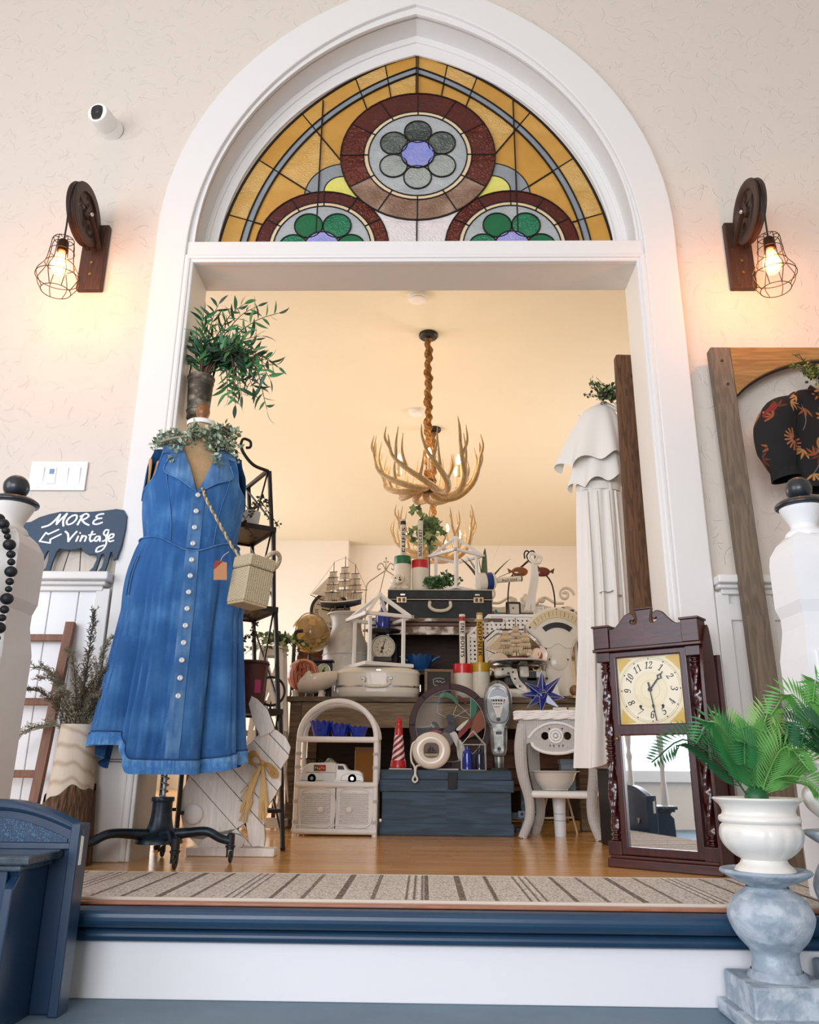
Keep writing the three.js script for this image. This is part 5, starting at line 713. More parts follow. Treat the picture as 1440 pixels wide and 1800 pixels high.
{ // round leaded glass panel in a dark frame
  const t = T('stained_glass_panel', 'round leaded glass panel in dark red wooden frame behind the cream ring', 'glass panel', [0.182, 0.297, -1.43]); t.rotation.x = -0.05;
  const R = 0.213, cy0 = 0.213, fw = wood(0x220a08, 0x481a14, 0.55, 'y', { size: 0.2 });
  for (let k = 0; k < 8; k++) P(t, 'frame', ex([...arcp(0, cy0, R, k * PI / 4 + 0.01, (k + 1) * PI / 4 - 0.01, 12), ...arcp(0, cy0, R - 0.034, (k + 1) * PI / 4 - 0.01, k * PI / 4 + 0.01, 12)], 0.02, 0.003, [], 0, 0, -0.01), fw);
  P(t, 'frame_core', ex(shp(arcp(0, cy0, R - 0.002, 0, 2 * PI, 64), [arcp(0, cy0, R - 0.031, 0, 2 * PI, 64)]), 0.012, 0, [], 0, 0, -0.008), fw);
  P(t, 'clear_glass', ex(arcp(0, cy0, R - 0.032, 0, 2 * PI, 64), 0.002, 0, [], 0, 0, -0.002), clearG);
  const gl = (c, o = 0.25) => phys(c, 0.2, { transmission: o, thickness: 0, specularIntensity: 0.4 });
  const pc = (pts, c, o) => P(t, 'glass_piece', ex(spl(pts.map(([x, y]) => [(x - 608) * 0.000463, (555 - y) * 0.00047 + cy0]), 30, true), 0.004, 0.0006, [], 0, 0, 0.0), gl(c, o));
  pc([[470, 300], [490, 220], [560, 195], [540, 240], [490, 270], [480, 340]], 0x4c8a68); pc([[560, 195], [640, 230], [700, 310], [690, 340], [620, 270], [540, 240]], 0x3f7a5a); pc([[850, 260], [890, 240], [910, 330], [880, 450], [840, 470], [830, 380]], 0x3f8a66);
  pc([[690, 230], [740, 250], [795, 320], [760, 310], [705, 270]], 0x5e1714, 0.1); pc([[880, 460], [960, 380], [1010, 400], [990, 560], [880, 650], [800, 690], [850, 560]], 0x9a5a3e, 0.1);
  pc([[560, 470], [600, 435], [650, 470], [660, 600], [600, 640], [520, 610], [580, 560]], 0x2a2528, 0.05); pc([[570, 520], [620, 500], [650, 540], [610, 560]], 0x8f8a98, 0.2); pc([[390, 560], [420, 515], [470, 540], [485, 600], [450, 590], [430, 555], [400, 580]], 0x1f2226, 0.05); pc([[390, 545], [410, 535], [425, 560], [405, 575]], 0xe4e4de, 0.1);
  pc([[670, 600], [740, 530], [810, 490], [760, 560], [700, 610]], 0xe6e0d2, 0.1); pc([[700, 620], [780, 560], [850, 480], [830, 560], [760, 640], [700, 690]], 0x8c1a1e, 0.1); pc([[370, 630], [440, 600], [530, 630], [530, 640], [380, 645]], 0x9c1c22, 0.1); pc([[600, 640], [660, 620], [700, 700], [700, 820], [640, 720]], 0xdfdbd2, 0.1); pc([[690, 690], [740, 740], [770, 840], [740, 930], [690, 900]], 0xd8d4cc, 0.1); pc([[680, 920], [760, 900], [770, 960], [680, 975]], 0x5a9ac4, 0.15); pc([[450, 640], [600, 640], [640, 720], [560, 800], [440, 760]], 0x6d6058, 0.1);
  const ld = []; for (const q of [[470, 330, 460, 420], [700, 330, 830, 450], [680, 340, 640, 440], [640, 440, 820, 480], [260, 580, 390, 560], [650, 470, 800, 380], [830, 470, 840, 240], [460, 420, 560, 470]]) ld.push(rod([(q[0] - 608) * 0.000463, (555 - q[1]) * 0.00047 + cy0, 0.003], [(q[2] - 608) * 0.000463, (555 - q[3]) * 0.00047 + cy0, 0.003], 0.0015)); ld.push(tor(R - 0.034, 0.002, 0, cy0, 0.004, 0, 0, 0, 6, 60)); P(t, 'leading', ld, std(0xb8b8b4, 0.4, { metalness: 0.6 })).userData.kind = 'stuff';
  P(t, 'foot', [bx(0.1, 0.012, 0.05, 0, 0.004, 0.0)], fw);
}
{ // glass house with two blue bottles
  const t = T('glass_house', 'small leaded glass house terrarium holding two blue bottles on the trunk', 'terrarium', [0.287, 0.293, -1.26]);
  const w = 0.058, d = 0.035, h = 0.118, p = 0.182, lead = [], e = (a, b) => lead.push(rod(a, b, 0.0018));
  for (const z of [-d, d]) { e([-w, 0, z], [-w, h, z]); e([w, 0, z], [w, h, z]); e([-w, 0, z], [w, 0, z]); e([-w, h, z], [w, h, z]); e([-w, h, z], [0, p, z]); e([w, h, z], [0, p, z]); } for (const [x, y] of [[-w, 0], [w, 0], [-w, h], [w, h], [0, p]]) e([x, y, -d], [x, y, d]);
  P(t, 'leading', lead, std(0xb9b9b2, 0.35, { metalness: 0.7 })).userData.kind = 'stuff'; for (const z of [-d, d]) P(t, 'pane', ex([[-w, 0], [w, 0], [w, h], [0, p], [-w, h]], 0.001, 0, [], 0, 0, z), clearG); for (const s of [-1, 1]) { P(t, 'pane', bx(0.001, h, 2 * d, s * w, h / 2, 0), clearG); P(t, 'pane', bar([s * w, h, 0], [0, p, 0], 0.001, 2 * d), clearG); }
  const b1 = T('blue_bottle', 'deep blue bottle at left inside the small glass house', 'bottle', [0.258, 0.295, -1.26], 0); P(b1, 'glass', las([[0, 0], [0.022, 0.001], [0.0235, 0.008], [0.0235, 0.075], [0.014, 0.09], [0.012, 0.1], [0.014, 0.102], [0.014, 0.106]], 40, 24), cobalt); P(b1, 'stopper', cy(0.011, 0.012, 0.008, 0, 0.105, 0), std(0x0c1636, 0.3));
  const b2 = T('blue_bottle', 'dark blue bottle at right inside the small glass house', 'bottle', [0.317, 0.295, -1.262]); P(b2, 'glass', las([[0, 0], [0.019, 0.001], [0.02, 0.006], [0.02, 0.07], [0.011, 0.082], [0.009, 0.092], [0.012, 0.096]], 40, 24), phys(0x0a1238, 0.08, { clearcoat: 0.6 })); P(b2, 'stopper', cy(0.009, 0.01, 0.008, 0, 0.096, 0), std(0x0b1028, 0.3));
}
{ // parking meter head
  const t = T('parking_meter', 'old grey metal parking meter head on short pipe standing on the trunk', 'parking meter', [0.418, 0.293, -1.33]); t.rotation.y = -0.06;
  const pewter = worn(0x6a6b68, 0xa4a5a0, 0.42, 0.3, 5, { metalness: 0.75 });
  const out = spl([[-0.071, 0.29], [-0.068, 0.36], [-0.052, 0.405], [-0.02, 0.43], [0.02, 0.43], [0.052, 0.405], [0.068, 0.36], [0.071, 0.29], [0.066, 0.24], [0.045, 0.2], [0.042, 0.16], [0.036, 0.085], [0.026, 0.068], [-0.026, 0.068], [-0.036, 0.085], [-0.042, 0.16], [-0.045, 0.2], [-0.066, 0.24]], 90, true);
  P(t, 'housing', [ex(out, 0.1, 0.016, [], 0, 0, -0.06)], pewter);
  const sc = (k, kx = k) => out.map(([x, y]) => [x * kx, (y - 0.27) * k + 0.27]);
  P(t, 'front_plate', [ex(spl([[-0.055, 0.29], [-0.053, 0.35], [-0.03, 0.395], [0, 0.402], [0.03, 0.395], [0.053, 0.35], [0.055, 0.29], [0.04, 0.235], [0.0, 0.222], [-0.04, 0.235]], 50, true), 0.008, 0.003, [[...spl([[-0.046, 0.345], [-0.03, 0.385], [0, 0.392], [0.03, 0.385], [0.046, 0.345], [0.0, 0.352]], 40, true)]], 0, 0, 0.04)], pewter);
  P(t, 'window', ex(spl([[-0.044, 0.345], [-0.03, 0.383], [0, 0.39], [0.03, 0.383], [0.044, 0.345], [0.0, 0.352]], 40, true), 0.002, 0, [], 0, 0, 0.041), M.blackGloss);
  P(t, 'instruction_plate', ex([[-0.036, 0.338], [0.036, 0.338], [0.008, 0.248], [-0.008, 0.248]], 0.002, 0, [], 0, 0, 0.0485), (() => { const m = textPlane(1, 1, (g, W, H) => { g.fillStyle = '#d6d6d0'; g.fillRect(0, 0, W, H); g.fillStyle = '#2c2c2c'; for (let q = 0; q < 5; q++) { g.fillRect(W * (0.1 + q * 0.13), H * 0.08, W * 0.1, H * 0.1); g.fillRect(W * (0.14 + q * 0.12), H * 0.26, W * 0.08, H * 0.06); } for (let q = 0; q < 3; q++) g.fillRect(W * (0.3 + q * 0.1), H * 0.42, W * 0.07, H * 0.04); g.fillStyle = '#7c1c22'; g.fillRect(W * 0.78, 0, W * 0.22, H * 0.4); }, 256); m.map.repeat.set(1 / 0.1, 1 / 0.1); m.map.offset.set(0.5, -2.45); return m; })());
  P(t, 'lower_panel', [bx(0.05, 0.1, 0.006, 0, 0.135, 0.043, 0, 0, 0, 0.003)], pewter); P(t, 'label_plate', [bx(0.03, 0.012, 0.003, 0, 0.175, 0.047)], M.black); P(t, 'lock', [cy(0.009, 0.009, 0.012, 0.0, 0.1, 0.046, 18, PI / 2), cy(0.01, 0.01, 0.012, 0, 0.24, 0.046, 18, PI / 2)], M.black); P(t, 'band', bx(0.088, 0.008, 0.1, 0, 0.205, -0.01, 0, 0, 0, 0.003), pewter); P(t, 'top_bolt', mv(cy(0.006, 0.006, 0.02), 0.0, 0.422, 0.035, PI / 2), M.black);
  P(t, 'pipe', cy(0.024, 0.022, 0.075, 0, 0.037, -0.01, 24), pewter); P(t, 'base_cloth', las([[0.045, 0], [0.038, 0.008], [0.026, 0.012]], 10, 20), std(0x3b3a38, 0.9));
}
{ // white wicker side table
  const t = T('wicker_side_table', 'white wicker side table with curved legs and woven rosette apron', 'side table', [0.71, 0, -1.2], -0.33);
  const hw = 0.17, hd = 0.15, H = 0.565;
  for (const [sx, sz] of [[-1, 1], [1, 1], [-1, -1], [1, -1]]) P(t, 'leg', limb([[sx * hw * 0.92, 0.5, sz * hd * 0.9], [sx * hw * 1.0, 0.4, sz * hd], [sx * hw * 0.97, 0.28, sz * hd * 0.97], [sx * hw * 0.84, 0.17, sz * hd * 0.85], [sx * hw * 0.84, 0.09, sz * hd * 0.85], [sx * hw * 1.03, 0.0, sz * hd * 1.02]], [0.03, 0.03, 0.028, 0.024, 0.022, 0.02], 50, 14), wickerW);
  P(t, 'top', [bx(hw * 2 + 0.04, 0.016, hd * 2 + 0.04, 0, H - 0.008, 0, 0, 0, 0, 0.006)], wickerW);
  const braid = []; for (const [dy, k] of [[-0.004, 0], [-0.018, 1], [-0.03, 2]]) for (let q = 0; q < 2; q++) { const pts = [], per = [[-hw - 0.02, hd + 0.02], [hw + 0.02, hd + 0.02], [hw + 0.02, -hd - 0.02], [-hw - 0.02, -hd - 0.02]]; for (let s = 0; s < 4; s++) for (let i = 0; i < 14; i++) { const a = per[s], b = per[(s + 1) % 4], f = i / 14, ph = (s * 14 + i) * 1.2 + q * PI + k; pts.push([lerp(a[0], b[0], f), H - 0.006 + dy + 0.004 * Math.sin(ph), lerp(a[1], b[1], f) + 0.003 * Math.cos(ph)]); } braid.push(tb(pts, 0.0062, 220, 6, true)); }
  P(t, 'braided_edge', braid, std(0xf1efeb, 0.55)).userData.kind = 'stuff';
  const ap = (z) => ex(shp([[-hw, 0.535], [hw, 0.535], [hw, 0.4], [0.15, 0.41], ...arcp(0, 0.42, 0.115, 0, -PI, 20, 0.05), [-0.15, 0.41], [-hw, 0.4]], [arcp(-0.052, 0.448, 0.018, 0, 2 * PI, 16), arcp(0.052, 0.448, 0.018, 0, 2 * PI, 16), ...[-0.03, -0.012, 0.012, 0.03].map((x) => [[x - 0.006, 0.41], [x + 0.006, 0.41], [x + 0.002, 0.392], [x - 0.002, 0.392]]), ...[-0.03, 0.03].map((x) => [[x - 0.008, 0.485], [x + 0.008, 0.485], [x, 0.468]])]), 0.012, 0.002, [], 0, 0, z);
  P(t, 'apron', [ap(hd - 0.006)], wickerW); P(t, 'side_apron', [-1, 1].map((s) => bx(0.012, 0.12, hd * 2, s * hw, 0.475, 0)), wickerW);
  P(t, 'rosette', [tor(0.03, 0.006, 0, 0.448, hd + 0.008, 0, 0, 0, 6, 24), tor(0.018, 0.006, 0, 0.448, hd + 0.01, 0, 0, 0, 6, 20), sp(0.009, 0, 0.448, hd + 0.01), tb([[-0.13, 0.44, hd + 0.006], [-0.09, 0.478, hd + 0.008], [-0.04, 0.502, hd + 0.01], [0, 0.507, hd + 0.01], [0.04, 0.502, hd + 0.01], [0.09, 0.478, hd + 0.008], [0.13, 0.44, hd + 0.006]], 0.007, 50, 8), tb(arcp(0, 0.42, 0.115, 0, -PI, 20, 0.05).map(([x, y]) => [x, y, hd + 0.003]), 0.008, 50, 8)], std(0xf1efeb, 0.55));
  P(t, 'stretcher', [tb([[-hw * 0.85, 0.19, hd * 0.85], [0, 0.19, hd * 0.86], [hw * 0.85, 0.19, hd * 0.85]], 0.016, 20, 12), tb([[-hw * 0.85, 0.19, -hd * 0.85], [hw * 0.85, 0.19, -hd * 0.85]], 0.014, 8, 10), tb([[-hw * 0.85, 0.19, hd * 0.85], [-hw * 0.85, 0.19, -hd * 0.85]], 0.014, 8, 10), tb([[hw * 0.85, 0.19, hd * 0.85], [hw * 0.85, 0.19, -hd * 0.85]], 0.014, 8, 10)], std(0xf1efeb, 0.55)); P(t, 'lower_shelf', bx(hw * 1.7, 0.01, hd * 1.7, 0, 0.198, 0), wickerW);
}
{
  const b = T('enamel_bowl', 'wide cream enamel bowl on the lower shelf of the wicker side table', 'bowl', [0.66, 0.206, -1.16]); P(b, 'bowl', las([[0, 0.002], [0.06, 0.002], [0.062, 0.006], [0.085, 0.035], [0.103, 0.078], [0.117, 0.083], [0.117, 0.087], [0.1, 0.083], [0.08, 0.04], [0.05, 0.012], [0, 0.01]], 60, 40), phys(0xd9d5cb, 0.3, { clearcoat: 0.4 }));
  const g = T('grey_tin', 'ribbed grey tin pot behind the cream enamel bowl', 'pot', [0.745, 0.206, -1.29]); P(g, 'pot', [sq([[0.03, 0], [0.032, 0.05], [0.036, 0.12]]), sq([[0.037, 0.12], [0.04, 0.122], [0.04, 0.14], [0.037, 0.142]]), sq([[0.036, 0.09], [0.038, 0.093], [0.036, 0.096]]), sq([[0.035, 0.07], [0.037, 0.073], [0.035, 0.076]])], std(0x7d8a90, 0.5, { metalness: 0.3 }));
  const s = T('metal_stand', 'blue grey metal machine stand with bolted corner bracket behind the wicker side table', 'stand', [0.55, 0, -1.5]); const sm = worn(0x3f4c58, 0x6d7d8a, 0.45, 0.2, 5, { metalness: 0.3 }); P(s, 'post', [bx(0.03, 0.32, 0.03, 0.06, 0.16, 0, 0, 0, 0, 0.003)], sm); P(s, 'post', bx(0.02, 0.3, 0.03, 0.0, 0.17, -0.02), sm); P(s, 'rail', bx(0.2, 0.035, 0.03, -0.03, 0.075, 0.002, 0, 0, 0, 0.003), sm); P(s, 'bracket', ex([[-0.03, 0.1], [0.08, 0.1], [0.08, 0.0], [0.045, 0.0], [0.035, 0.04], [0.0, 0.065], [-0.03, 0.07]], 0.006, 0.001, [], 0, 0, 0.018), std(0x8a9aa8, 0.4, { metalness: 0.4 })); for (const [x, y] of [[-0.012, 0.085], [0.06, 0.085], [0.06, 0.02]]) P(s, 'bolt', cy(0.007, 0.007, 0.006, x, y, 0.026, 12, PI / 2), M.black); P(s, 'slot_foot', bx(0.12, 0.02, 0.1, 0.02, 0.01, -0.02), sm);
  const w = T('white_post', 'short white wrapped round post standing behind the wicker side table', 'post', [0.69, 0, -1.245]); P(w, 'shaft', las([[0, 0], [0.022, 0.0], [0.026, 0.01], [0.028, 0.1], [0.029, 0.185], [0, 0.186]], 30, 20), std(0xe8ecf0, 0.45)); P(w, 'wrap_line', [0.07, 0.1, 0.15].map((y) => tor(0.0285, 0.0012, 0, y, 0, PI / 2)), std(0x8c949c, 0.5));
  const e = T('folding_easel', 'small pale folding wooden easel leaning behind the white post', 'easel', [0.64, 0, -1.42]); const ew = wood(0xb09a80, 0xd8c8b0, 0.7, 'y', { size: 0.2 }); P(e, 'leg', bar([-0.03, 0, 0], [0.03, 0.19, -0.02], 0.009, 0.006), ew); P(e, 'leg', bar([0.16, 0, 0], [0.12, 0.19, -0.02], 0.009, 0.006), ew); P(e, 'cross_bar', bar([-0.01, 0.07, -0.004], [0.15, 0.075, -0.004], 0.009, 0.006), ew);
}
{ // moravian star
  const t = T('glass_star', 'cobalt blue glass many pointed star on the white wicker side table', 'star', [0.622, 0.566, -1.185]);
  const c = V(0, 0.076, 0), dirs = [[0, 1, 0.2], [0.75, 0.75, 0.3], [-0.8, 0.55, 0.3], [1, -0.1, 0.2], [-1, 0.02, 0.25], [-0.75, -0.55, 0.4], [0.6, -0.5, 0.4], [-0.15, -0.75, 0.5], [0.15, 0.15, 1], [0, 0.3, -1], [0.3, 0.6, -0.5]], L = [0.115, 0.125, 0.1, 0.1, 0.108, 0.1, 0.1, 0.1, 0.06, 0.08, 0.08];
  const cobalt = phys(0x0a2278, 0.12, { clearcoat: 0.5 }); const core = P(t, 'core', sp(0.04, 0, 0.076, 0, 1, 1, 1, 10, 8), cobalt), lead = [];
  dirs.forEach((d, i) => { const D = V(...d).normalize(), g = flat(new THREE.ConeGeometry(0.032, L[i], 4)); g.translate(0, L[i] / 2 + 0.01, 0); P(t, 'point', between2(g, D, c), cobalt); const tip = c.clone().add(D.clone().multiplyScalar(L[i] + 0.008)); for (let k = 0; k < 4; k++) { const q = V(0.032 * Math.sin(k * PI / 2), 0.01, 0.032 * Math.cos(k * PI / 2)).applyQuaternion(new THREE.Quaternion().setFromUnitVectors(V(0, 1, 0), D)).add(c); lead.push(rod(q.toArray(), tip.toArray(), 0.0016, 0.0012, 5)); } });
  P(t, 'leading', lead, std(0xb8bcc4, 0.35, { metalness: 0.7 })).userData.kind = 'stuff';
  const k = T('black_book', 'small black book lying beside the blue glass star', 'book', [0.7, 0.566, -1.13], -0.3); P(k, 'cover', bx(0.07, 0.018, 0.05, 0, 0.009, 0, 0, 0, 0, 0.002), std(0x23282b, 0.6)); P(k, 'pages', bx(0.066, 0.012, 0.05, 0, 0.009, 0.002), std(0xd8d0c0, 0.8));
  const k2 = T('brown_book', 'thin brown book lying at right on the wicker side table', 'book', [0.79, 0.566, -1.16], -0.2); P(k2, 'cover', bx(0.1, 0.02, 0.08, 0, 0.01, 0, 0, 0, 0, 0.002), std(0x5a4433, 0.6)); P(k2, 'pages', bx(0.096, 0.014, 0.08, 0, 0.01, 0.002), std(0xcfc4ac, 0.8));
}
function between2(g, D, c) { return g.applyQuaternion(new THREE.Quaternion().setFromUnitVectors(V(0, 1, 0), D)).translate(c.x, c.y, c.z); }

// ---------- on the long table and the hutch ----------
const creamP = phys(0xe9e1d0, 0.35, { clearcoat: 0.35 }), TY = 0.661;
{ // open hutch
  const t = T('hutch', 'low open hutch with chipped white top edge on the long table', 'hutch', [0.115, TY, -2.1]);
  const w = 0.74, m = wood(0x3a2a20, 0x5b4433, 0.7, 'x', { size: 0.4 });
  P(t, 'side', bx(0.022, 0.44, 0.36, -w / 2, 0.22, 0), distress); P(t, 'side', bx(0.022, 0.44, 0.36, w / 2, 0.22, 0), distress); P(t, 'back', bx(w, 0.44, 0.012, 0, 0.22, -0.18), m); P(t, 'shelf', bx(w, 0.02, 0.36, 0, 0.17, 0), m);
  P(t, 'frieze', bx(w + 0.01, 0.05, 0.024, 0, 0.415, 0.184, 0, 0, 0, 0.004), distress, 'chipped white board'); P(t, 'moulding', [bx(w + 0.03, 0.024, 0.4, 0, 0.452, 0, 0, 0, 0, 0.006)], wood(0x4a2c22, 0x6c4434, 0.5, 'x')); P(t, 'top', bx(w + 0.05, 0.022, 0.43, 0, 0.476, 0, 0, 0, 0, 0.005), distress);
}
const HY = TY + 0.487;
{ // cream oval vanity case
  const t = T('vanity_case', 'cream oval hard vanity suitcase with chrome band on the long table', 'suitcase', [-0.213, TY, -1.74]);
  const A = 0.235, B = 0.13, rr2 = (sc, y) => grid(72, 1, (u, v) => [0, 0, 0]);
  const oval = (prof) => { const g = new THREE.LatheGeometry(v2(prof), 72); const p = g.attributes.position; for (let i = 0; i < p.count; i++) { const x = p.getX(i), z = p.getZ(i), r = Math.hypot(x, z), th = Math.atan2(z, x), k = 1 / Math.pow(Math.pow(Math.abs(Math.cos(th)), 2.6) + Math.pow(Math.abs(Math.sin(th)), 2.6), 1 / 2.6); p.setX(i, A * k * r * Math.cos(th)); p.setZ(i, B * k * r * Math.sin(th)); } g.computeVertexNormals(); return g; };
  P(t, 'lower_shell', oval([[0, 0.001], [0.9, 0.001], [0.97, 0.012], [0.985, 0.03], [1, 0.034], [1.0, 0.06]]), creamP); P(t, 'chrome_band', oval([[1.0, 0.058], [1.012, 0.06], [1.012, 0.068], [1, 0.07]]), M.chrome); P(t, 'upper_shell', oval([[1.0, 0.069], [0.99, 0.13], [1.005, 0.134], [1.005, 0.142], [0.96, 0.158], [0.8, 0.168], [0, 0.172]]), creamP);
  P(t, 'handle', [tb([[-0.065, 0.1, 0.133], [-0.07, 0.075, 0.15], [-0.05, 0.062, 0.158], [0, 0.058, 0.16], [0.05, 0.062, 0.158], [0.07, 0.075, 0.15], [0.065, 0.1, 0.133]], 0.0075, 50, 8)], creamP); P(t, 'handle_mount', [-1, 1].flatMap((s) => [bx(0.028, 0.014, 0.012, s * 0.072, 0.104, 0.128, 0, 0, 0, 0.003), bx(0.012, 0.02, 0.012, s * 0.062, 0.096, 0.131, 0, 0, 0, 0.003)]), M.steel); P(t, 'latch', bx(0.03, 0.012, 0.008, 0.01, 0.148, 0.128, 0, 0, 0, 0.003), M.chrome); P(t, 'side_catch', [-1, 1].map((s) => bx(0.006, 0.04, 0.014, s * 0.238, 0.06, 0.03, 0, 0, 0, 0.002)), M.chrome);
}
const whiteW = std(0xf4f2ee, 0.5);
function woodHouse(label, pos, ry, s = 1) {       // an open white timber lantern
  const t = T('house_lantern', label, 'lantern', pos, ry); t.scale.setScalar(s);
  const h = 0.255, e = 0.105, r = 0.42, b = 0.018;
  P(t, 'base', [bx(0.3, 0.02, 0.3, 0, 0.01, 0, 0, 0, 0, 0.003)], whiteW); for (const [x, z] of [[-1, -1], [1, -1], [1, 1], [-1, 1]]) P(t, 'post', bx(b, h, b, x * e, 0.02 + h / 2, z * e, 0, 0, 0, 0.002), whiteW);
  for (let k = 0; k < 4; k++) { const a = k * PI / 2; P(t, 'eave_bar', mv(bx(0.3, 0.02, 0.02, 0, 0.02 + h + 0.01, 0.14, 0, 0, 0, 0.002), 0, 0, 0, 0, a), whiteW); }
  for (const [x, z] of [[-1, -1], [1, -1], [1, 1], [-1, 1]]) P(t, 'rafter', bar([x * 0.135, h + 0.03, z * 0.135], [x * 0.006, r, z * 0.006], 0.018, 0.018), whiteW);
  P(t, 'peak', [bx(0.026, 0.026, 0.026, 0, r + 0.004, 0, 0, PI / 4, 0, 0.004)], whiteW); return t;
}
woodHouse('white open timber house lantern with blue bottle standing on the cream vanity suitcase', [-0.215, TY + 0.172, -1.76], 0.5, 1);
woodHouse('white open timber house lantern standing on top of the dark blue suitcase', [0.245, HY + 0.184, -2.08], 0.72, 0.86);
{
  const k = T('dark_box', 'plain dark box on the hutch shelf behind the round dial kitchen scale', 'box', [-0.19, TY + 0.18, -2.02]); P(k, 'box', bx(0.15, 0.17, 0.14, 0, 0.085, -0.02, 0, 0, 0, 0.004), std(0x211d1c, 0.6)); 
  const s = T('kitchen_scale', 'round dial kitchen scale seen through the white house lantern', 'scale', [-0.195, TY + 0.225, -1.9]); P(s, 'plinth', bx(0.13, 0.045, 0.1, 0, -0.0225, 0, 0, 0, 0, 0.003), std(0x241f1c, 0.6));
  const dial = ctex(256, 256, (g, w) => { g.fillStyle = '#d8ceb4'; g.fillRect(0, 0, w, w); g.translate(w / 2, w / 2); g.strokeStyle = '#3c342a'; for (let k = 0; k < 60; k++) { g.lineWidth = k % 5 ? 1.5 : 4; g.beginPath(); g.moveTo(0, -w * 0.4); g.lineTo(0, -w * (k % 5 ? 0.365 : 0.33)); g.stroke(); g.rotate(PI / 30); } g.fillStyle = '#3c342a'; g.font = 'bold 24px serif'; g.textAlign = 'center'; for (let k = 0; k < 12; k++) { const a = k * PI / 6; g.fillText(String(k * 2), Math.sin(a) * w * 0.265, -Math.cos(a) * w * 0.265 + 8); } });
  P(s, 'housing', [mv(cy(0.072, 0.072, 0.05, 0, 0, 0, 40), 0, 0.085, 0, PI / 2), bx(0.11, 0.03, 0.07, 0, 0.015, 0, 0, 0, 0, 0.006)], std(0x2a2725, 0.5)); P(s, 'bezel', tor(0.068, 0.006, 0, 0.085, 0.027), M.steel);
  P(s, 'dial', mv(new THREE.CircleGeometry(0.066, 40), 0, 0.085, 0.0265), std(0xffffff, 0.6, { map: dial })); P(s, 'pointer', [barZ(-0.006, 0.068, 0.014, 0.135, 0.029, 0.005, 0.002), sp(0.009, -0.003, 0.08, 0.029, 1, 1, 0.3), sp(0.007, -0.008, 0.06, 0.029, 1, 1, 0.3)], M.black); P(s, 'pan', las([[0.02, 0.155], [0.024, 0.165], [0.09, 0.172], [0.1, 0.185], [0.095, 0.184], [0, 0.174]], 20, 32), M.black);
  const b = T('blue_bottle', 'tall cobalt blue bottle standing on the kitchen scale pan', 'bottle', [-0.2, TY + 0.225 + 0.175, -1.9]); b.scale.setScalar(1.12); P(b, 'glass', las([[0, 0.001], [0.036, 0.002], [0.039, 0.01], [0.039, 0.095], [0.034, 0.108], [0.016, 0.122], [0.014, 0.15], [0.018, 0.152], [0.018, 0.165], [0.012, 0.166]], 60, 28), cobalt);
}
{
  const b = T('blue_bowl', 'blue fluted bowl with flared handles on the hutch shelf', 'bowl', [0.02, TY + 0.18, -1.95]); P(b, 'bowl', grid(72, 12, (u, v) => { const a = -u * 2 * PI, r = lerp(0.045, 0.082, Math.pow(v, 0.7)) * (1 + 0.05 * v * Math.cos(a * 12)); return [r * Math.cos(a), 0.005 + v * 0.085 + 0.006 * v * v * Math.cos(a * 12), r * Math.sin(a)]; }, true), phys(0x1a4f88, 0.3, { clearcoat: 0.5 })); P(b, 'handle', [-1, 1].map((s) => limb([[s * 0.07, 0.06, 0], [s * 0.1, 0.08, 0], [s * 0.12, 0.088, 0]], [0.012, 0.01, 0.006], 12, 8)), phys(0x1b4f80, 0.3, { clearcoat: 0.5 })); P(b, 'foot', cy(0.046, 0.05, 0.008, 0, 0.004, 0, 28), phys(0x1b4f80, 0.3));
  const c = T('chalkboard', 'small wood framed chalkboard with chalk writing on the long table', 'sign', [0.128, TY, -1.64], 0.05); c.rotation.x = -0.1;
  const fw = wood(0x6b5138, 0x9a7d5c, 0.6, 'x', { size: 0.2 }); for (const [x, y, w, h] of [[0, 0.008, 0.16, 0.016], [0, 0.152, 0.16, 0.016], [-0.072, 0.08, 0.016, 0.13], [0.072, 0.08, 0.016, 0.13]]) P(c, 'frame', bx(w, h, 0.016, x, y, 0, 0, 0, 0, 0.003), fw);
  P(c, 'slate', mv(new THREE.PlaneGeometry(0.13, 0.13), 0, 0.08, 0.003), textPlane(1, 1, (g, W, H) => { g.strokeStyle = '#c9c4bc'; g.lineWidth = 4; g.lineCap = 'round'; const L = (...q) => { g.beginPath(); spl(q, 30).forEach(([x, y], i) => (i ? g.lineTo(x * W, y * H) : g.moveTo(x * W, y * H))); g.stroke(); }; L([0.25, 0.3], [0.3, 0.55], [0.6, 0.56]); L([0.3, 0.3], [0.5, 0.26], [0.7, 0.3]); L([0.35, 0.42], [0.42, 0.36], [0.46, 0.44], [0.55, 0.38], [0.6, 0.45], [0.75, 0.4]); g.strokeStyle = '#b98a8e'; for (const x of [0.52, 0.68]) { g.beginPath(); g.arc(x * W, 0.75 * H, W * 0.07, 0, 7); g.stroke(); } }, 192, '#23201f')); P(c, 'back', bx(0.14, 0.14, 0.004, 0, 0.08, -0.002), M.black); P(c, 'strut', bar([0, 0.1, -0.006], [0, 0.008, -0.05], 0.014, 0.004), fw);
}
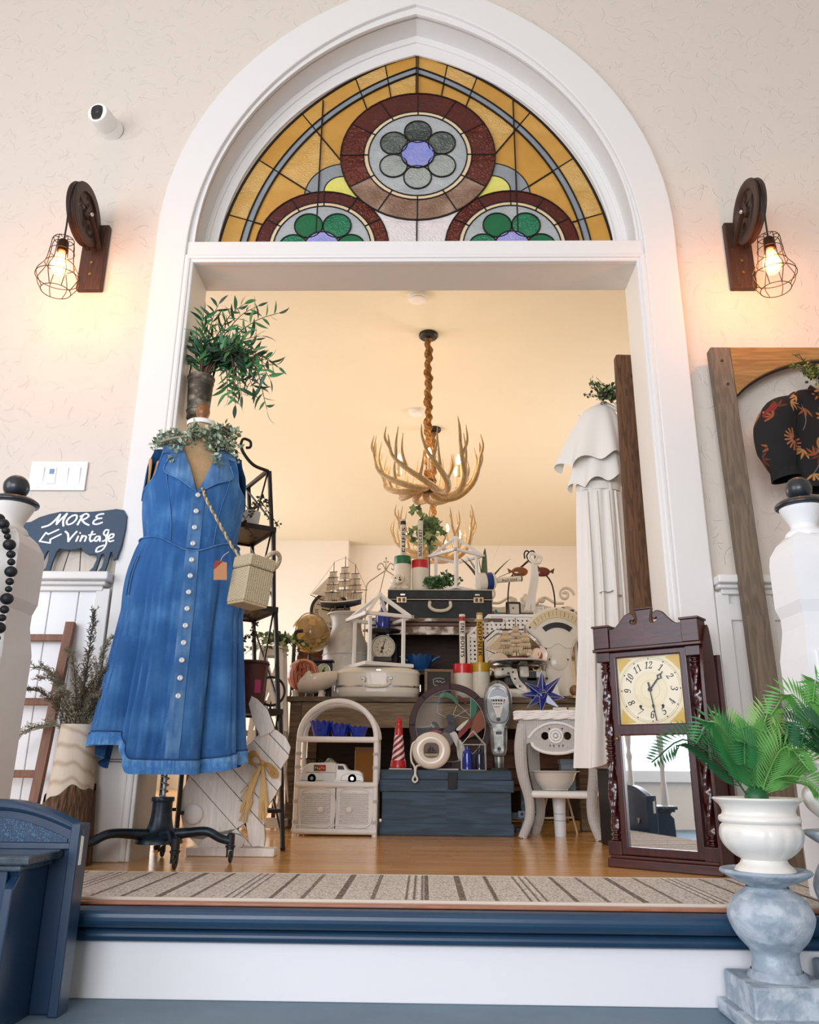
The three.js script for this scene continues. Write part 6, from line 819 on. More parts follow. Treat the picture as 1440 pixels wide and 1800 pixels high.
{ // nautilus shell planter
  const t = T('shell_planter', 'white footed nautilus shell planter striped orange on its curl', 'planter', [-0.6, TY, -1.66]); t.scale.setScalar(1.22);
  const shellTex = ctex(512, 256, (g, w, h) => { g.fillStyle = '#efe6d8'; g.fillRect(0, 0, w, h); for (let k = 0; k < 26; k++) { const x = k * w * 0.55 / 26; g.fillStyle = k % 2 ? '#8a2410' : '#c8663a'; g.beginPath(); g.moveTo(x, 0); g.quadraticCurveTo(x + 18, h * 0.5, x - 2, h); g.lineTo(x + 9, h); g.quadraticCurveTo(x + 26, h * 0.5, x + 8, 0); g.fill(); } });
  const bodyM = phys(0xefe4d3, 0.25, { clearcoat: 0.5 });
  P(t, 'bowl', grid(40, 40, (u, v) => { const a = -u * 2 * PI, ph = v * PI * 0.62, r = Math.sin(ph) ; const x = 0.02 + r * Math.cos(a) * 0.108, z = r * Math.sin(a) * 0.075; return [x + 0.02 * (1 - Math.cos(ph)) * 0.5, 0.018 + 0.06 * (1 - Math.cos(ph)) + 0.02 * Math.max(0, r * Math.cos(a)) * (v > 0.8 ? 1 : 0.6), z]; }, true), bodyM);
  const curl = grid(60, 24, (u, v) => { const th = 0.4 + u * PI * 1.75, R = 0.078 * Math.exp(-0.12 * th), rr_ = 0.05 * Math.exp(-0.1 * th), ph = v * 2 * PI; const cx = R * 0.35 * Math.cos(th + 2), cyy = R * 0.35 * Math.sin(th + 2); return [-0.035 + (R - rr_ + rr_ * Math.cos(ph)) * Math.cos(2.5 - th) * 1.05, 0.105 + (R - rr_ + rr_ * Math.cos(ph)) * Math.sin(2.5 - th) * 1.1, rr_ * Math.sin(ph) * 1.2]; });
  P(t, 'curl', [sp(0.07, -0.018, 0.1, 0.01, 1.05, 1.05, 0.85, 40, 28)], (() => { const m = phys(0xffffff, 0.25, { map: shellTex, clearcoat: 0.5 }); return m; })(), 'orange striped curl');
  P(t, 'spiral_ridge', tb(Array.from({ length: 30 }, (_, i) => { const a = i * 0.35, r = 0.05 * Math.exp(-i * 0.07); return [-0.015 + r * Math.cos(a), 0.115 + r * Math.sin(a), 0.066 + 0.01 * (1 - r / 0.05)]; }), 0.006, 90, 8), std(0xb8582c, 0.35));
  P(t, 'foot', [[-0.05, 0.03], [0.07, 0.03], [-0.05, -0.03], [0.07, -0.03]].map(([x, z]) => las([[0, 0], [0.014, 0.0], [0.011, 0.012], [0.014, 0.03]], 8, 14, x, 0, z)), bodyM);
  P(t, 'blossom', [sp(0.012, 0.012, 0.09, 0.072, 1, 1, 0.4), ...[0, 1, 2, 3, 4].map((k) => sp(0.01, 0.012 + 0.014 * Math.cos(k * 1.257), 0.09 + 0.014 * Math.sin(k * 1.257), 0.07, 1, 1, 0.4))], bodyM);
}
{ // globe
  const t = T('globe', 'antique tan world globe on a stand before the white milk can', 'globe', [-0.63, TY, -1.93]);
  const map = ctex(1024, 512, (g, w, h) => {
    const id = g.createImageData(w, h); for (let j = 0; j < h; j++) for (let i = 0; i < w; i++) { const u = i / w, v = j / h, la_ = (v - 0.5) * PI, f = fbm(u, v, 5, 5), edge = 0.535; const land = sstep(edge, edge + 0.01, f), rim = 1 - Math.min(1, Math.abs(f - edge) / 0.018); let c = mix3(hex(0xcaa35c), mix3(hex(0xa07a3e), hex(0x8a7550), fbm(u, v, 14, 3)), land * 0.85); c = mix3(c, hex(0x59401f), Math.max(0, rim) * 0.75); c = mix3(c, hex(0xe0c482), Math.max(0, fbm(u + 0.3, v, 4, 3) - 0.5)); const o = (j * w + i) * 4; for (let k = 0; k < 3; k++) id.data[o + k] = c[k] * 255; id.data[o + 3] = 255; }
    g.putImageData(id, 0, 0); g.strokeStyle = 'rgba(90,60,25,.5)'; for (let k = 0; k < 12; k++) { g.lineWidth = 1; g.beginPath(); g.moveTo(k * w / 12, 0); g.lineTo(k * w / 12, h); g.stroke(); } for (let k = 1; k < 6; k++) { g.lineWidth = k === 3 ? 5 : 1; g.beginPath(); g.moveTo(0, k * h / 6); g.lineTo(w, k * h / 6); g.stroke(); }
  });
  const b = P(t, 'ball', sp(0.116, 0, 0, 0, 1, 1, 1, 56, 36), phys(0xffffff, 0.2, { map, clearcoat: 0.7 })); b.position.set(0, 0.395, 0); b.rotation.set(0.3, 0.8, 0.25);
  P(t, 'meridian', tor(0.124, 0.003, 0, 0.395, 0, 0, 0.9, 0.3, 6, 60, PI * 1.1), M.brass); P(t, 'stand', las([[0.07, 0], [0.068, 0.012], [0.02, 0.03], [0.012, 0.08], [0.018, 0.15], [0.01, 0.2], [0.012, 0.26], [0.006, 0.275]], 50, 24), std(0x2a2018, 0.4));
}
{ // milk can
  const t = T('milk_can', 'large dented cream enamel milk can on the long table', 'milk can', [-0.432, TY, -2.08]);
  const cm = worn(0xc9c4bb, 0xefece4, 0.4, 0.5, 4);
  P(t, 'body', las([[0, 0.002], [0.135, 0.002], [0.14, 0.01], [0.142, 0.18], [0.14, 0.29], [0.13, 0.35], [0.1, 0.42], [0.092, 0.45]], 60, 48), cm); P(t, 'neck', las([[0.092, 0.445], [0.09, 0.48], [0.1, 0.52], [0.118, 0.535]], 20, 40), cm); P(t, 'rim', [tor(0.142, 0.004, 0, 0.285, 0, PI / 2, 0, 0, 6, 48), tor(0.117, 0.006, 0, 0.537, 0, PI / 2, 0, 0, 8, 40)], cm); P(t, 'lid', [las([[0.0, 0.552], [0.06, 0.55], [0.1, 0.543], [0.112, 0.538]], 14, 40)], worn(0xa58a68, 0xe6dccb, 0.5, 0.2, 6), 'rust stained lid');
  for (const s of [-1, 1]) P(t, 'handle', tb([[s * 0.1, 0.44, 0], [s * 0.145, 0.44, 0], [s * 0.15, 0.38, 0], [s * 0.128, 0.36, 0]], 0.008, 24, 8), cm);
  const c = T('wooden_crate', 'tall wooden crate behind the milk can holding up the round clock', 'crate', [-0.62, TY, -2.24]); P(c, 'box', bx(0.24, 0.46, 0.12, 0, 0.23, 0, 0, 0, 0, 0.004), brownWood); for (let k = 0; k < 3; k++) P(c, 'slat', bx(0.25, 0.12, 0.01, 0, 0.08 + k * 0.15, 0.064, 0, 0, 0, 0.002), brownWood);
  const cl = T('round_clock', 'round clock with roman numerals leaning behind the milk can', 'clock', [-0.56, TY + 0.462, -2.23]); const face = ctex(256, 256, (g, w) => { g.fillStyle = '#d9cdb4'; g.fillRect(0, 0, w, w); g.translate(w / 2, w / 2); g.fillStyle = '#2c261e'; g.textAlign = 'center'; g.font = 'bold 30px serif'; ['XII', 'I', 'II', 'III', 'IIII', 'V', 'VI', 'VII', 'VIII', 'IX', 'X', 'XI'].forEach((s, k) => { g.save(); g.rotate(k * PI / 6); g.fillText(s, 0, -w * 0.33); g.restore(); }); });
  P(cl, 'case', mv(las([[0, 0], [0.12, 0], [0.128, 0.01], [0.128, 0.03], [0.12, 0.036], [0.11, 0.036], [0.108, 0.03]], 20, 48), 0, 0.128, -0.03, PI / 2), M.black); P(cl, 'face', mv(new THREE.CircleGeometry(0.111, 40), 0, 0.128, 0.001), std(0xffffff, 0.6, { map: face })); P(cl, 'hand', [barZ(0, 0.128, 0.03, 0.2, 0.003, 0.006, 0.002), barZ(0, 0.128, -0.05, 0.14, 0.003, 0.008, 0.002)], M.black);
}
function ship(name, label, pos, ry, L, hullC, sailC, sailsFull) {    // three masted ship model, bow to -x
  const t = T(name, label, 'ship model', pos, ry), k = L;
  const hull = grid(30, 12, (u, v) => { const x = (u - 0.5) * 0.66 * k, w = Math.pow(Math.sin(PI * Math.min(1, 0.06 + u * 0.97)), 0.55) * 0.075 * k, a = lerp(-PI, 0, v), sh = 0.06 * k * Math.pow(Math.abs(u - 0.45) * 1.6, 2); return [x, 0.15 * k + sh + Math.sin(a) * (0.09 + 0.02 * (0.5 - Math.abs(u - 0.5))) * k, Math.cos(a) * w]; });
  P(t, 'hull', hull, std(hullC[0], 0.4)); P(t, 'gunwale_strip', [-1, 1].map((s) => tb(Array.from({ length: 16 }, (_, i) => { const u = i / 15, w = Math.pow(Math.sin(PI * Math.min(1, 0.06 + u * 0.97)), 0.55) * 0.075 * k; return [(u - 0.5) * 0.66 * k, 0.142 * k + 0.06 * k * Math.pow(Math.abs(u - 0.45) * 1.6, 2), s * w]; }), 0.011 * k, 40, 6)), std(hullC[1], 0.4)); P(t, 'deck', grid(20, 2, (u, v) => { const w = Math.pow(Math.sin(PI * Math.min(1, 0.06 + u * 0.97)), 0.55) * 0.07 * k; return [(u - 0.5) * 0.64 * k, 0.14 * k + 0.06 * k * Math.pow(Math.abs(u - 0.45) * 1.6, 2), (v - 0.5) * 2 * w]; }), std(0x7a5a3a, 0.6));
  P(t, 'cradle', [bx(0.26 * k, 0.03 * k, 0.12 * k, 0, 0.015 * k, 0), bx(0.03 * k, 0.09 * k, 0.1 * k, -0.08 * k, 0.05 * k, 0), bx(0.03 * k, 0.09 * k, 0.1 * k, 0.08 * k, 0.05 * k, 0)], std(0x33211a, 0.5));
  const ms = [[-0.14, 0.8], [0.05, 0.88], [0.22, 0.74]], dark = std(0x241a14, 0.6);
  P(t, 'bowsprit', rod([-0.3 * k, 0.19 * k, 0], [-0.52 * k, 0.29 * k, 0], 0.009 * k, 0.005 * k), dark);
  const sails = [], rig = [];
  ms.forEach(([x, h], i) => {
    P(t, 'mast', rod([x * k, 0.14 * k, 0], [x * k, h * k, 0], 0.0095 * k, 0.005 * k), dark);
    [0.34, 0.48, 0.6, 0.7].forEach((y, j) => { const f = y * (h / 0.88) * k, w = (0.13 - j * 0.022) * k; P(t, 'yard', rod([x * k - w, f, 0.01 * k], [x * k + w, f, 0.01 * k], 0.006 * k), dark); if (j < 3 || true) { const hh = 0.105 * k * (j === 0 ? 1.25 : 1); sails.push(grid(6, 5, (u, v) => [x * k + (u - 0.5) * 2 * w * lerp(0.88, 1.0, v), f - v * hh * (sailsFull ? 0.95 : 0.9), (0.012 + 0.025 * Math.sin(v * PI) * (sailsFull ? 1.6 : 0.5)) * k])); } });
    for (const s of [-1, 1]) for (const q of [-0.05, 0, 0.05]) rig.push(rod([(x + q) * k, 0.17 * k, s * 0.065 * k], [x * k, h * 0.8 * k, 0], 0.0022 * k, 0.0022 * k, 4));
  });
  rig.push(rod([-0.52 * k, 0.29 * k, 0], [-0.14 * k, 0.78 * k, 0], 0.0022 * k, 0.0022 * k, 4), rod([-0.45 * k, 0.26 * k, 0], [-0.14 * k, 0.6 * k, 0], 0.0022 * k, 0.0022 * k, 4), rod([-0.14 * k, 0.8 * k, 0], [0.05 * k, 0.86 * k, 0], 0.0022 * k, 0.0022 * k, 4), rod([0.05 * k, 0.86 * k, 0], [0.22 * k, 0.73 * k, 0], 0.0022 * k, 0.0022 * k, 4), rod([0.22 * k, 0.72 * k, 0], [0.42 * k, 0.32 * k, 0], 0.0022 * k, 0.0022 * k, 4), rod([0.22 * k, 0.34 * k, 0], [0.42 * k, 0.32 * k, 0], 0.005 * k));
  P(t, 'rigging', rig, dark).userData.kind = 'stuff';
  const sm = phys(sailC, 0.9, { side: THREE.DoubleSide, transmission: sailsFull ? 0 : 0.7, thickness: 0 });
  sails.forEach((g) => P(t, 'sail', g, sm)); P(t, 'jib', [grid(4, 4, (u, v) => [lerp(lerp(-0.5, -0.2, u), -0.16, v) * k, lerp(lerp(0.3, 0.24, u), 0.62, v) * k, 0.004 * k])], sm); return t;
}
ship('ship_model', 'dark hulled three masted ship model on top of the milk can', [-0.47, TY + 0.553, -2.06], -0.25, 0.4, [0x15171a, 0xe4dfd6], 0xcfc4b2, false);
{ // dark blue suitcase
  const t = T('blue_suitcase', 'dark blue hard suitcase with cream handle on top of the hutch', 'suitcase', [0.14, HY, -2.1]);
  const bm = worn(0x0d1416, 0x172123, 0.6, 0.2, 8);
  P(t, 'lower_case', bx(0.63, 0.12, 0.32, 0, 0.06, 0, 0, 0, 0, 0.012), bm); P(t, 'lid', bx(0.634, 0.062, 0.324, 0, 0.152, 0, 0, 0, 0, 0.012), bm); P(t, 'binding', [bx(0.636, 0.007, 0.326, 0, 0.181, 0, 0, 0, 0, 0.003), bx(0.637, 0.004, 0.327, 0, 0.121, 0)], std(0xcfc4ae, 0.6));
  P(t, 'handle', tb([[-0.062, 0.105, 0.166], [-0.062, 0.075, 0.178], [-0.04, 0.055, 0.182], [0, 0.048, 0.184], [0.04, 0.055, 0.182], [0.062, 0.075, 0.178], [0.062, 0.105, 0.166]], 0.0105, 50, 10), std(0xd9cdb6, 0.45), 'cream handle'); P(t, 'handle_ring', [-1, 1].map((s) => bx(0.022, 0.022, 0.012, s * 0.062, 0.108, 0.164, 0, 0, 0, 0.004)), M.black);
  for (const s of [-1, 1]) { const l = P(t, 'latch', bx(0.062, 0.036, 0.008, s * 0.232, 0.118, 0.164, 0, 0, 0, 0.003), std(0xb9a684, 0.35, { metalness: 0.8 })); P(l, 'latch_button', [bx(0.016, 0.022, 0.006, s * 0.232 - 0.012, 0.117, 0.169, 0, 0, 0, 0.002), bx(0.016, 0.022, 0.006, s * 0.232 + 0.014, 0.117, 0.169, 0, 0, 0, 0.002)], std(0x5a3e28, 0.4, { metalness: 0.6 })); P(t, 'hasp', bx(0.03, 0.012, 0.006, s * 0.225, 0.15, 0.164, 0, 0, 0, 0.002), M.chrome); }
}
const SY = HY + 0.186;
function buoy(label, pos, bandC, stickC, text, o = {}) {
  const t = T('lobster_buoy', label, 'buoy', pos, o.ry || 0), R = 0.053, H = o.h || 0.2, L = o.stick || 0.24;
  const g = new THREE.Group(); const body = std(0xe9e1cf, 0.55), bandM = phys(bandC, 0.35, { clearcoat: 0.3 });
  const geo = [las([[0, 0], [R * 0.72, 0.0], [R * 0.95, 0.02], [R, 0.05], [R, H - 0.05]], 30, 30)], bnd = [las([[R + 0.0005, H - 0.052], [R + 0.0005, H - 0.006], [R * 0.93, H], [0.016, H + 0.003]], 30, 30)], st = [las([[0.0165, H], [0.0175, H + L - 0.006], [0.015, H + L], [0, H + L + 0.001]], 24, 24)];
  const tex = ctex(512, 64, (c, w, h) => { c.fillStyle = stickC; c.fillRect(0, 0, w, h); c.fillStyle = '#1d1c1a'; c.font = 'bold 40px sans-serif'; c.textBaseline = 'middle'; if (text) { c.save(); c.translate(24, h / 2); c.scale(440 / c.measureText(text).width, 1.25); c.fillText(text, 0, 2); c.restore(); } });
  const lab = grid(8, 2, (u, v) => { const a = lerp(-1.1, 1.1, u); return [0.0182 * Math.sin(a), H + 0.015 + v * (L - 0.04), 0.0182 * Math.cos(a)]; });
  { const uv = lab.attributes.uv; for (let i = 0; i < uv.count; i++) { const u = uv.getX(i), v = uv.getY(i); uv.setXY(i, o.down ? 1 - v : v, o.down ? u : 1 - u); } }
  if (o.lie) { const q = (x) => x.rotateZ(-PI / 2 + 0.18).rotateY(-0.35).translate(0, R, 0); geo.forEach(q); bnd.forEach(q); st.forEach(q); lab.rotateY(0.0); q(lab); }
  P(t, 'float', geo, body); P(t, 'band', bnd, bandM); P(t, 'stick', st, std(stickC, 0.55)); P(t, 'lettering', lab, std(0xffffff, 0.6, { map: tex })); if (o.tip) P(t, 'tip', [cy(0.0178, 0.0178, 0.025, 0, H + L - 0.012, 0, 18)], std(o.tip, 0.45)); return t;
}
buoy('cream lobster buoy with green band and tall lettered stick on the blue suitcase', [-0.092, SY, -2.08], 0x0f6a3c, '#d9d2c2', 'CLIFFS', { h: 0.235, stick: 0.235, tip: 0x23262a, ry: 0.2 });
buoy('cream lobster buoy with red band and stick lettered NANTUCKET on the blue suitcase', [0.018, SY, -2.08], 0xc41a24, '#dcd6c8', 'NANTUCKET', { h: 0.21, stick: 0.25, ry: 0 });
{ // blue buoy lying down
  const t = T('lobster_buoy', 'lobster buoy with blue band lying on its side on the blue suitcase', 'buoy', [0.375, SY, -1.99], 0);
  const pv = new THREE.Matrix4().makeRotationFromEuler(new THREE.Euler(0, 0.25, -PI / 2 + 0.14)); const q = (g) => g.applyMatrix4(pv).translate(0, 0.056, 0);
  P(t, 'float', [q(las([[0, 0], [0.045, 0.0], [0.054, 0.015], [0.054, 0.045]], 20, 30)), q(las([[0.054, 0.085], [0.05, 0.1], [0.03, 0.112], [0.016, 0.114]], 20, 30))], std(0xe6dfd0, 0.55)); P(t, 'band', q(las([[0.0542, 0.044], [0.0542, 0.086]], 4, 30)), phys(0x123a7a, 0.35), 'blue band'); P(t, 'stick', q(las([[0.016, 0.11], [0.0175, 0.27], [0.0175, 0.285], [0, 0.286]], 12, 20)), std(0xe2dac6, 0.6)); P(t, 'tip', q(cy(0.0182, 0.0182, 0.008, 0, 0.283, 0, 20)), M.black);
  const lab = grid(8, 2, (u, v) => { const a = lerp(-1.0, 1.0, u); return [0.0185 * Math.sin(a), 0.13 + v * 0.14, 0.0185 * Math.cos(a)]; }); { const uv = lab.attributes.uv; for (let i = 0; i < uv.count; i++) { const u = uv.getX(i), v = uv.getY(i); uv.setXY(i, v, 1 - u); } } 
  const tex = ctex(512, 96, (c, w, h) => { c.fillStyle = '#e2dac6'; c.fillRect(0, 0, w, h); c.fillStyle = '#1d1c1a'; c.font = 'italic bold 58px serif'; c.textBaseline = 'middle'; c.fillText('Beach Island', 60, h / 2 + 4); });
  lab.rotateY(0.2); P(t, 'lettering', q(lab), std(0xffffff, 0.6, { map: tex }));
}
buoy('cream lobster buoy with bright red band standing beside the chalkboard', [0.263, TY, -1.76], 0xd81a22, '#e8e0d2', 'INE BOUYS', { h: 0.2, stick: 0.27, tip: 0xb02a26, ry: 0.1, down: true });
buoy('cream lobster buoy with yellow band and yellow stick behind the parking meter', [0.365, TY, -1.79], 0xc9a028, '#c9992c', 'MOPNIK', { h: 0.21, stick: 0.275, tip: 0xe9dfc0, ry: 0, down: true });
{ // white puppy figurine
  const t = T('puppy_figurine', 'white ceramic puppy figurine lying before the green banded buoy', 'figurine', [-0.115, SY, -1.99]);
  const w = phys(0xede3d2, 0.4, { clearcoat: 0.3 });
  P(t, 'body', [sp(0.045, 0.0, 0.04, -0.015, 1.25, 0.9, 0.8), sp(0.036, -0.005, 0.062, 0.018, 1.05, 0.95, 0.95), sp(0.02, 0.01, 0.048, 0.047, 1.1, 0.8, 0.9), sp(0.014, -0.035, 0.012, 0.03, 1.6, 0.8, 1), sp(0.014, 0.045, 0.012, 0.03, 1.6, 0.8, 1)], w); P(t, 'ear', [sp(0.017, -0.036, 0.068, 0.01, 0.6, 1.3, 0.9), sp(0.017, 0.03, 0.073, 0.01, 0.6, 1.3, 0.9)], w); P(t, 'eye', [sp(0.0045, -0.016, 0.067, 0.052), sp(0.0045, 0.01, 0.07, 0.052)], M.black); P(t, 'nose', sp(0.007, 0.012, 0.053, 0.066, 1.2, 0.8, 0.7), M.black);
}
{ // greenery on the suitcase
  const t = T('leafy_bush', 'low bushy green artificial plant on the blue suitcase', 'plant', [0.14, SY, -2.02]); t.scale.setScalar(1.22);
  const base = Array.from({ length: 34 }, () => { const a = rnd() * 6.28, r = rr(0.03, 0.13); return new THREE.QuadraticBezierCurve3(V(0, 0, 0), V(r * 0.4 * Math.cos(a), rr(0.05, 0.1), r * 0.4 * Math.sin(a)), V(r * Math.cos(a), rr(0.01, 0.085), r * 0.6 * Math.sin(a))); });
  P(t, 'stem', base.map((c) => new THREE.TubeGeometry(c, 6, 0.0012, 4)), leafM(0x4c6a3a)).userData.kind = 'stuff'; leafCloud(t, 'leaves', 750, () => { const q = base[Math.floor(rnd() * 34)].getPoint(rr(0.3, 1)); return [[q.x + rr(-0.01, 0.01), Math.max(0.004, q.y + rr(-0.01, 0.01)), q.z + rr(-0.01, 0.01)], [rr(-1, 1), rr(-0.2, 1), rr(-1, 1)]]; }, 0.02, 0.011, [leafM(0x3f6b38), leafM(0x2c4f2c), leafM(0x6d9358)]);
  const v = T('ivy_topiary', 'tall ivy plant on a thin black stem rising above the blue suitcase', 'plant', [0.075, SY, -2.16]); v.scale.setScalar(1.16);
  P(v, 'pot', las([[0, 0.0], [0.03, 0.0], [0.04, 0.06], [0.036, 0.06]], 12, 20), std(0x6a5a48, 0.8)); P(v, 'stem', [rod([0.0, 0.03, 0], [0.005, 0.45, 0], 0.0035)], M.black);
  const rn = Array.from({ length: 20 }, () => new THREE.QuadraticBezierCurve3(V(0.003, rr(0.2, 0.42), 0), V(rr(-0.06, 0.08), rr(0.38, 0.52), rr(-0.05, 0.05)), V(rr(-0.12, 0.1), rr(0.2, 0.54), rr(-0.07, 0.07)))); P(v, 'runner', rn.map((c) => new THREE.TubeGeometry(c, 8, 0.0012, 4)), leafM(0x55603a)).userData.kind = 'stuff';
  const iv = clean(ex([[0, 0], [0.012, 0.004], [0.02, 0.016], [0.011, 0.018], [0.0, 0.036], [-0.011, 0.018], [-0.02, 0.016], [-0.012, 0.004]], 0.0008)), im = [leafM(0x5c7440), leafM(0x84985e), leafM(0x3c522e), leafM(0xa8b078)];
  for (let k = 0; k < 190; k++) { const q = rn[k % 20].getPoint(rr(0.2, 1)), o = new THREE.Mesh(iv, im[k % 4]); o.name = 'leaf'; o.position.set(q.x + rr(-0.015, 0.015), q.y + rr(-0.015, 0.015), q.z + rr(-0.015, 0.015)); o.rotation.set(rr(-0.9, 0.6), rr(-1, 1), rr(-3.1, 3.1)); o.scale.setScalar(rr(0.75, 1.3)); o.castShadow = o.receiveShadow = true; v.add(o); }
  const s = T('snake_plant', 'spiky sword leaved plant behind the lying blue banded buoy', 'plant', [0.42, SY, -2.15]); s.scale.set(1.12, 1, 1.12); P(s, 'pot', las([[0, 0], [0.04, 0.0], [0.048, 0.075], [0.044, 0.075]], 12, 24), std(0x7a5034, 0.7)); P(s, 'soil', cy(0.043, 0.043, 0.006, 0, 0.068, 0), std(0x2a2019, 0.9));
  const sword = (a, lean, L, w, b) => grid(4, 12, (u, v) => { const ww = w * 1.5 * Math.pow(Math.sin(PI * (0.18 + 0.82 * v)), 0.7) + 0.0005, x = (u - 0.5) * 2 * ww, d = lean * v + b * v * v, y = 0.05 + L * v - Math.max(0, b * v * v * v * 0.4), c = Math.cos(a), n = Math.sin(a); return [d * c - x * n * 0.8, y, d * n + x * c * 0.8 + Math.abs(x) * 0.2]; });
  [[0.0, 0.09, 0.33, 0.016, 0.02], [0.25, 0.13, 0.2, 0.014, 0.03], [-0.15, 0.15, 0.17, 0.014, 0.09], [0.4, 0.2, 0.1, 0.01, 0.06], [2.9, 0.06, 0.22, 0.015, 0.04], [2.6, 0.1, 0.2, 0.011, 0.06], [3.4, 0.03, 0.24, 0.015, 0.0], [1.5, 0.06, 0.25, 0.014, 0.02], [-1.3, 0.05, 0.22, 0.014, 0.03], [-0.3, 0.17, 0.12, 0.01, 0.08]].forEach((q, i) => P(s, 'leaf', sword(...q), leafM([0x3a4d38, 0x55684a, 0x2c3b2c][i % 3], 0.45)));
}
{ // white wire trellis and caned frame
  const t = T('wire_trellis', 'pale wire garden trellis with scroll finial behind the house lantern', 'trellis', [-0.25, TY, -2.33]); const m = std(0xb9ab92, 0.5, { metalness: 0.3 });
  P(t, 'upright', [rod([-0.09, 0, 0], [-0.09, 0.72, 0], 0.004), rod([0.17, 0, 0], [0.17, 0.72, 0], 0.004), rod([0.0, 0.72, 0], [0.04, 0.9, 0], 0.0035)], m); P(t, 'arch_wire', [tb([[-0.09, 0.7, 0], [-0.08, 0.79, 0], [-0.02, 0.84, 0], [0.035, 0.88, 0]], 0.004), tb([[0.17, 0.7, 0], [0.15, 0.8, 0], [0.09, 0.85, 0], [0.045, 0.88, 0]], 0.004)], m); P(t, 'scroll', [-1, 1].map((s) => tb([[0.04, 0.88, 0], [0.04 + s * 0.03, 0.93, 0], [0.04 + s * 0.055, 0.91, 0], [0.04 + s * 0.05, 0.885, 0], [0.04 + s * 0.035, 0.895, 0]], 0.004, 24, 5)), m); P(t, 'finial', [rod([0.04, 0.88, 0], [0.04, 0.96, 0], 0.003), sp(0.007, 0.04, 0.965, 0), sp(0.006, 0.028, 0.94, 0), sp(0.006, 0.052, 0.94, 0)], m);
  const c = T('caned_mirror', 'white octagonal mirror with caned frame standing behind the buoys and ship model', 'mirror', [0.665, TY, -1.815]); c.rotation.x = -0.17; const W = 0.37, H = 0.52, ch = 0.13, bw = 0.1;
  const oc = (i) => [[-W + i, 0], [-W + i, H - ch - i * 0.3], [-W + ch + i * 0.4, H - i], [W - ch - i * 0.4, H - i], [W - i, H - ch - i * 0.3], [W - i, 0]];
  const am = dtex(128, 0.026, (u, v) => { const d = Math.hypot(u - 0.5, v - 0.5); return d < 0.24 ? 0 : 1; }, false);
  P(c, 'cane', ex(ring(oc(0.015), oc(bw - 0.01)), 0.005, 0, [], 0, 0, -0.003), tiled(std(0xf0ece2, 0.6, { alphaMap: am, alphaTest: 0.5, side: THREE.DoubleSide })));
  P(c, 'mirror', ex(oc(bw + 0.004), 0.004, 0, [], 0, 0, -0.012), std(0xe9dcc8, 0.06, { metalness: 1 }), 'mirror glass'); for (const [a, nm] of [[0, 'outer_rail'], [bw, 'inner_rail']]) P(c, nm, ring(oc(a), oc(a + 0.018)).length ? ex(ring(oc(a), oc(a + 0.018)), 0.02, 0.004, [], 0, 0, -0.01) : [], whiteW); P(c, 'joint', [[oc(0.01)[1], oc(bw)[1]], [oc(0.01)[2], oc(bw)[2]], [oc(0.01)[3], oc(bw)[3]], [oc(0.01)[4], oc(bw)[4]]].map(([p, q]) => barZ(...p, ...q, 0, 0.014, 0.018)), whiteW);
}
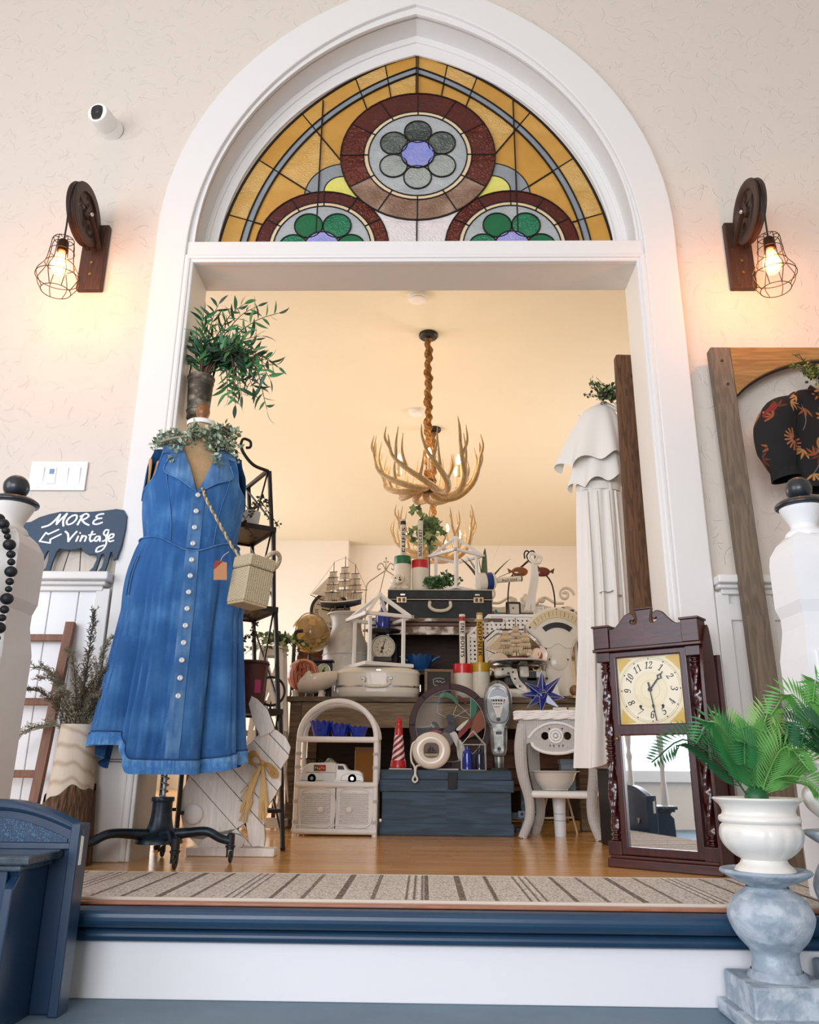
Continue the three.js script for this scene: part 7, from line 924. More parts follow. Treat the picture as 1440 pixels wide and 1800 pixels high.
{ // counter scale with black tray
  const t = T('counter_scale', 'cream counter scale with round black tray behind the blue star', 'scale', [0.568, TY, -1.655]); const cm = worn(0xbdb6a8, 0xe4dfd2, 0.45, 0.2, 5);
  P(t, 'tray', [las([[0, 0.178], [0.1, 0.178], [0.15, 0.19], [0.158, 0.2], [0.15, 0.198], [0, 0.188]], 30, 44)], M.blackGloss); P(t, 'tray_rim', tor(0.155, 0.0055, 0, 0.2, 0, PI / 2, 0, 0, 8, 48), creamP); P(t, 'beam_cover', bx(0.1, 0.05, 0.08, -0.09, 0.14, 0.05, 0, 0, 0.1, 0.015), cm); P(t, 'beam_post', bx(0.05, 0.06, 0.05, 0.02, 0.14, 0.06, 0, 0, 0, 0.01), cm); P(t, 'beam_cover', bx(0.1, 0.04, 0.06, 0.09, 0.13, 0.03, 0, 0, 0, 0.01), cm); P(t, 'bracket', [ex(spl([[-0.06, 0.15], [-0.025, 0.15], [-0.012, 0.1], [0.03, 0.05], [0.03, 0.03], [-0.01, 0.04], [-0.05, 0.09]], 40, true), 0.014, 0.003, [], 0, 0, 0.09)], cm); P(t, 'rivet', [[-0.045, 0.135], [-0.035, 0.1], [-0.01, 0.06], [-0.1, 0.15], [-0.07, 0.13]].map(([x, y]) => sp(0.0055, x, y, 0.104, 1, 1, 0.6)), M.black); P(t, 'mechanism', [bx(0.2, 0.04, 0.1, 0.02, 0.09, 0.02), bx(0.05, 0.05, 0.06, 0.06, 0.12, 0.04)], M.black); P(t, 'base', [bx(0.28, 0.05, 0.2, 0.0, 0.025, 0, 0, 0, 0, 0.012)], cm);
  ship('ship_model', 'brown hulled ship model with full tan sails on the black scale tray', [0.545, TY + 0.19, -1.68], -0.2, 0.3, [0x4a1f12, 0x8a4a2a], 0xcdb592, true);
  const c = T('conch_shell', 'pink and white conch shell on the black scale tray', 'shell', [0.65, TY + 0.19, -1.62], 0.3); P(c, 'whorl', [grid(40, 16, (u, v) => { const th = u * PI * 3.2, R = 0.012 + 0.05 * Math.pow(u, 1.4), ph = v * 2 * PI, r = 0.006 + 0.032 * u; return [-0.05 + 0.085 * u + r * 0.5 * Math.cos(ph), 0.042 + (R * 0.35) * Math.sin(th) + r * Math.sin(ph) * 0.9, (R * 0.35) * Math.cos(th) + r * Math.cos(ph)]; })], phys(0xe8cdb8, 0.3, { clearcoat: 0.4 })); P(c, 'lip', grid(14, 10, (u, v) => { const a = lerp(-1.3, 1.6, u); return [0.02 + 0.04 * Math.cos(a) * v, 0.042 + 0.05 * Math.sin(a) * v - 0.0, 0.03 + 0.012 * v * v]; }), phys(0xf0ddd0, 0.25, { side: THREE.DoubleSide })); P(c, 'opening', sp(0.02, 0.022, 0.04, 0.03, 0.7, 1.3, 0.4), phys(0x9a5a48, 0.3));
  const b = T('brown_stone', 'rough brown stone beside the conch shell', 'stone', [0.67, TY + 0.19, -1.71]); P(b, 'stone', sp(0.04, 0, 0.035, 0, 0.75, 1.5, 0.8, 12, 9), worn(0x4a3224, 0x7a5a3e, 0.8, 0.05, 6));
  const y = T('fan_shell', 'small pale fan shell leaning at left on the scale tray', 'shell', [0.46, TY + 0.196, -1.64]); P(y, 'shell', grid(24, 8, (u, v) => { const a = lerp(0.25, PI - 0.25, u), r = 0.055 * v * (1 + 0.05 * Math.cos(u * 60)); return [r * Math.cos(a) * 1.0, r * Math.sin(a), 0.01 * Math.sin(v * PI) + 0.003 * Math.cos(u * 60) * v]; }), phys(0xdcc8ae, 0.4, { side: THREE.DoubleSide }));
}
{ // fan shaped candy scale
  const t = T('fan_scale', 'large cream fan shaped shop scale partly behind the hanging white dress', 'scale', [0.8, TY, -1.77]); const cm = phys(0xdfd8c8, 0.35, { clearcoat: 0.35 });
  const fan = [...arcp(0, 0.24, 0.285, PI * 0.8, PI * 0.2, 24).map(([x, y]) => [x * 0.8, y])], bodyO = spl([[-0.18, 0.402], ...fan.slice(3, -3).filter((_, i) => i % 4 === 0), [0.18, 0.402], [0.1, 0.32], [0.075, 0.25], [0.085, 0.1], [0.12, 0.0], [-0.12, 0.0], [-0.085, 0.1], [-0.075, 0.25], [-0.1, 0.32]], 120, true);
  P(t, 'housing', ex(bodyO, 0.1, 0.014, [], 0, 0, -0.05), cm);
  const band = [...arcp(0, 0.24, 0.268, PI * 0.77, PI * 0.23, 20), ...arcp(0, 0.24, 0.222, PI * 0.25, PI * 0.75, 20)].map(([x, y]) => [x * 0.8, y]); P(t, 'chart_window', ex(band, 0.005, 0.001, [], 0, 0, 0.05), std(0xd9c79c, 0.3)); P(t, 'chart_line', Array.from({ length: 13 }, (_, k) => { const a = lerp(0.72, 0.28, k / 12) * PI; return barZ(0.8 * 0.23 * Math.cos(a), 0.24 + 0.23 * Math.sin(a), 0.8 * 0.26 * Math.cos(a), 0.24 + 0.26 * Math.sin(a), 0.0555, k % 4 ? 0.0012 : 0.0025, 0.001); }), M.black);
  P(t, 'slot', ex([...arcp(0, 0.3, 0.135, PI * 0.72, PI * 0.28, 14), ...arcp(0, 0.3, 0.105, PI * 0.28, PI * 0.72, 14)], 0.006, 0.002, [], 0, 0, 0.05), M.black, 'dark slot'); P(t, 'chest_line', tb(spl([[-0.09, 0.3], [-0.05, 0.29], [0, 0.315], [0.05, 0.29], [0.09, 0.3]], 20).map(([x, y]) => [x, y, 0.052]), 0.003), cm); P(t, 'boss', [mv(las([[0.05, 0], [0.048, 0.006], [0.02, 0.012], [0, 0.013]], 12, 30), 0, 0.215, 0.048, PI / 2)], cm); for (const [x, y] of [[-0.155, 0.405], [0, 0.508], [-0.07, 0.285], [0.05, 0.225], [-0.05, 0.225], [-0.07, 0.12]]) P(t, 'screw', sp(0.006, x, y, 0.051, 1, 1, 0.5, 8, 6), M.black);
  const d = T('glass_dome', 'tall clear glass dome with knob before the fan shaped scale', 'dome', [0.825, TY, -1.64]); P(d, 'dome', las([[0.055, 0.002], [0.056, 0.17], [0.05, 0.205], [0.03, 0.23], [0.01, 0.237], [0.008, 0.245], [0.014, 0.258], [0.008, 0.268], [0, 0.27]], 60, 36), clearG); P(d, 'base', las([[0, 0], [0.064, 0], [0.064, 0.01], [0.058, 0.014], [0, 0.014]], 10, 30), std(0x3a2a20, 0.5));
  const e = T('small_dome', 'small glass dome over a brown keepsake beside the tall dome', 'dome', [0.855, TY, -1.57]); P(e, 'dome', las([[0.042, 0.008], [0.042, 0.06], [0.03, 0.09], [0.0, 0.1]], 30, 30), clearG); P(e, 'keepsake', sp(0.03, 0, 0.042, 0, 1, 1.0, 1), std(0x8a5a30, 0.6)); P(e, 'base', cy(0.05, 0.05, 0.012, 0, 0.006, 0, 30), std(0x9a7a4a, 0.4, { metalness: 0.6 }));
  const n = T('paper_lace', 'scrap of white cut lace card standing behind the blue glass star', 'card', [0.72, TY, -1.6]); P(n, 'card', [ex(spl([[-0.05, 0], [-0.055, 0.06], [-0.03, 0.05], [-0.01, 0.075], [0.01, 0.05], [0.04, 0.08], [0.055, 0.03], [0.06, 0.0]], 40).concat([[0.06, 0]]), 0.003)], std(0xefeae0, 0.8)); P(n, 'stand', bx(0.08, 0.006, 0.04, 0, 0.003, -0.01), std(0xefeae0, 0.8));
  const j = T('glass_jar', 'clear glass jar with ribbed neck left of the parking meter', 'jar', [0.33, TY, -1.63]); P(j, 'glass', las([[0, 0.001], [0.035, 0.002], [0.038, 0.01], [0.038, 0.075], [0.03, 0.09], [0.032, 0.094], [0.03, 0.098], [0.032, 0.102], [0.032, 0.112], [0.03, 0.112], [0.028, 0.09]], 60, 30), clearG);
}
{ // leftmost cluster behind the iron shelf
  const t = T('lattice_lantern', 'tall white slatted obelisk lantern behind the iron shelf', 'lantern', [-0.765, 0, -1.5]); const m = std(0xf0eeea, 0.55), h = 0.9;
  for (const [x, z] of [[-1, -1], [1, -1], [1, 1], [-1, 1]]) P(t, 'corner_slat', bar([x * 0.11, 0, z * 0.11], [x * 0.05, h, z * 0.05], 0.022, 0.022), m); for (let f = 0; f < 4; f++) { const g = (q) => mv(q, 0, 0, 0, 0, f * PI / 2); for (const [y0, y1] of [[0.05, 0.45], [0.48, 0.86]]) { const w0 = 0.11 - 0.06 * y0 / h, w1 = 0.11 - 0.06 * y1 / h; P(t, 'cross_slat', g(bar([-w0, y0, w0], [w1, y1, w1], 0.02, 0.008)), m); P(t, 'cross_slat', g(bar([w0, y0, w0 + 0.008], [-w1, y1, w1 + 0.008], 0.02, 0.008)), m); } for (const y of [0.03, 0.46, 0.7, 0.88]) { const w = 0.11 - 0.06 * y / h; P(t, 'rail', g(bx(w * 2 + 0.02, 0.035, 0.01, 0, y, w + 0.004)), m); } }
  P(t, 'top', bx(0.14, 0.014, 0.14, 0, h + 0.005, 0), m);
  const p = T('ivy_plant', 'variegated ivy spilling over the white slatted obelisk lantern', 'plant', [-0.735, 0.915, -1.5]); const rn = Array.from({ length: 16 }, (_, i) => { const a = i * 0.4, x = Math.cos(a), z = Math.sin(a); return new THREE.QuadraticBezierCurve3(V(0, 0.02, 0), V(x * 0.08, 0.06, z * 0.06), V(x * rr(0.1, 0.19), rr(-0.07, 0.04), z * 0.1)); }); P(p, 'runner', rn.map((c) => new THREE.TubeGeometry(c, 8, 0.0016, 4)), leafM(0x55603a)).userData.kind = 'stuff'; leafCloud(p, 'leaves', 230, () => { const q = rn[Math.floor(rnd() * 16)].getPoint(rr(0.1, 1)); return [[q.x, q.y + rr(0, 0.02), q.z], [rr(-1, 1), rr(-0.3, 1), rr(-1, 1)]]; }, 0.035, 0.024, [leafM(0x5f7a46), leafM(0xb4bf8e), leafM(0x3f5a34)]);
  const f = T('finial', 'pale turned wooden finial above the variegated ivy', 'finial', [-0.805, TY, -1.95]); P(f, 'spindle', las([[0.03, 0], [0.028, 0.1], [0.014, 0.13], [0.02, 0.25], [0.012, 0.3], [0.026, 0.34], [0.012, 0.365], [0.018, 0.385], [0, 0.4]], 50, 20), std(0xcdbfa8, 0.6));
  const k = T('finial_stand', 'narrow dark stool under the pale finial', 'stool', [-0.8, 0, -1.95]); P(k, 'seat', bx(0.14, 0.02, 0.2, -0.04, 0.65, 0), brownWood); for (const [x, z] of [[-0.1, -0.09], [0.02, -0.09], [0.02, 0.09], [-0.1, 0.09]]) P(k, 'leg', bx(0.02, 0.64, 0.02, x, 0.32, z), brownWood);
  const s = T('stove_pipe', 'thin black bent metal pipe rising left of the globe', 'pipe', [-0.662, TY, -1.62]); P(s, 'pipe', tb([[-0.03, 0, -0.1], [-0.03, 0.3, -0.1], [-0.03, 0.35, -0.1], [-0.02, 0.372, -0.1], [0.015, 0.378, -0.1]], 0.011, 40, 10), M.black); P(s, 'collar', [cy(0.014, 0.014, 0.014, -0.03, 0.34, -0.1), cy(0.03, 0.03, 0.012, -0.03, 0.006, -0.1)], M.black);
  const d = T('timer_dial', 'small black dial scale with pale green face behind the shell planter', 'scale', [-0.53, TY, -1.8]); P(d, 'housing', [bx(0.1, 0.21, 0.06, 0, 0.105, 0, 0, 0, 0, 0.008), bx(0.12, 0.012, 0.07, 0, 0.216, 0, 0, 0, 0, 0.004)], M.black); P(d, 'dial', [mv(cy(0.036, 0.036, 0.008, 0, 0, 0, 32), 0.005, 0.16, 0.032, PI / 2)], std(0xc9cfa6, 0.5)); P(d, 'bezel', tor(0.037, 0.004, 0.005, 0.16, 0.035), M.chrome); P(d, 'pointer', [barZ(0.005, 0.16, 0.014, 0.18, 0.0375, 0.005, 0.002), sp(0.008, 0.005, 0.158, 0.037, 1, 1, 0.3)], M.black);
  const q = T('air_plant', 'little green sprig growing out of the shell planter', 'plant', [-0.565, TY + 0.1, -1.69]); leafCloud(q, 'leaves', 70, () => [[rr(-0.03, 0.05), rr(0.0, 0.035), rr(-0.02, 0.02)], [rr(-1, 1), rr(0, 1), rr(-1, 1)]], 0.024, 0.008, [leafM(0x6f8a54), leafM(0x4c6638)]); P(q, 'stem', [rod([0, -0.02, 0], [0.01, 0.03, 0], 0.003), rod([0.01, -0.02, 0], [0.06, 0.04, 0], 0.002)], leafM(0x5c7044));
}
{ // things on the back dresser at right
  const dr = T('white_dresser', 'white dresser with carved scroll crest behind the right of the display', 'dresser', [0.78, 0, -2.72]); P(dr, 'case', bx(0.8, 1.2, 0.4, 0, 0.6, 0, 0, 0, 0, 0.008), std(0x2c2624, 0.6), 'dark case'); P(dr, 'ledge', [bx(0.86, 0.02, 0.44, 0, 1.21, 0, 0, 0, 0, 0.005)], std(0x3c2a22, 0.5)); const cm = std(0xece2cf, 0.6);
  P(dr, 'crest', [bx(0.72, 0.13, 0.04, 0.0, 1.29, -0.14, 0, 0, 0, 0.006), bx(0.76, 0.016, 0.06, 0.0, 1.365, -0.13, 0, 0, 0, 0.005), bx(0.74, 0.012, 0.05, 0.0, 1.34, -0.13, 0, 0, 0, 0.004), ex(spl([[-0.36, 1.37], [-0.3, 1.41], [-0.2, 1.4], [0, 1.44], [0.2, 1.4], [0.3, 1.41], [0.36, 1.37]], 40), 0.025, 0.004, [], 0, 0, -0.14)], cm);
  P(dr, 'carved_scroll', [-1, 1].flatMap((s) => [tb(Array.from({ length: 22 }, (_, i) => { const a = i * 0.42, r = 0.065 * Math.exp(-i * 0.075); return [s * (0.27 - 0.0 + r * Math.cos(a) * 1), 1.49 + r * Math.sin(a), -0.108]; }), 0.012, 70, 6), tb([[s * 0.06, 1.42, -0.108], [s * 0.12, 1.47, -0.108], [s * 0.2, 1.43, -0.108], [s * 0.26, 1.43, -0.108]], 0.011, 30, 6), sp(0.022, s * 0.1, 1.45, -0.108, 1.3, 1, 0.5)]).concat([sp(0.028, 0, 1.45, -0.108, 1, 1.1, 0.5), ...[0, 1, 2, 3, 4, 5].map((k) => sp(0.018, 0.035 * Math.cos(k), 1.45 + 0.035 * Math.sin(k), -0.11, 1, 1, 0.5))]), cm);
  const by = 1.222;
  const b = T('wooden_boat', 'dark red wooden toy boat with white hull trim on the back dresser', 'model boat', [0.75, by, -2.56], -0.05); P(b, 'hull', [ex(spl([[-0.15, 0.06], [-0.13, 0.0], [0.12, 0.0], [0.155, 0.055], [0.13, 0.062], [0, 0.058]], 50, true), 0.08, 0.012, [], 0, 0, -0.04)], std(0x5a2c20, 0.4)); P(b, 'keel', bx(0.28, 0.016, 0.06, 0, 0.008, 0), M.black); P(b, 'cabin', [bx(0.05, 0.05, 0.04, 0.06, 0.085, 0, 0, 0, 0, 0.006), rod([0.1, 0.06, 0], [0.1, 0.13, 0], 0.004), tb([[-0.02, 0.1, 0], [0.02, 0.12, 0], [0.1, 0.12, 0]], 0.004)], M.white);
  const p = T('picture_frame', 'small black framed white card on the dark red toy boat end', 'picture frame', [0.645, by + 0.062, -2.53], 0.1); for (const [x, y, w, h] of [[0, 0.006, 0.1, 0.012], [0, 0.086, 0.1, 0.012], [-0.045, 0.046, 0.012, 0.07], [0.045, 0.046, 0.012, 0.07]]) P(p, 'frame', bx(w, h, 0.012, x, y, 0, 0, 0, 0, 0.002), M.black); P(p, 'card', bx(0.08, 0.07, 0.003, 0, 0.046, 0), std(0xe9e4d6, 0.7)); P(p, 'motif', bx(0.012, 0.012, 0.002, 0, 0.05, 0.002), std(0x6a7a48, 0.7));
  const y = T('toy_sailboat', 'little red and blue toy sailboat behind the caned frame', 'model boat', [0.52, by - 0.0, -2.56]); P(y, 'sail', [ex([[-0.045, 0.02], [-0.004, 0.02], [-0.004, 0.1], [-0.02, 0.09]], 0.006)], std(0xa03a48, 0.5)); P(y, 'sail', ex([[0.0, 0.02], [0.06, 0.02], [0.012, 0.11], [0.0, 0.1]], 0.006), std(0x4a90b0, 0.5)); P(y, 'hull', ex(spl([[-0.06, 0.02], [-0.045, 0.0], [0.05, 0.0], [0.07, 0.02]], 20), 0.03, 0.003, [], 0, 0, -0.012), std(0x2a3a52, 0.4));
  const w = T('wire_display_stand', 'tall arched black wire stand with curled top on the back dresser', 'stand', [0.765, by, -2.5]); P(w, 'wire', [tb([[-0.15, 0, 0], [-0.155, 0.2, 0], [-0.13, 0.32, 0], [-0.04, 0.41, 0], [0.0, 0.45, 0], [-0.0, 0.49, 0], [-0.02, 0.505, 0], [-0.035, 0.49, 0], [-0.035, 0.45, 0]], 0.0055, 80, 6), tb([[0.15, 0, 0], [0.155, 0.2, 0], [0.13, 0.3, 0], [0.04, 0.4, 0], [-0.0, 0.43, 0], [-0.02, 0.47, 0], [0.02, 0.505, 0], [0.035, 0.49, 0], [0.035, 0.45, 0]], 0.0055, 80, 6), rod([-0.15, 0.006, 0], [0.15, 0.006, 0], 0.004)], M.iron);
  const h = T('hanging_shells', 'two amber glass fish shaped ornaments hanging from the black wire stand', 'ornament', [0.765, by, -2.47]); for (const s of [-1, 1]) P(h, 'fish', [sp(0.045, s * 0.075, 0.35, 0, 1.25, 0.75, 0.35, 18, 12), ex([[s * 0.12, 0.35], [s * 0.16, 0.375], [s * 0.15, 0.335]], 0.01, 0.002)], phys(s < 0 ? 0x8a4a1c : 0x6a2a1c, 0.15, { clearcoat: 0.6 })); P(h, 'cord', [tb([[-0.06, 0.38, 0], [0.0, 0.42, 0.01], [0.06, 0.38, 0]], 0.002)], M.iron);
  const r = T('white_ribbon', 'white ribbon bow with long tails tied to the black wire stand', 'ribbon', [0.785, by, -2.45]); const rm = phys(0xf0ebe0, 0.7, { side: THREE.DoubleSide }), rb = (pts, wd) => { const c = new THREE.CatmullRomCurve3(pts.map((q) => V(...q))); return grid(3, 24, (u, v) => { const q = c.getPoint(v); return [q.x + (u - 0.5) * wd, q.y, q.z + 0.004 * Math.sin(v * 9)]; }); }; P(r, 'tail', rb([[0, 0.4, 0.01], [-0.01, 0.3, 0.015], [-0.03, 0.2, 0.01], [-0.06, 0.08, 0.012]], 0.036), rm); P(r, 'tail', rb([[0.005, 0.4, 0.012], [0.012, 0.3, 0.016], [-0.01, 0.18, 0.014], [-0.02, 0.08, 0.014]], 0.028), rm); P(r, 'loop', [tb([[0, 0.4, 0.01], [0.03, 0.45, 0.01], [0.05, 0.44, 0.01], [0.04, 0.41, 0.01], [0, 0.4, 0.01]], 0.011, 30, 6), tb([[0, 0.4, 0.01], [-0.03, 0.44, 0.01], [-0.02, 0.47, 0.01], [0.02, 0.46, 0.01]], 0.011, 30, 6)], rm);
  const bd = T('bird_figurine', 'small brown bird figurine at the right end of the back dresser', 'figurine', [0.985, by, -2.5]); P(bd, 'body', [sp(0.03, 0, 0.05, 0, 0.8, 1.3, 0.8), sp(0.018, -0.012, 0.098, 0.0), limb([[0.01, 0.05, 0], [0.03, 0.01, 0], [0.035, -0.0, 0]], [0.014, 0.01, 0.004], 8, 8)], std(0x4a281c, 0.5)); P(bd, 'beak', mv(new THREE.ConeGeometry(0.005, 0.016, 8), -0.034, 0.098, 0, 0, 0, PI / 2), std(0x8a6a3a, 0.5)); P(bd, 'perch', cy(0.03, 0.034, 0.012, 0, 0.006, 0), std(0x2c1a14, 0.5));
  const bx2 = T('tan_bottle', 'small tan bottle with dark cap beside the brown bird', 'bottle', [1.035, by, -2.5]); P(bx2, 'body', las([[0, 0], [0.024, 0.001], [0.026, 0.06], [0.012, 0.078], [0.012, 0.084]], 30, 20), std(0xc9a070, 0.4)); P(bx2, 'cap', cy(0.013, 0.013, 0.014, 0, 0.09, 0), M.black);
}

// ---------- right of the arch ----------
const roughWood = wood(0x3a2416, 0x7d5530, 0.75, 'y', { size: 0.3 });
{ // rustic ladder
  const t = T('rustic_ladder', 'dark rustic wooden ladder standing inside the right jamb holding the white dress', 'ladder', [0, 0, 0]);
  P(t, 'rail', bar([0.862, 0, -0.22], [0.908, 2.0, -0.29], 0.085, 0.045, 0.006), roughWood); P(t, 'rail', bar([1.33, 0, -0.22], [1.36, 2.0, -0.29], 0.056, 0.045, 0.006), roughWood);
  for (const y of [0.45, 0.77, 1.09, 1.4, 1.715]) P(t, 'rung', bar([0.862 + 0.023 * y - 0.04, y, -0.222 - 0.035 * y], [1.38, y, -0.222 - 0.035 * y], 0.036, 0.024, 0.004), roughWood);
  P(t, 'peg', [mv(cy(0.012, 0.012, 0.05), 0.93, 1.9, -0.27, PI / 2)], roughWood);
  const cloth = phys(0xe6ded2, 0.9, { side: THREE.DoubleSide });
  const l = T('folded_linen', 'cream linen cloths hanging over the rungs behind the rustic ladder', 'cloth', [0, 0, 0]);
  [[1.385, 1.69], [1.075, 1.36], [0.84, 1.05], [0.5, 0.8]].forEach(([y0, y1], i) => P(l, 'panel', grid(16, 10, (u, v) => [0.905 + u * 0.36, lerp(y1, y0, v), -0.3 + 0.008 * Math.sin(u * 16 + i) * v]), cloth));
}
const ivory = phys(0xe9e3da, 0.85, { side: THREE.DoubleSide });
{ // white dress on a hanger
  const t = T('white_dress', 'long cream dress with fluttery cape sleeves hanging from the rustic ladder', 'dress', [0.79, 0, -0.44]);
  const key = [[0.3, -0.15, 0.05], [0.6, -0.125, 0.075], [1.0, -0.1, 0.1], [1.3, -0.095, 0.095], [1.46, -0.09, 0.088], [1.6, -0.08, 0.09], [1.78, -0.06, 0.085], [1.82, 0.0, 0.05]];
  const at = (y) => { let k = 0; while (k < key.length - 2 && key[k + 1][0] < y) k++; const f = (y - key[k][0]) / (key[k + 1][0] - key[k][0]); return [lerp(key[k][1], key[k + 1][1], f), lerp(key[k][2], key[k + 1][2], f)]; };
  const hem = (u) => 0.305 + 0.06 * sstep(0.25, 0.55, u);
  P(t, 'skirt', grid(120, 60, (u, v) => { const y = lerp(hem(Math.abs(((u + 0.1) % 1) - 0.5)), 1.46, v), [l, r] = at(y), cx = (l + r) / 2 - 0.005 * (1 - v), w = (r - l) / 2, a = -u * 2 * PI, fo = 1 + (0.16 - 0.05 * v) * Math.sin(a * 7 + 0.7 * Math.sin(y * 5)) * (1 - 0.4 * v) + 0.05 * Math.sin(a * 13 + y * 4); return [cx + w * Math.cos(a) * fo, y, 0.055 * Math.sin(a) * fo]; }, true), ivory);
  P(t, 'bodice', grid(60, 20, (u, v) => { const y = lerp(1.44, 1.82, v), [l, r] = at(y), cx = (l + r) / 2, w = (r - l) / 2, a = -u * 2 * PI; return [cx + w * Math.cos(a), y + 0.02 * Math.cos(a) * v, 0.045 * Math.sin(a) * (1 - 0.5 * v)]; }, true), ivory);
  P(t, 'waistband', grid(60, 3, (u, v) => { const a = -u * 2 * PI, y = lerp(1.43, 1.465, v); return [0.001 + 0.093 * Math.cos(a), y, 0.058 * Math.sin(a)]; }, true), ivory);
  const cape = (top, L, spread, ph, drop) => grid(70, 24, (u, v) => { const a = lerp(-0.45 * PI, 1.02 * PI, u), f = Math.pow(v, 0.8), out = 0.035 + f * spread * (0.62 + 0.38 * Math.max(0, Math.cos(a - PI * 0.85))), fl = 1 + f * f * 0.1 * Math.sin(a * 9 + ph), x = Math.cos(a) * out * fl, z = Math.sin(a) * (0.03 + f * spread * 0.45) * fl; const yy = top - 0.016 * (1 - f) - L * Math.pow(v, 1.35) * (1 + drop * Math.max(0, -Math.cos(a))) + 0.014 * f * f * Math.sin(a * 9 + ph + 1.2); return [0.035 + x * 0.95, yy, z]; });
  P(t, 'cape_sleeve', cape(1.845, 0.28, 0.185, 0.4, 0.12), ivory); P(t, 'cape_ruffle', cape(1.81, 0.34, 0.14, 1.8, 0.1), ivory);
  P(t, 'pleat', [-0.06, -0.02, 0.03, 0.06].map((x, i) => tb([[x, 1.42, 0.055], [x * 1.05, 1.0, 0.062], [x * 1.1 - 0.01, 0.6, 0.06], [x * 1.1 - 0.015, 0.36, 0.055]], 0.006, 40, 5)), ivory);
  P(t, 'button_loop', [tb([[-0.035, 0.98, 0.06], [-0.02, 0.985, 0.066], [0.0, 0.982, 0.066], [0.02, 0.99, 0.062]], 0.0022, 16, 5), sp(0.006, 0.045, 0.97, 0.062, 1.6, 0.7, 0.6)], std(0x8a8076, 0.8));
  const h = T('clothes_hanger', 'white wooden clothes hanger carrying the long cream dress', 'hanger', [0.79, 1.822, -0.435]); P(h, 'arm', [limb([[-0.06, -0.035, 0], [0.0, 0.0, 0], [0.05, 0.022, 0], [0.1, 0.0, 0], [0.17, -0.035, 0]], [0.007, 0.01, 0.012, 0.01, 0.007], 30, 8)], M.white); P(h, 'hook', tb([[0.05, 0.02, 0], [0.05, 0.05, 0.0], [0.06, 0.075, 0.02], [0.085, 0.08, 0.06], [0.1, 0.06, 0.1]], 0.003, 24, 6), M.steel);
  const g = T('leafy_sprig', 'small leafy green garland lying over the hanger beside the rustic ladder', 'garland', [0.85, 1.835, -0.37]); const rn = Array.from({ length: 22 }, () => new THREE.QuadraticBezierCurve3(V(rr(-0.02, 0.04), 0, 0), V(rr(-0.06, 0.06), rr(0.02, 0.08), rr(-0.03, 0.03)), V(rr(-0.11, 0.08), rr(-0.03, 0.1), rr(-0.05, 0.05)))); P(g, 'stem', rn.map((c) => new THREE.TubeGeometry(c, 8, 0.0013, 4)), std(0x4a3a28, 0.8)).userData.kind = 'stuff'; leafCloud(g, 'leaves', 330, () => { const q = rn[Math.floor(rnd() * 22)].getPoint(rr(0.1, 1)); return [[q.x + rr(-0.008, 0.008), q.y + rr(-0.008, 0.008), q.z], [rr(-1, 1), rr(-0.4, 1), rr(-1, 1)]]; }, 0.02, 0.013, [leafM(0x4a5c34), leafM(0x6f8a50), leafM(0x33301e)]);
}
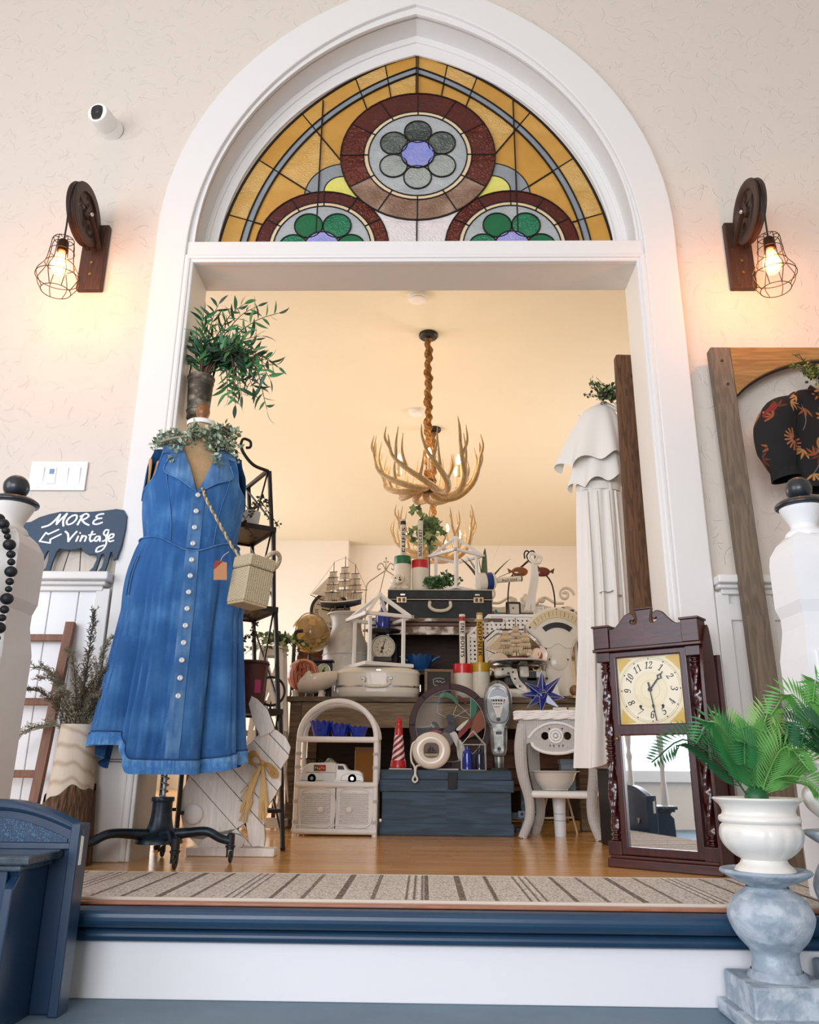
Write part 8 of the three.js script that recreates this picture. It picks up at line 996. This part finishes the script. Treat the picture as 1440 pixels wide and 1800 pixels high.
{ // pillar and scroll clock with mirror
  const t = T('shelf_clock', 'tall dark mahogany shelf clock with painted dial and mirror standing on the floor', 'clock', [0.797, 0, 0.085], -0.66); t.scale.setScalar(0.95);
  const mah = wood(0x2a0d0c, 0x55211a, 0.28, 'y', { size: 0.3 }), mahX = wood(0x2a0d0c, 0x5a231b, 0.28, 'x', { size: 0.3 }), W = 0.19;
  P(t, 'case', [bx(0.33, 0.74, 0.1, 0, 0.4, -0.06), bx(0.41, 0.68, 0.012, 0.01, 0.36, -0.115)], mah); P(t, 'side_board', ex(spl([[0, 0], [0, 0.7], [0.03, 0.78], [0.07, 0.74], [0.1, 0.68], [0.115, 0.6], [0.115, 0]], 50).map(([x, y]) => [-x, y]), 0.012, 0.002).rotateY(PI / 2).translate(W + 0.0, 0.02, -0.09), mah);
  P(t, 'base_moulding', [bx(W * 2 + 0.01, 0.03, 0.125, 0, 0.015, -0.05, 0, 0, 0, 0.004), bx(W * 2 - 0.01, 0.012, 0.115, 0, 0.035, -0.05, 0, 0, 0, 0.004)], mahX);
  for (const s of [-1, 1]) {
    P(t, 'plinth_block', bx(0.05, 0.045, 0.06, s * 0.165, 0.062, -0.02, 0, 0, 0, 0.003), mah);
    const tw = (y0, y1) => grid(20, 60, (u, v) => { const a = -u * 2 * PI, y = lerp(y0, y1, v), b = 0.015 + 0.0025 * Math.sin(v * PI), r = b + 0.0032 * Math.sin(a * 3 + v * 12) + 0.0006 * Math.sin(v * 60); return [s * 0.165 + r * Math.cos(a), y, -0.012 + r * Math.sin(a)]; }, true);
    const rings = (y) => las([[0.012, y], [0.019, y + 0.005], [0.013, y + 0.012], [0.02, y + 0.02], [0.013, y + 0.028], [0.018, y + 0.034], [0.012, y + 0.04]], 40, 20, s * 0.165, 0, -0.012);
    const mg = phys(0x3a1112, 0.18, { clearcoat: 0.8 });
    P(t, 'column', [tw(0.12, 0.345), tw(0.43, 0.65), rings(0.083), rings(0.343), rings(0.392), rings(0.648), las([[0.013, 0.38], [0.021, 0.388], [0.013, 0.396]], 10, 20, s * 0.165, 0, -0.012)], mg);
    P(t, 'capital_block', bx(0.052, 0.035, 0.06, s * 0.165, 0.706, -0.02, 0, 0, 0, 0.003), mah);
    P(t, 'cornice_block', [bx(0.06, 0.078, 0.075, s * 0.165, 0.775, -0.02, 0, 0, 0, 0.003), bx(0.068, 0.008, 0.085, s * 0.165, 0.817, -0.02, 0, 0, 0, 0.002)], mahX);
  }
  P(t, 'entablature', [bx(W * 2 + 0.02, 0.012, 0.1, 0, 0.73, -0.03, 0, 0, 0, 0.003)], mahX);
  const half = [[0.135, 0.806], [0.115, 0.808], [0.09, 0.83], [0.07, 0.852], [0.05, 0.858], [0.036, 0.85], [0.033, 0.836], [0.04, 0.827], [0.05, 0.831], [0.046, 0.82], [0.03, 0.817], [0.024, 0.83], [0.027, 0.85], [0.03, 0.866]];
  P(t, 'scroll_crest', ex([[-0.135, 0.735], [0.135, 0.735], ...spl(half, 60), ...spl(half, 60).reverse().map(([x, y]) => [-x, y])], 0.016, 0.003, [], 0, 0, -0.005), mahX); P(t, 'crest_cap', bx(0.066, 0.006, 0.026, 0, 0.868, 0.003, 0, 0, 0, 0.002), mahX);
  const rect = (x, y0, y1) => [[-x, y0], [x, y0], [x, y1], [-x, y1]];
  const dr = P(t, 'door', ex(shp(rect(0.142, 0.042, 0.722), [rect(0.117, 0.468, 0.7), rect(0.117, 0.068, 0.43)]), 0.018, 0.004, [], 0, 0, -0.01), mah); P(dr, 'knob', mv(sp(0.006, 0, 0, 0), -0.128, 0.42, 0.012), M.brass);
  const dial = ctex(1024, 1024, (g, w) => {
    g.fillStyle = '#e6dcbc'; g.fillRect(0, 0, w, w); g.fillStyle = '#d3b054'; for (const [x, y] of [[0, 0], [1, 0], [1, 1], [0, 1]]) { g.save(); g.translate(x * w, y * w); g.rotate([0, PI / 2, PI, -PI / 2][[[0, 0], [1, 0], [1, 1], [0, 1]].findIndex(([a, b]) => a === x && b === y)]); g.beginPath(); g.moveTo(10, 10); g.quadraticCurveTo(190, 20, 250, 40); g.quadraticCurveTo(120, 120, 40, 250); g.quadraticCurveTo(20, 190, 10, 10); g.fill(); g.restore(); }
    const R = w * 0.475, c = w / 2; const circ = (r, lw, col, fill) => { g.beginPath(); g.arc(c, c, r, 0, 7); if (fill) { g.fillStyle = fill; g.fill(); } if (lw) { g.lineWidth = lw; g.strokeStyle = col; g.stroke(); } };
    circ(R, 10, '#c9ae6a', '#ece3c8'); circ(R * 0.95, 3, '#6a5c3c'); circ(R * 0.52, 6, '#d7c48a', '#eadfbd'); circ(R * 0.3, 6, '#cdb77a'); circ(R * 0.56, 2, '#bda96e');
    g.fillStyle = '#1a1712'; g.textAlign = 'center'; g.textBaseline = 'middle';
    for (let k = 1; k <= 12; k++) { const a = k * PI / 6; g.save(); g.translate(c + Math.sin(a) * R * 0.76, c - Math.cos(a) * R * 0.76); g.rotate(k > 3 && k < 9 ? a + PI : a); g.transform(1, 0, -0.18, 1, 0, 0); g.scale(0.85, 1.1); g.font = 'bold 138px serif'; g.fillText(String(k), 0, 0); g.restore(); g.beginPath(); g.arc(c + Math.sin(a) * R * 0.955, c - Math.cos(a) * R * 0.955, 11, 0, 7); g.fill(); }
    for (const s of [-1, 1]) { g.beginPath(); g.arc(c + s * R * 0.36, c + R * 0.5, 24, 0, 7); g.fill(); }
  });
  P(t, 'dial', mv(new THREE.PlaneGeometry(0.236, 0.236), 0, 0.584, -0.006), std(0xffffff, 0.5, { map: dial })); P(t, 'dial_backing', bx(0.24, 0.24, 0.004, 0, 0.584, -0.009), mah);
  P(t, 'hour_hand', [barZ(0, 0.584, 0.032, 0.622, -0.002, 0.005, 0.0015), ex([[0.03, 0.616], [0.046, 0.622], [0.042, 0.638], [0.028, 0.632]], 0.0015, 0, [[[0.034, 0.62], [0.041, 0.624], [0.039, 0.633], [0.032, 0.629]]], 0, 0, -0.003), barZ(0.042, 0.634, 0.05, 0.644, -0.002, 0.003, 0.0015), mv(cy(0.007, 0.007, 0.006), 0, 0.584, -0.001, PI / 2), barZ(0, 0.584, -0.005, 0.61, -0.002, 0.006, 0.0015)], M.black);
  P(t, 'minute_hand', [barZ(0, 0.584, 0.016, 0.478, 0.0, 0.003, 0.0015), ex([[0.003, 0.53], [0.008, 0.536], [0.012, 0.528], [0.007, 0.52]], 0.0015, 0, [], 0, 0, -0.001)], M.black);
  P(t, 'mirror', mv(new THREE.PlaneGeometry(0.236, 0.364), 0, 0.249, -0.006), std(0xf4f4f2, 0.015, { metalness: 1 }), 'mirror glass'); P(t, 'mirror_backing', bx(0.24, 0.368, 0.004, 0, 0.249, -0.009), mah);
  P(t, 'dial_glass', mv(new THREE.PlaneGeometry(0.236, 0.236), 0, 0.584, 0.004), phys(0xffffff, 0.03, { transmission: 1, thickness: 0, specularIntensity: 0.25 }));
  const b = T('black_box', 'plain black box standing on the floor behind the mahogany clock', 'box', [0.93, 0, -0.78], 0.1); P(b, 'body', bx(0.24, 0.3, 0.2, 0, 0.15, 0, 0, 0, 0, 0.006), std(0x0b0b0c, 0.5)); P(b, 'lid', bx(0.245, 0.014, 0.205, 0, 0.307, 0, 0, 0, 0, 0.004), std(0x101011, 0.5));
}
{ // leaning arched wood frame
  const t = T('wooden_arbor', 'weathered wooden frame with arched top bar leaning on the right wall', 'frame', [1.142, 0, 0.12]); t.rotation.order = 'YXZ'; t.rotation.x = -0.035;
  const gw = wood(0x5f5246, 0x8d7c68, 0.85, 'y', { size: 0.4 }), gold = wood(0x7d5c34, 0xb08a52, 0.7, 'x', { size: 0.4 });
  P(t, 'stile', bx(0.075, 1.84, 0.045, 0.03, 0.92, 0, 0, 0, 0, 0.004), gw); P(t, 'stile', bx(0.075, 1.84, 0.045, 0.87, 0.92, 0, 0, 0, 0, 0.004), gw);
  P(t, 'arched_top', ex([[0.068, 1.84], [0.068, 1.68], ...arcp(0.45, 1.42, 0.46, PI * 0.81, PI * 0.19, 20, 0.35).map(([x, y]) => [x, y + 0.02]), [0.832, 1.68], [0.832, 1.84]], 0.04, 0.003, [], 0, 0, -0.02), gold, 'golden arched top'); P(t, 'arch_edge', tb(arcp(0.45, 1.437, 0.462, PI * 0.81, PI * 0.19, 20, 0.352).map(([x, y]) => [x, y, 0.0]), 0.006, 50, 6), std(0x2c2622, 0.8));
  for (const [x, y] of [[0.03, 1.78], [0.04, 1.68]]) P(t, 'nail', cy(0.005, 0.005, 0.004, x, y, 0.023, 8, PI / 2), M.black); P(t, 'low_rail', bx(0.77, 0.07, 0.04, 0.45, 0.3, 0, 0, 0, 0, 0.004), wood(0x5f5246, 0x8d7c68, 0.85, 'x', { size: 0.4 }));
  const g = T('leafy_garland', 'yellow green leafy sprig at the top of the leaning wooden frame', 'garland', [1.49, 1.67, 0.14]); const rn = Array.from({ length: 24 }, () => new THREE.QuadraticBezierCurve3(V(rr(-0.03, 0.06), 0, 0), V(rr(-0.06, 0.08), rr(0.0, 0.06), rr(0, 0.04)), V(rr(-0.11, 0.12), rr(-0.06, 0.09), rr(0, 0.06)))); P(g, 'stem', rn.map((c) => new THREE.TubeGeometry(c, 8, 0.0014, 4)), std(0x4a3a28, 0.8)).userData.kind = 'stuff'; leafCloud(g, 'leaves', 420, () => { const q = rn[Math.floor(rnd() * 24)].getPoint(rr(0.1, 1)); return [[q.x + rr(-0.01, 0.01), q.y + rr(-0.01, 0.01), q.z], [rr(-1, 1), rr(-0.4, 1), rr(-1, 1)]]; }, 0.022, 0.012, [leafM(0x7a8a3c), leafM(0x9a9c48), leafM(0x4c4a24)]);
  const b = T('floral_blouse', 'black blouse printed with orange and white flowers hanging on the wooden frame', 'blouse', [1.43, 1.25, 0.17]);
  const print = ctex(1024, 1024, (c, w) => {
    c.fillStyle = '#0d0b0c'; c.fillRect(0, 0, w, w); c.lineCap = 'round';
    for (let k = 0; k < 46; k++) { const x = rnd() * w, y = rnd() * w, a = rnd() * 6.28, col = ['#8a4a24', '#a8642e', '#5e2a1a', '#b07a42'][k % 4]; c.fillStyle = col; for (let q = 0; q < 4; q++) { c.save(); c.translate(x, y); c.rotate(a + q * 0.7); c.beginPath(); c.moveTo(0, 0); c.quadraticCurveTo(34, -16, 74, 0); c.quadraticCurveTo(34, 16, 0, 0); c.fill(); c.restore(); } }
    for (let k = 0; k < 14; k++) { c.strokeStyle = '#7d6e66'; c.lineWidth = 5; c.beginPath(); const x = rnd() * w, y = rnd() * w; c.moveTo(x, y); c.bezierCurveTo(x + rr(-80, 80), y + 60, x + rr(-80, 80), y + 120, x + rr(-60, 60), y + 190); c.stroke(); }
    const daisy = (x, y, r, col) => { c.strokeStyle = col; c.lineWidth = r * 0.16; for (let q = 0; q < 15; q++) { const a = q / 15 * 6.283; c.beginPath(); c.moveTo(x + Math.cos(a) * r * 0.22, y + Math.sin(a) * r * 0.22); c.lineTo(x + Math.cos(a) * r, y + Math.sin(a) * r); c.stroke(); } };
    daisy(430, 430, 80, '#d8cdbf'); daisy(430, 690, 66, '#b5774a'); daisy(800, 250, 80, '#d8cdbf'); daisy(820, 760, 70, '#a8663c'); daisy(160, 250, 60, '#b5774a'); c.fillStyle = '#7a1e1a'; for (const [x, y] of [[120, 560], [620, 860], [700, 520]]) { c.beginPath(); c.arc(x, y, 44, 0, 7); c.fill(); }
  }); print.repeat.set(1 / 0.55, 1 / 0.55); const bm = tiled(std(0xffffff, 0.85, { map: print, side: THREE.DoubleSide }));
  P(b, 'body', grid(50, 30, (u, v) => { const a = -u * 2 * PI, w = lerp(0.15, 0.17, v) * (v > 0.85 ? lerp(1, 0.55, (v - 0.85) / 0.15) : 1); return [0.04 + w * Math.cos(a) * (1 + 0.04 * Math.sin(a * 6)), -0.02 + v * 0.375, 0.045 * Math.sin(a) * (1 + 0.1 * Math.sin(a * 6)) * (1 - 0.5 * v * v)]; }, true), bm);
  P(b, 'sleeve', limb([[-0.05, 0.315, 0], [-0.12, 0.26, 0.01], [-0.15, 0.18, 0.015], [-0.145, 0.09, 0.015], [-0.135, 0.045, 0.01]], [0.03, 0.058, 0.07, 0.066, 0.042], 40, 20), bm); P(b, 'cuff', limb([[-0.135, 0.055, 0.01], [-0.128, 0.015, 0.01]], [0.043, 0.05], 10, 18), bm); P(b, 'sleeve', limb([[0.15, 0.32, 0], [0.24, 0.25, 0.01], [0.26, 0.12, 0.01]], [0.03, 0.065, 0.05], 30, 18), bm); P(b, 'collar', tb([[-0.01, 0.36, 0.03], [0.04, 0.31, 0.045], [0.09, 0.36, 0.03]], 0.008, 20, 6), bm);
  const h = T('clothes_hanger', 'pale wooden hanger under the shoulders of the black floral blouse', 'hanger', [1.47, 1.6, 0.17]); P(h, 'arm', limb([[-0.16, -0.05, 0], [-0.06, -0.0, 0], [0, 0.018, 0], [0.06, 0.0, 0], [0.16, -0.05, 0]], [0.008, 0.011, 0.012, 0.011, 0.008], 30, 8), wood(0x8d7a5c, 0xb09a76, 0.6, 'x')); P(h, 'hook', tb([[0, 0.015, 0], [0, 0.06, 0], [0.02, 0.085, -0.01], [0.03, 0.11, -0.03], [0.01, 0.13, -0.05]], 0.003, 24, 6), M.steel);
}
// ---------- urns with ferns on grey finial stands ----------
const ceramic = phys(0xeeebe3, 0.3, { clearcoat: 0.4, clearcoatRoughness: 0.2 }), greyWood = worn(0x9aa9b6, 0xbfc9d2, 0.5, 0.15, 6, { bumpMap: dtex(256, 0.15, (u, v) => fbm(u, v, 8, 5), false), bumpScale: 0.004 });
function stand(label, pos, k) {
  const t = T('finial_stand', label, 'stand', pos); const H = 0.29 * k;
  P(t, 'turned_shaft', las([[0.05, 0.1 * k], [0.047, 0.125 * k], [0.05, 0.14 * k], [0.072, 0.165 * k], [0.086, 0.195 * k], [0.086, 0.215 * k], [0.07, 0.242 * k], [0.05, 0.255 * k], [0.044, 0.262 * k]].map(([r, y]) => [r, y]), 50, 44), greyWood); P(t, 'dish', las([[0.04, 0.258 * k], [0.044, 0.266 * k], [0.07, 0.276 * k], [0.092, H - 0.002], [0.094, H + 0.004], [0.088, H + 0.007], [0.06, H + 0.001], [0, H]], 40, 44), greyWood); P(t, 'collar', las([[0.056, 0.085 * k], [0.06, 0.09 * k], [0.052, 0.103 * k]], 12, 36), greyWood); P(t, 'block', bx(0.17, 0.06 * k, 0.17, 0, 0.058 * k, 0, 0, 0, 0, 0.006), greyWood); P(t, 'foot', bx(0.2, 0.03 * k, 0.2, 0, 0.015 * k, 0, 0, 0, 0, 0.006), greyWood); return H;
}
function urn(label, pos) {
  const t = T('urn_planter', label, 'urn', pos);
  P(t, 'urn', [las([[0, 0.001], [0.058, 0.001], [0.06, 0.008], [0.05, 0.018], [0.046, 0.028]], 20, 44), grid(110, 24, (u, v) => { const p = spl([[0.046, 0.026], [0.06, 0.034], [0.08, 0.055], [0.086, 0.075], [0.083, 0.092], [0.076, 0.099]], 24)[Math.round(v * 24)], a = -u * 2 * PI, fl = 1 + 0.022 * Math.pow(Math.abs(Math.cos(a * 8)), 0.6) * Math.sin(v * PI) - 0.011 * Math.sin(v * PI); return [p[0] * fl * Math.cos(a), p[1], p[0] * fl * Math.sin(a)]; }, true), las([[0.076, 0.098], [0.084, 0.102], [0.086, 0.108], [0.083, 0.114], [0.078, 0.117], [0.077, 0.126], [0.083, 0.138], [0.093, 0.147], [0.094, 0.151], [0.088, 0.152], [0.076, 0.14], [0.07, 0.12], [0, 0.12]], 60, 48)], ceramic); return t;
}
function fern(label, pos, tips) {
  const t = T('fern', label, 'plant', pos), mats = [leafM(0x2f7a3e, 0.45), leafM(0x5fa04a, 0.45), leafM(0x1f5c34, 0.45), leafM(0x86b45e, 0.45)];
  tips.forEach(([x, y, z, m], i) => {
    const c = new THREE.CatmullRomCurve3([V(0, -0.03, 0), V(x * 0.25, 0.02 + Math.max(0.02, y * 0.5), z * 0.25), V(x * 0.65, 0.03 + Math.max(y * 0.95, y + 0.02), z * 0.65), V(x, y, z)]), n = 30, g = [new THREE.TubeGeometry(c, 14, 0.0022, 5)];
    for (let k = 0; k < n; k++) { const s = 0.2 + 0.8 * k / n, q = c.getPointAt(s), d = c.getTangentAt(s), up = V(0.1, 0.6, 0.8).normalize(), side = d.clone().cross(up).normalize(), l = 0.062 * Math.sin(PI * (0.16 + 0.8 * s)) + 0.012; for (const sg of [-1, 1]) { const dir = side.clone().multiplyScalar(sg).add(d.clone().multiplyScalar(0.75)).add(V(0, 0.18, 0)).normalize(); g.push(aim(leafG(l, 0.0062, 0.25, 0.3, 2), q.toArray(), dir.toArray())); } }
    P(t, 'frond', g, mats[m === undefined ? i % 4 : m]);
  });
  P(t, 'crown', [sp(0.026, 0, 0.0, 0, 1, 1.1, 1, 12, 9)], mats[2]); return t;
}
const h1 = stand('grey weathered turned finial stand carrying the front cream urn', [0.79, -0.2, 0.9], 1);
urn('cream fluted urn planter on the lower grey finial stand at front', [0.79, -0.2 + h1 + 0.001, 0.9]);
fern('green fern in the front cream urn, one frond crossing the clock mirror', [0.79, -0.2 + h1 + 0.151, 0.9], [[-0.235, 0.075, 0.03, 2], [-0.13, 0.115, 0.02, 0], [-0.07, 0.12, -0.02, 3], [0.0, 0.105, 0.03, 1], [0.08, 0.14, 0.0, 3], [0.12, 0.09, -0.06, 2], [0.13, -0.005, 0.08, 1], [0.08, 0.06, 0.1, 1], [-0.06, 0.07, 0.11, 0], [-0.04, 0.1, -0.1, 2], [0.17, 0.04, 0.02, 1]]);
const h2 = stand('taller grey finial stand at the right edge carrying the rear urn', [0.985, -0.2, 0.9], 1.27);
urn('cream fluted urn planter on the taller grey finial stand', [0.985, -0.2 + h2 + 0.001, 0.9]);
fern('green fern in the urn on the taller finial stand', [0.985, -0.2 + h2 + 0.151, 0.9], [[-0.15, 0.1, 0.02, 1], [-0.12, 0.03, 0.08, 2], [-0.05, 0.13, 0.02, 1], [0.03, 0.13, 0, 0], [0.1, 0.1, 0, 2], [0.14, 0.03, 0.05, 0], [-0.16, 0.04, -0.04, 2], [0.0, 0.07, 0.1, 1]]);
{ const b = T('navy_block', 'small blue grey wooden block on the floor beside the finial stands', 'block', [1.0, -0.2, 1.03]); P(b, 'block', bx(0.06, 0.05, 0.03, 0, 0.025, 0, 0, 0, 0, 0.004), std(0x2f4558, 0.5)); P(b, 'cap', bx(0.064, 0.008, 0.034, 0, 0.054, 0, 0, 0, 0, 0.002), std(0x2f4558, 0.5)); }

// ---------- ceiling of the shop room: antler chandeliers, detectors ----------
{
  const beam = wood(0x8a6a3e, 0xd9c49a, 0.5, 'y', { size: 0.1 }), rope = std(0xffffff, 0.9, { map: dtex(128, 1, (u, v) => mix3(hex(0x6a4420), hex(0xb8894e), 0.5 + 0.5 * Math.sin((v * 40 + u * 4) * 6.28) * 0.6 + (vnoise(u * 16, v * 64, 64) - 0.5))) });
  const t = T('antler_chandelier', 'antler chandelier with lit candle bulbs on a rope wrapped stem, nearer of the two', 'chandelier', [0.07, 2.28, -2.74]);
  P(t, 'canopy', las([[0.075, 1.268], [0.075, 1.25], [0.06, 1.235], [0.03, 1.228], [0.012, 1.21], [0, 1.208]], 30, 32), M.black);
  P(t, 'rope_stem', [grid(16, 140, (u, v) => { const a = -u * 2 * PI, y = lerp(0.04, 1.225, v), r = 0.027 + 0.007 * Math.sin(v * 90 + a) + 0.004 * Math.sin(v * 37 + a * 2); return [r * Math.cos(a) + 0.004 * Math.sin(v * 30), y, r * Math.sin(a)]; }, true)], rope); P(t, 'hub', las([[0.0, -0.05], [0.025, -0.045], [0.035, -0.02], [0.03, 0.03], [0.04, 0.05], [0, 0.06]], 30, 20), M.iron);
  const N = 9;
  for (let k = 0; k < N; k++) {
    const a0 = k / N * 2 * PI + 0.2, sw = 1.5, pol = (r, y, da) => [r * Math.cos(a0 + da), y, r * Math.sin(a0 + da)];
    const main = [pol(0.05, -0.02, 0), pol(0.14, -0.06, 0.3), pol(0.24, -0.045, 0.75), pol(0.33, 0.03, 1.15), pol(0.38, 0.13, 1.4), pol(0.395, 0.25 + 0.05 * (k % 3), sw)], c = new THREE.CatmullRomCurve3(main.map((q) => V(...q)));
    const an = P(t, 'antler', limb(main, [0.026, 0.025, 0.023, 0.019, 0.013, 0.003], 40, 10), beam);
    [[0.4, 0.18], [0.55, 0.25], [0.7, 0.22], [0.84, 0.16]].forEach(([s, L], j) => { const q = c.getPointAt(s), rad = Math.hypot(q.x, q.z), ux = q.x / rad, uz = q.z / rad, i = j % 2 ? 1 : -1; P(an, 'tine', limb([[q.x, q.y, q.z], [q.x + ux * 0.03 - uz * 0.025 * i, q.y + L * 0.5, q.z + uz * 0.03 + ux * 0.025 * i], [q.x + ux * 0.015 - uz * 0.03 * i, q.y + L * 1.1, q.z + uz * 0.015 + ux * 0.03 * i]], [0.013, 0.009, 0.002], 14, 8), beam); });
  }
  const bulbs = 6; for (let k = 0; k < bulbs; k++) { const a = k / bulbs * 2 * PI + 0.5, x = 0.25 * Math.cos(a), z = 0.25 * Math.sin(a); P(t, 'candle_sleeve', cy(0.012, 0.014, 0.09, x, 0.08, z, 14), std(0xe0cfa8, 0.6)); const b = P(t, 'bulb', las([[0.008, 0.125], [0.018, 0.15], [0.016, 0.175], [0.006, 0.2], [0, 0.208]], 24, 16, x, 0, z), glow(0xffdca0, 9), 'glowing bulb'); lamp(t, 0xffdcb4, 0.12, x, 0.235, z, 1); }
  const c2 = dup(t, [0.13, 2.28, -4.57], 0.5, 'antler chandelier with lit candle bulbs on a rope stem, farther of the two'); 
  const d = T('smoke_detector', 'white round detector on the ceiling just past the arch header', 'detector', [-0.01, 3.55, -2.2]); P(d, 'base', cy(0.075, 0.07, 0.03, 0, 0.0 - 0.016, 0, 36), M.white); P(d, 'cover', las([[0.06, -0.03], [0.05, -0.042], [0, -0.045]], 16, 32), M.white);
  const e = T('smoke_detector', 'white round detector farther back on the ceiling near the rope stem', 'detector', [-0.04, 3.55, -4.15]); P(e, 'base', cy(0.075, 0.07, 0.03, 0, -0.016, 0, 36), M.white); P(e, 'cover', las([[0.06, -0.03], [0.05, -0.042], [0, -0.045]], 16, 32), M.white);
  const l = T('table_lamp', 'small lit table lamp glowing behind the iron shelf at far left', 'lamp', [-1.42, 0.55, -3.2]); P(l, 'base', las([[0.06, 0], [0.05, 0.02], [0.02, 0.06], [0.03, 0.14], [0.01, 0.2]], 30, 20), M.brass); P(l, 'shade', la([[0.14, 0.18], [0.09, 0.36]], 28), phys(0xf7e3bc, 0.9, { transmission: 0.5, thickness: 0, side: THREE.DoubleSide })); P(l, 'bulb', sp(0.025, 0, 0.25, 0), glow(0xffd9a0, 12)); lamp(l, 0xffcc98, 0.7, 0, 0.29, 0, 1.5);
  const s = T('lamp_table', 'small dark side table under the glowing table lamp', 'side table', [-1.42, 0, -3.2]); P(s, 'top', bx(0.4, 0.03, 0.4, 0, 0.533, 0, 0, 0, 0, 0.005), brownWood); for (const [x, z] of [[-1, -1], [1, -1], [1, 1], [-1, 1]]) P(s, 'leg', bx(0.035, 0.52, 0.035, x * 0.17, 0.26, z * 0.17), brownWood);
}

renderer.render(scene, camera);
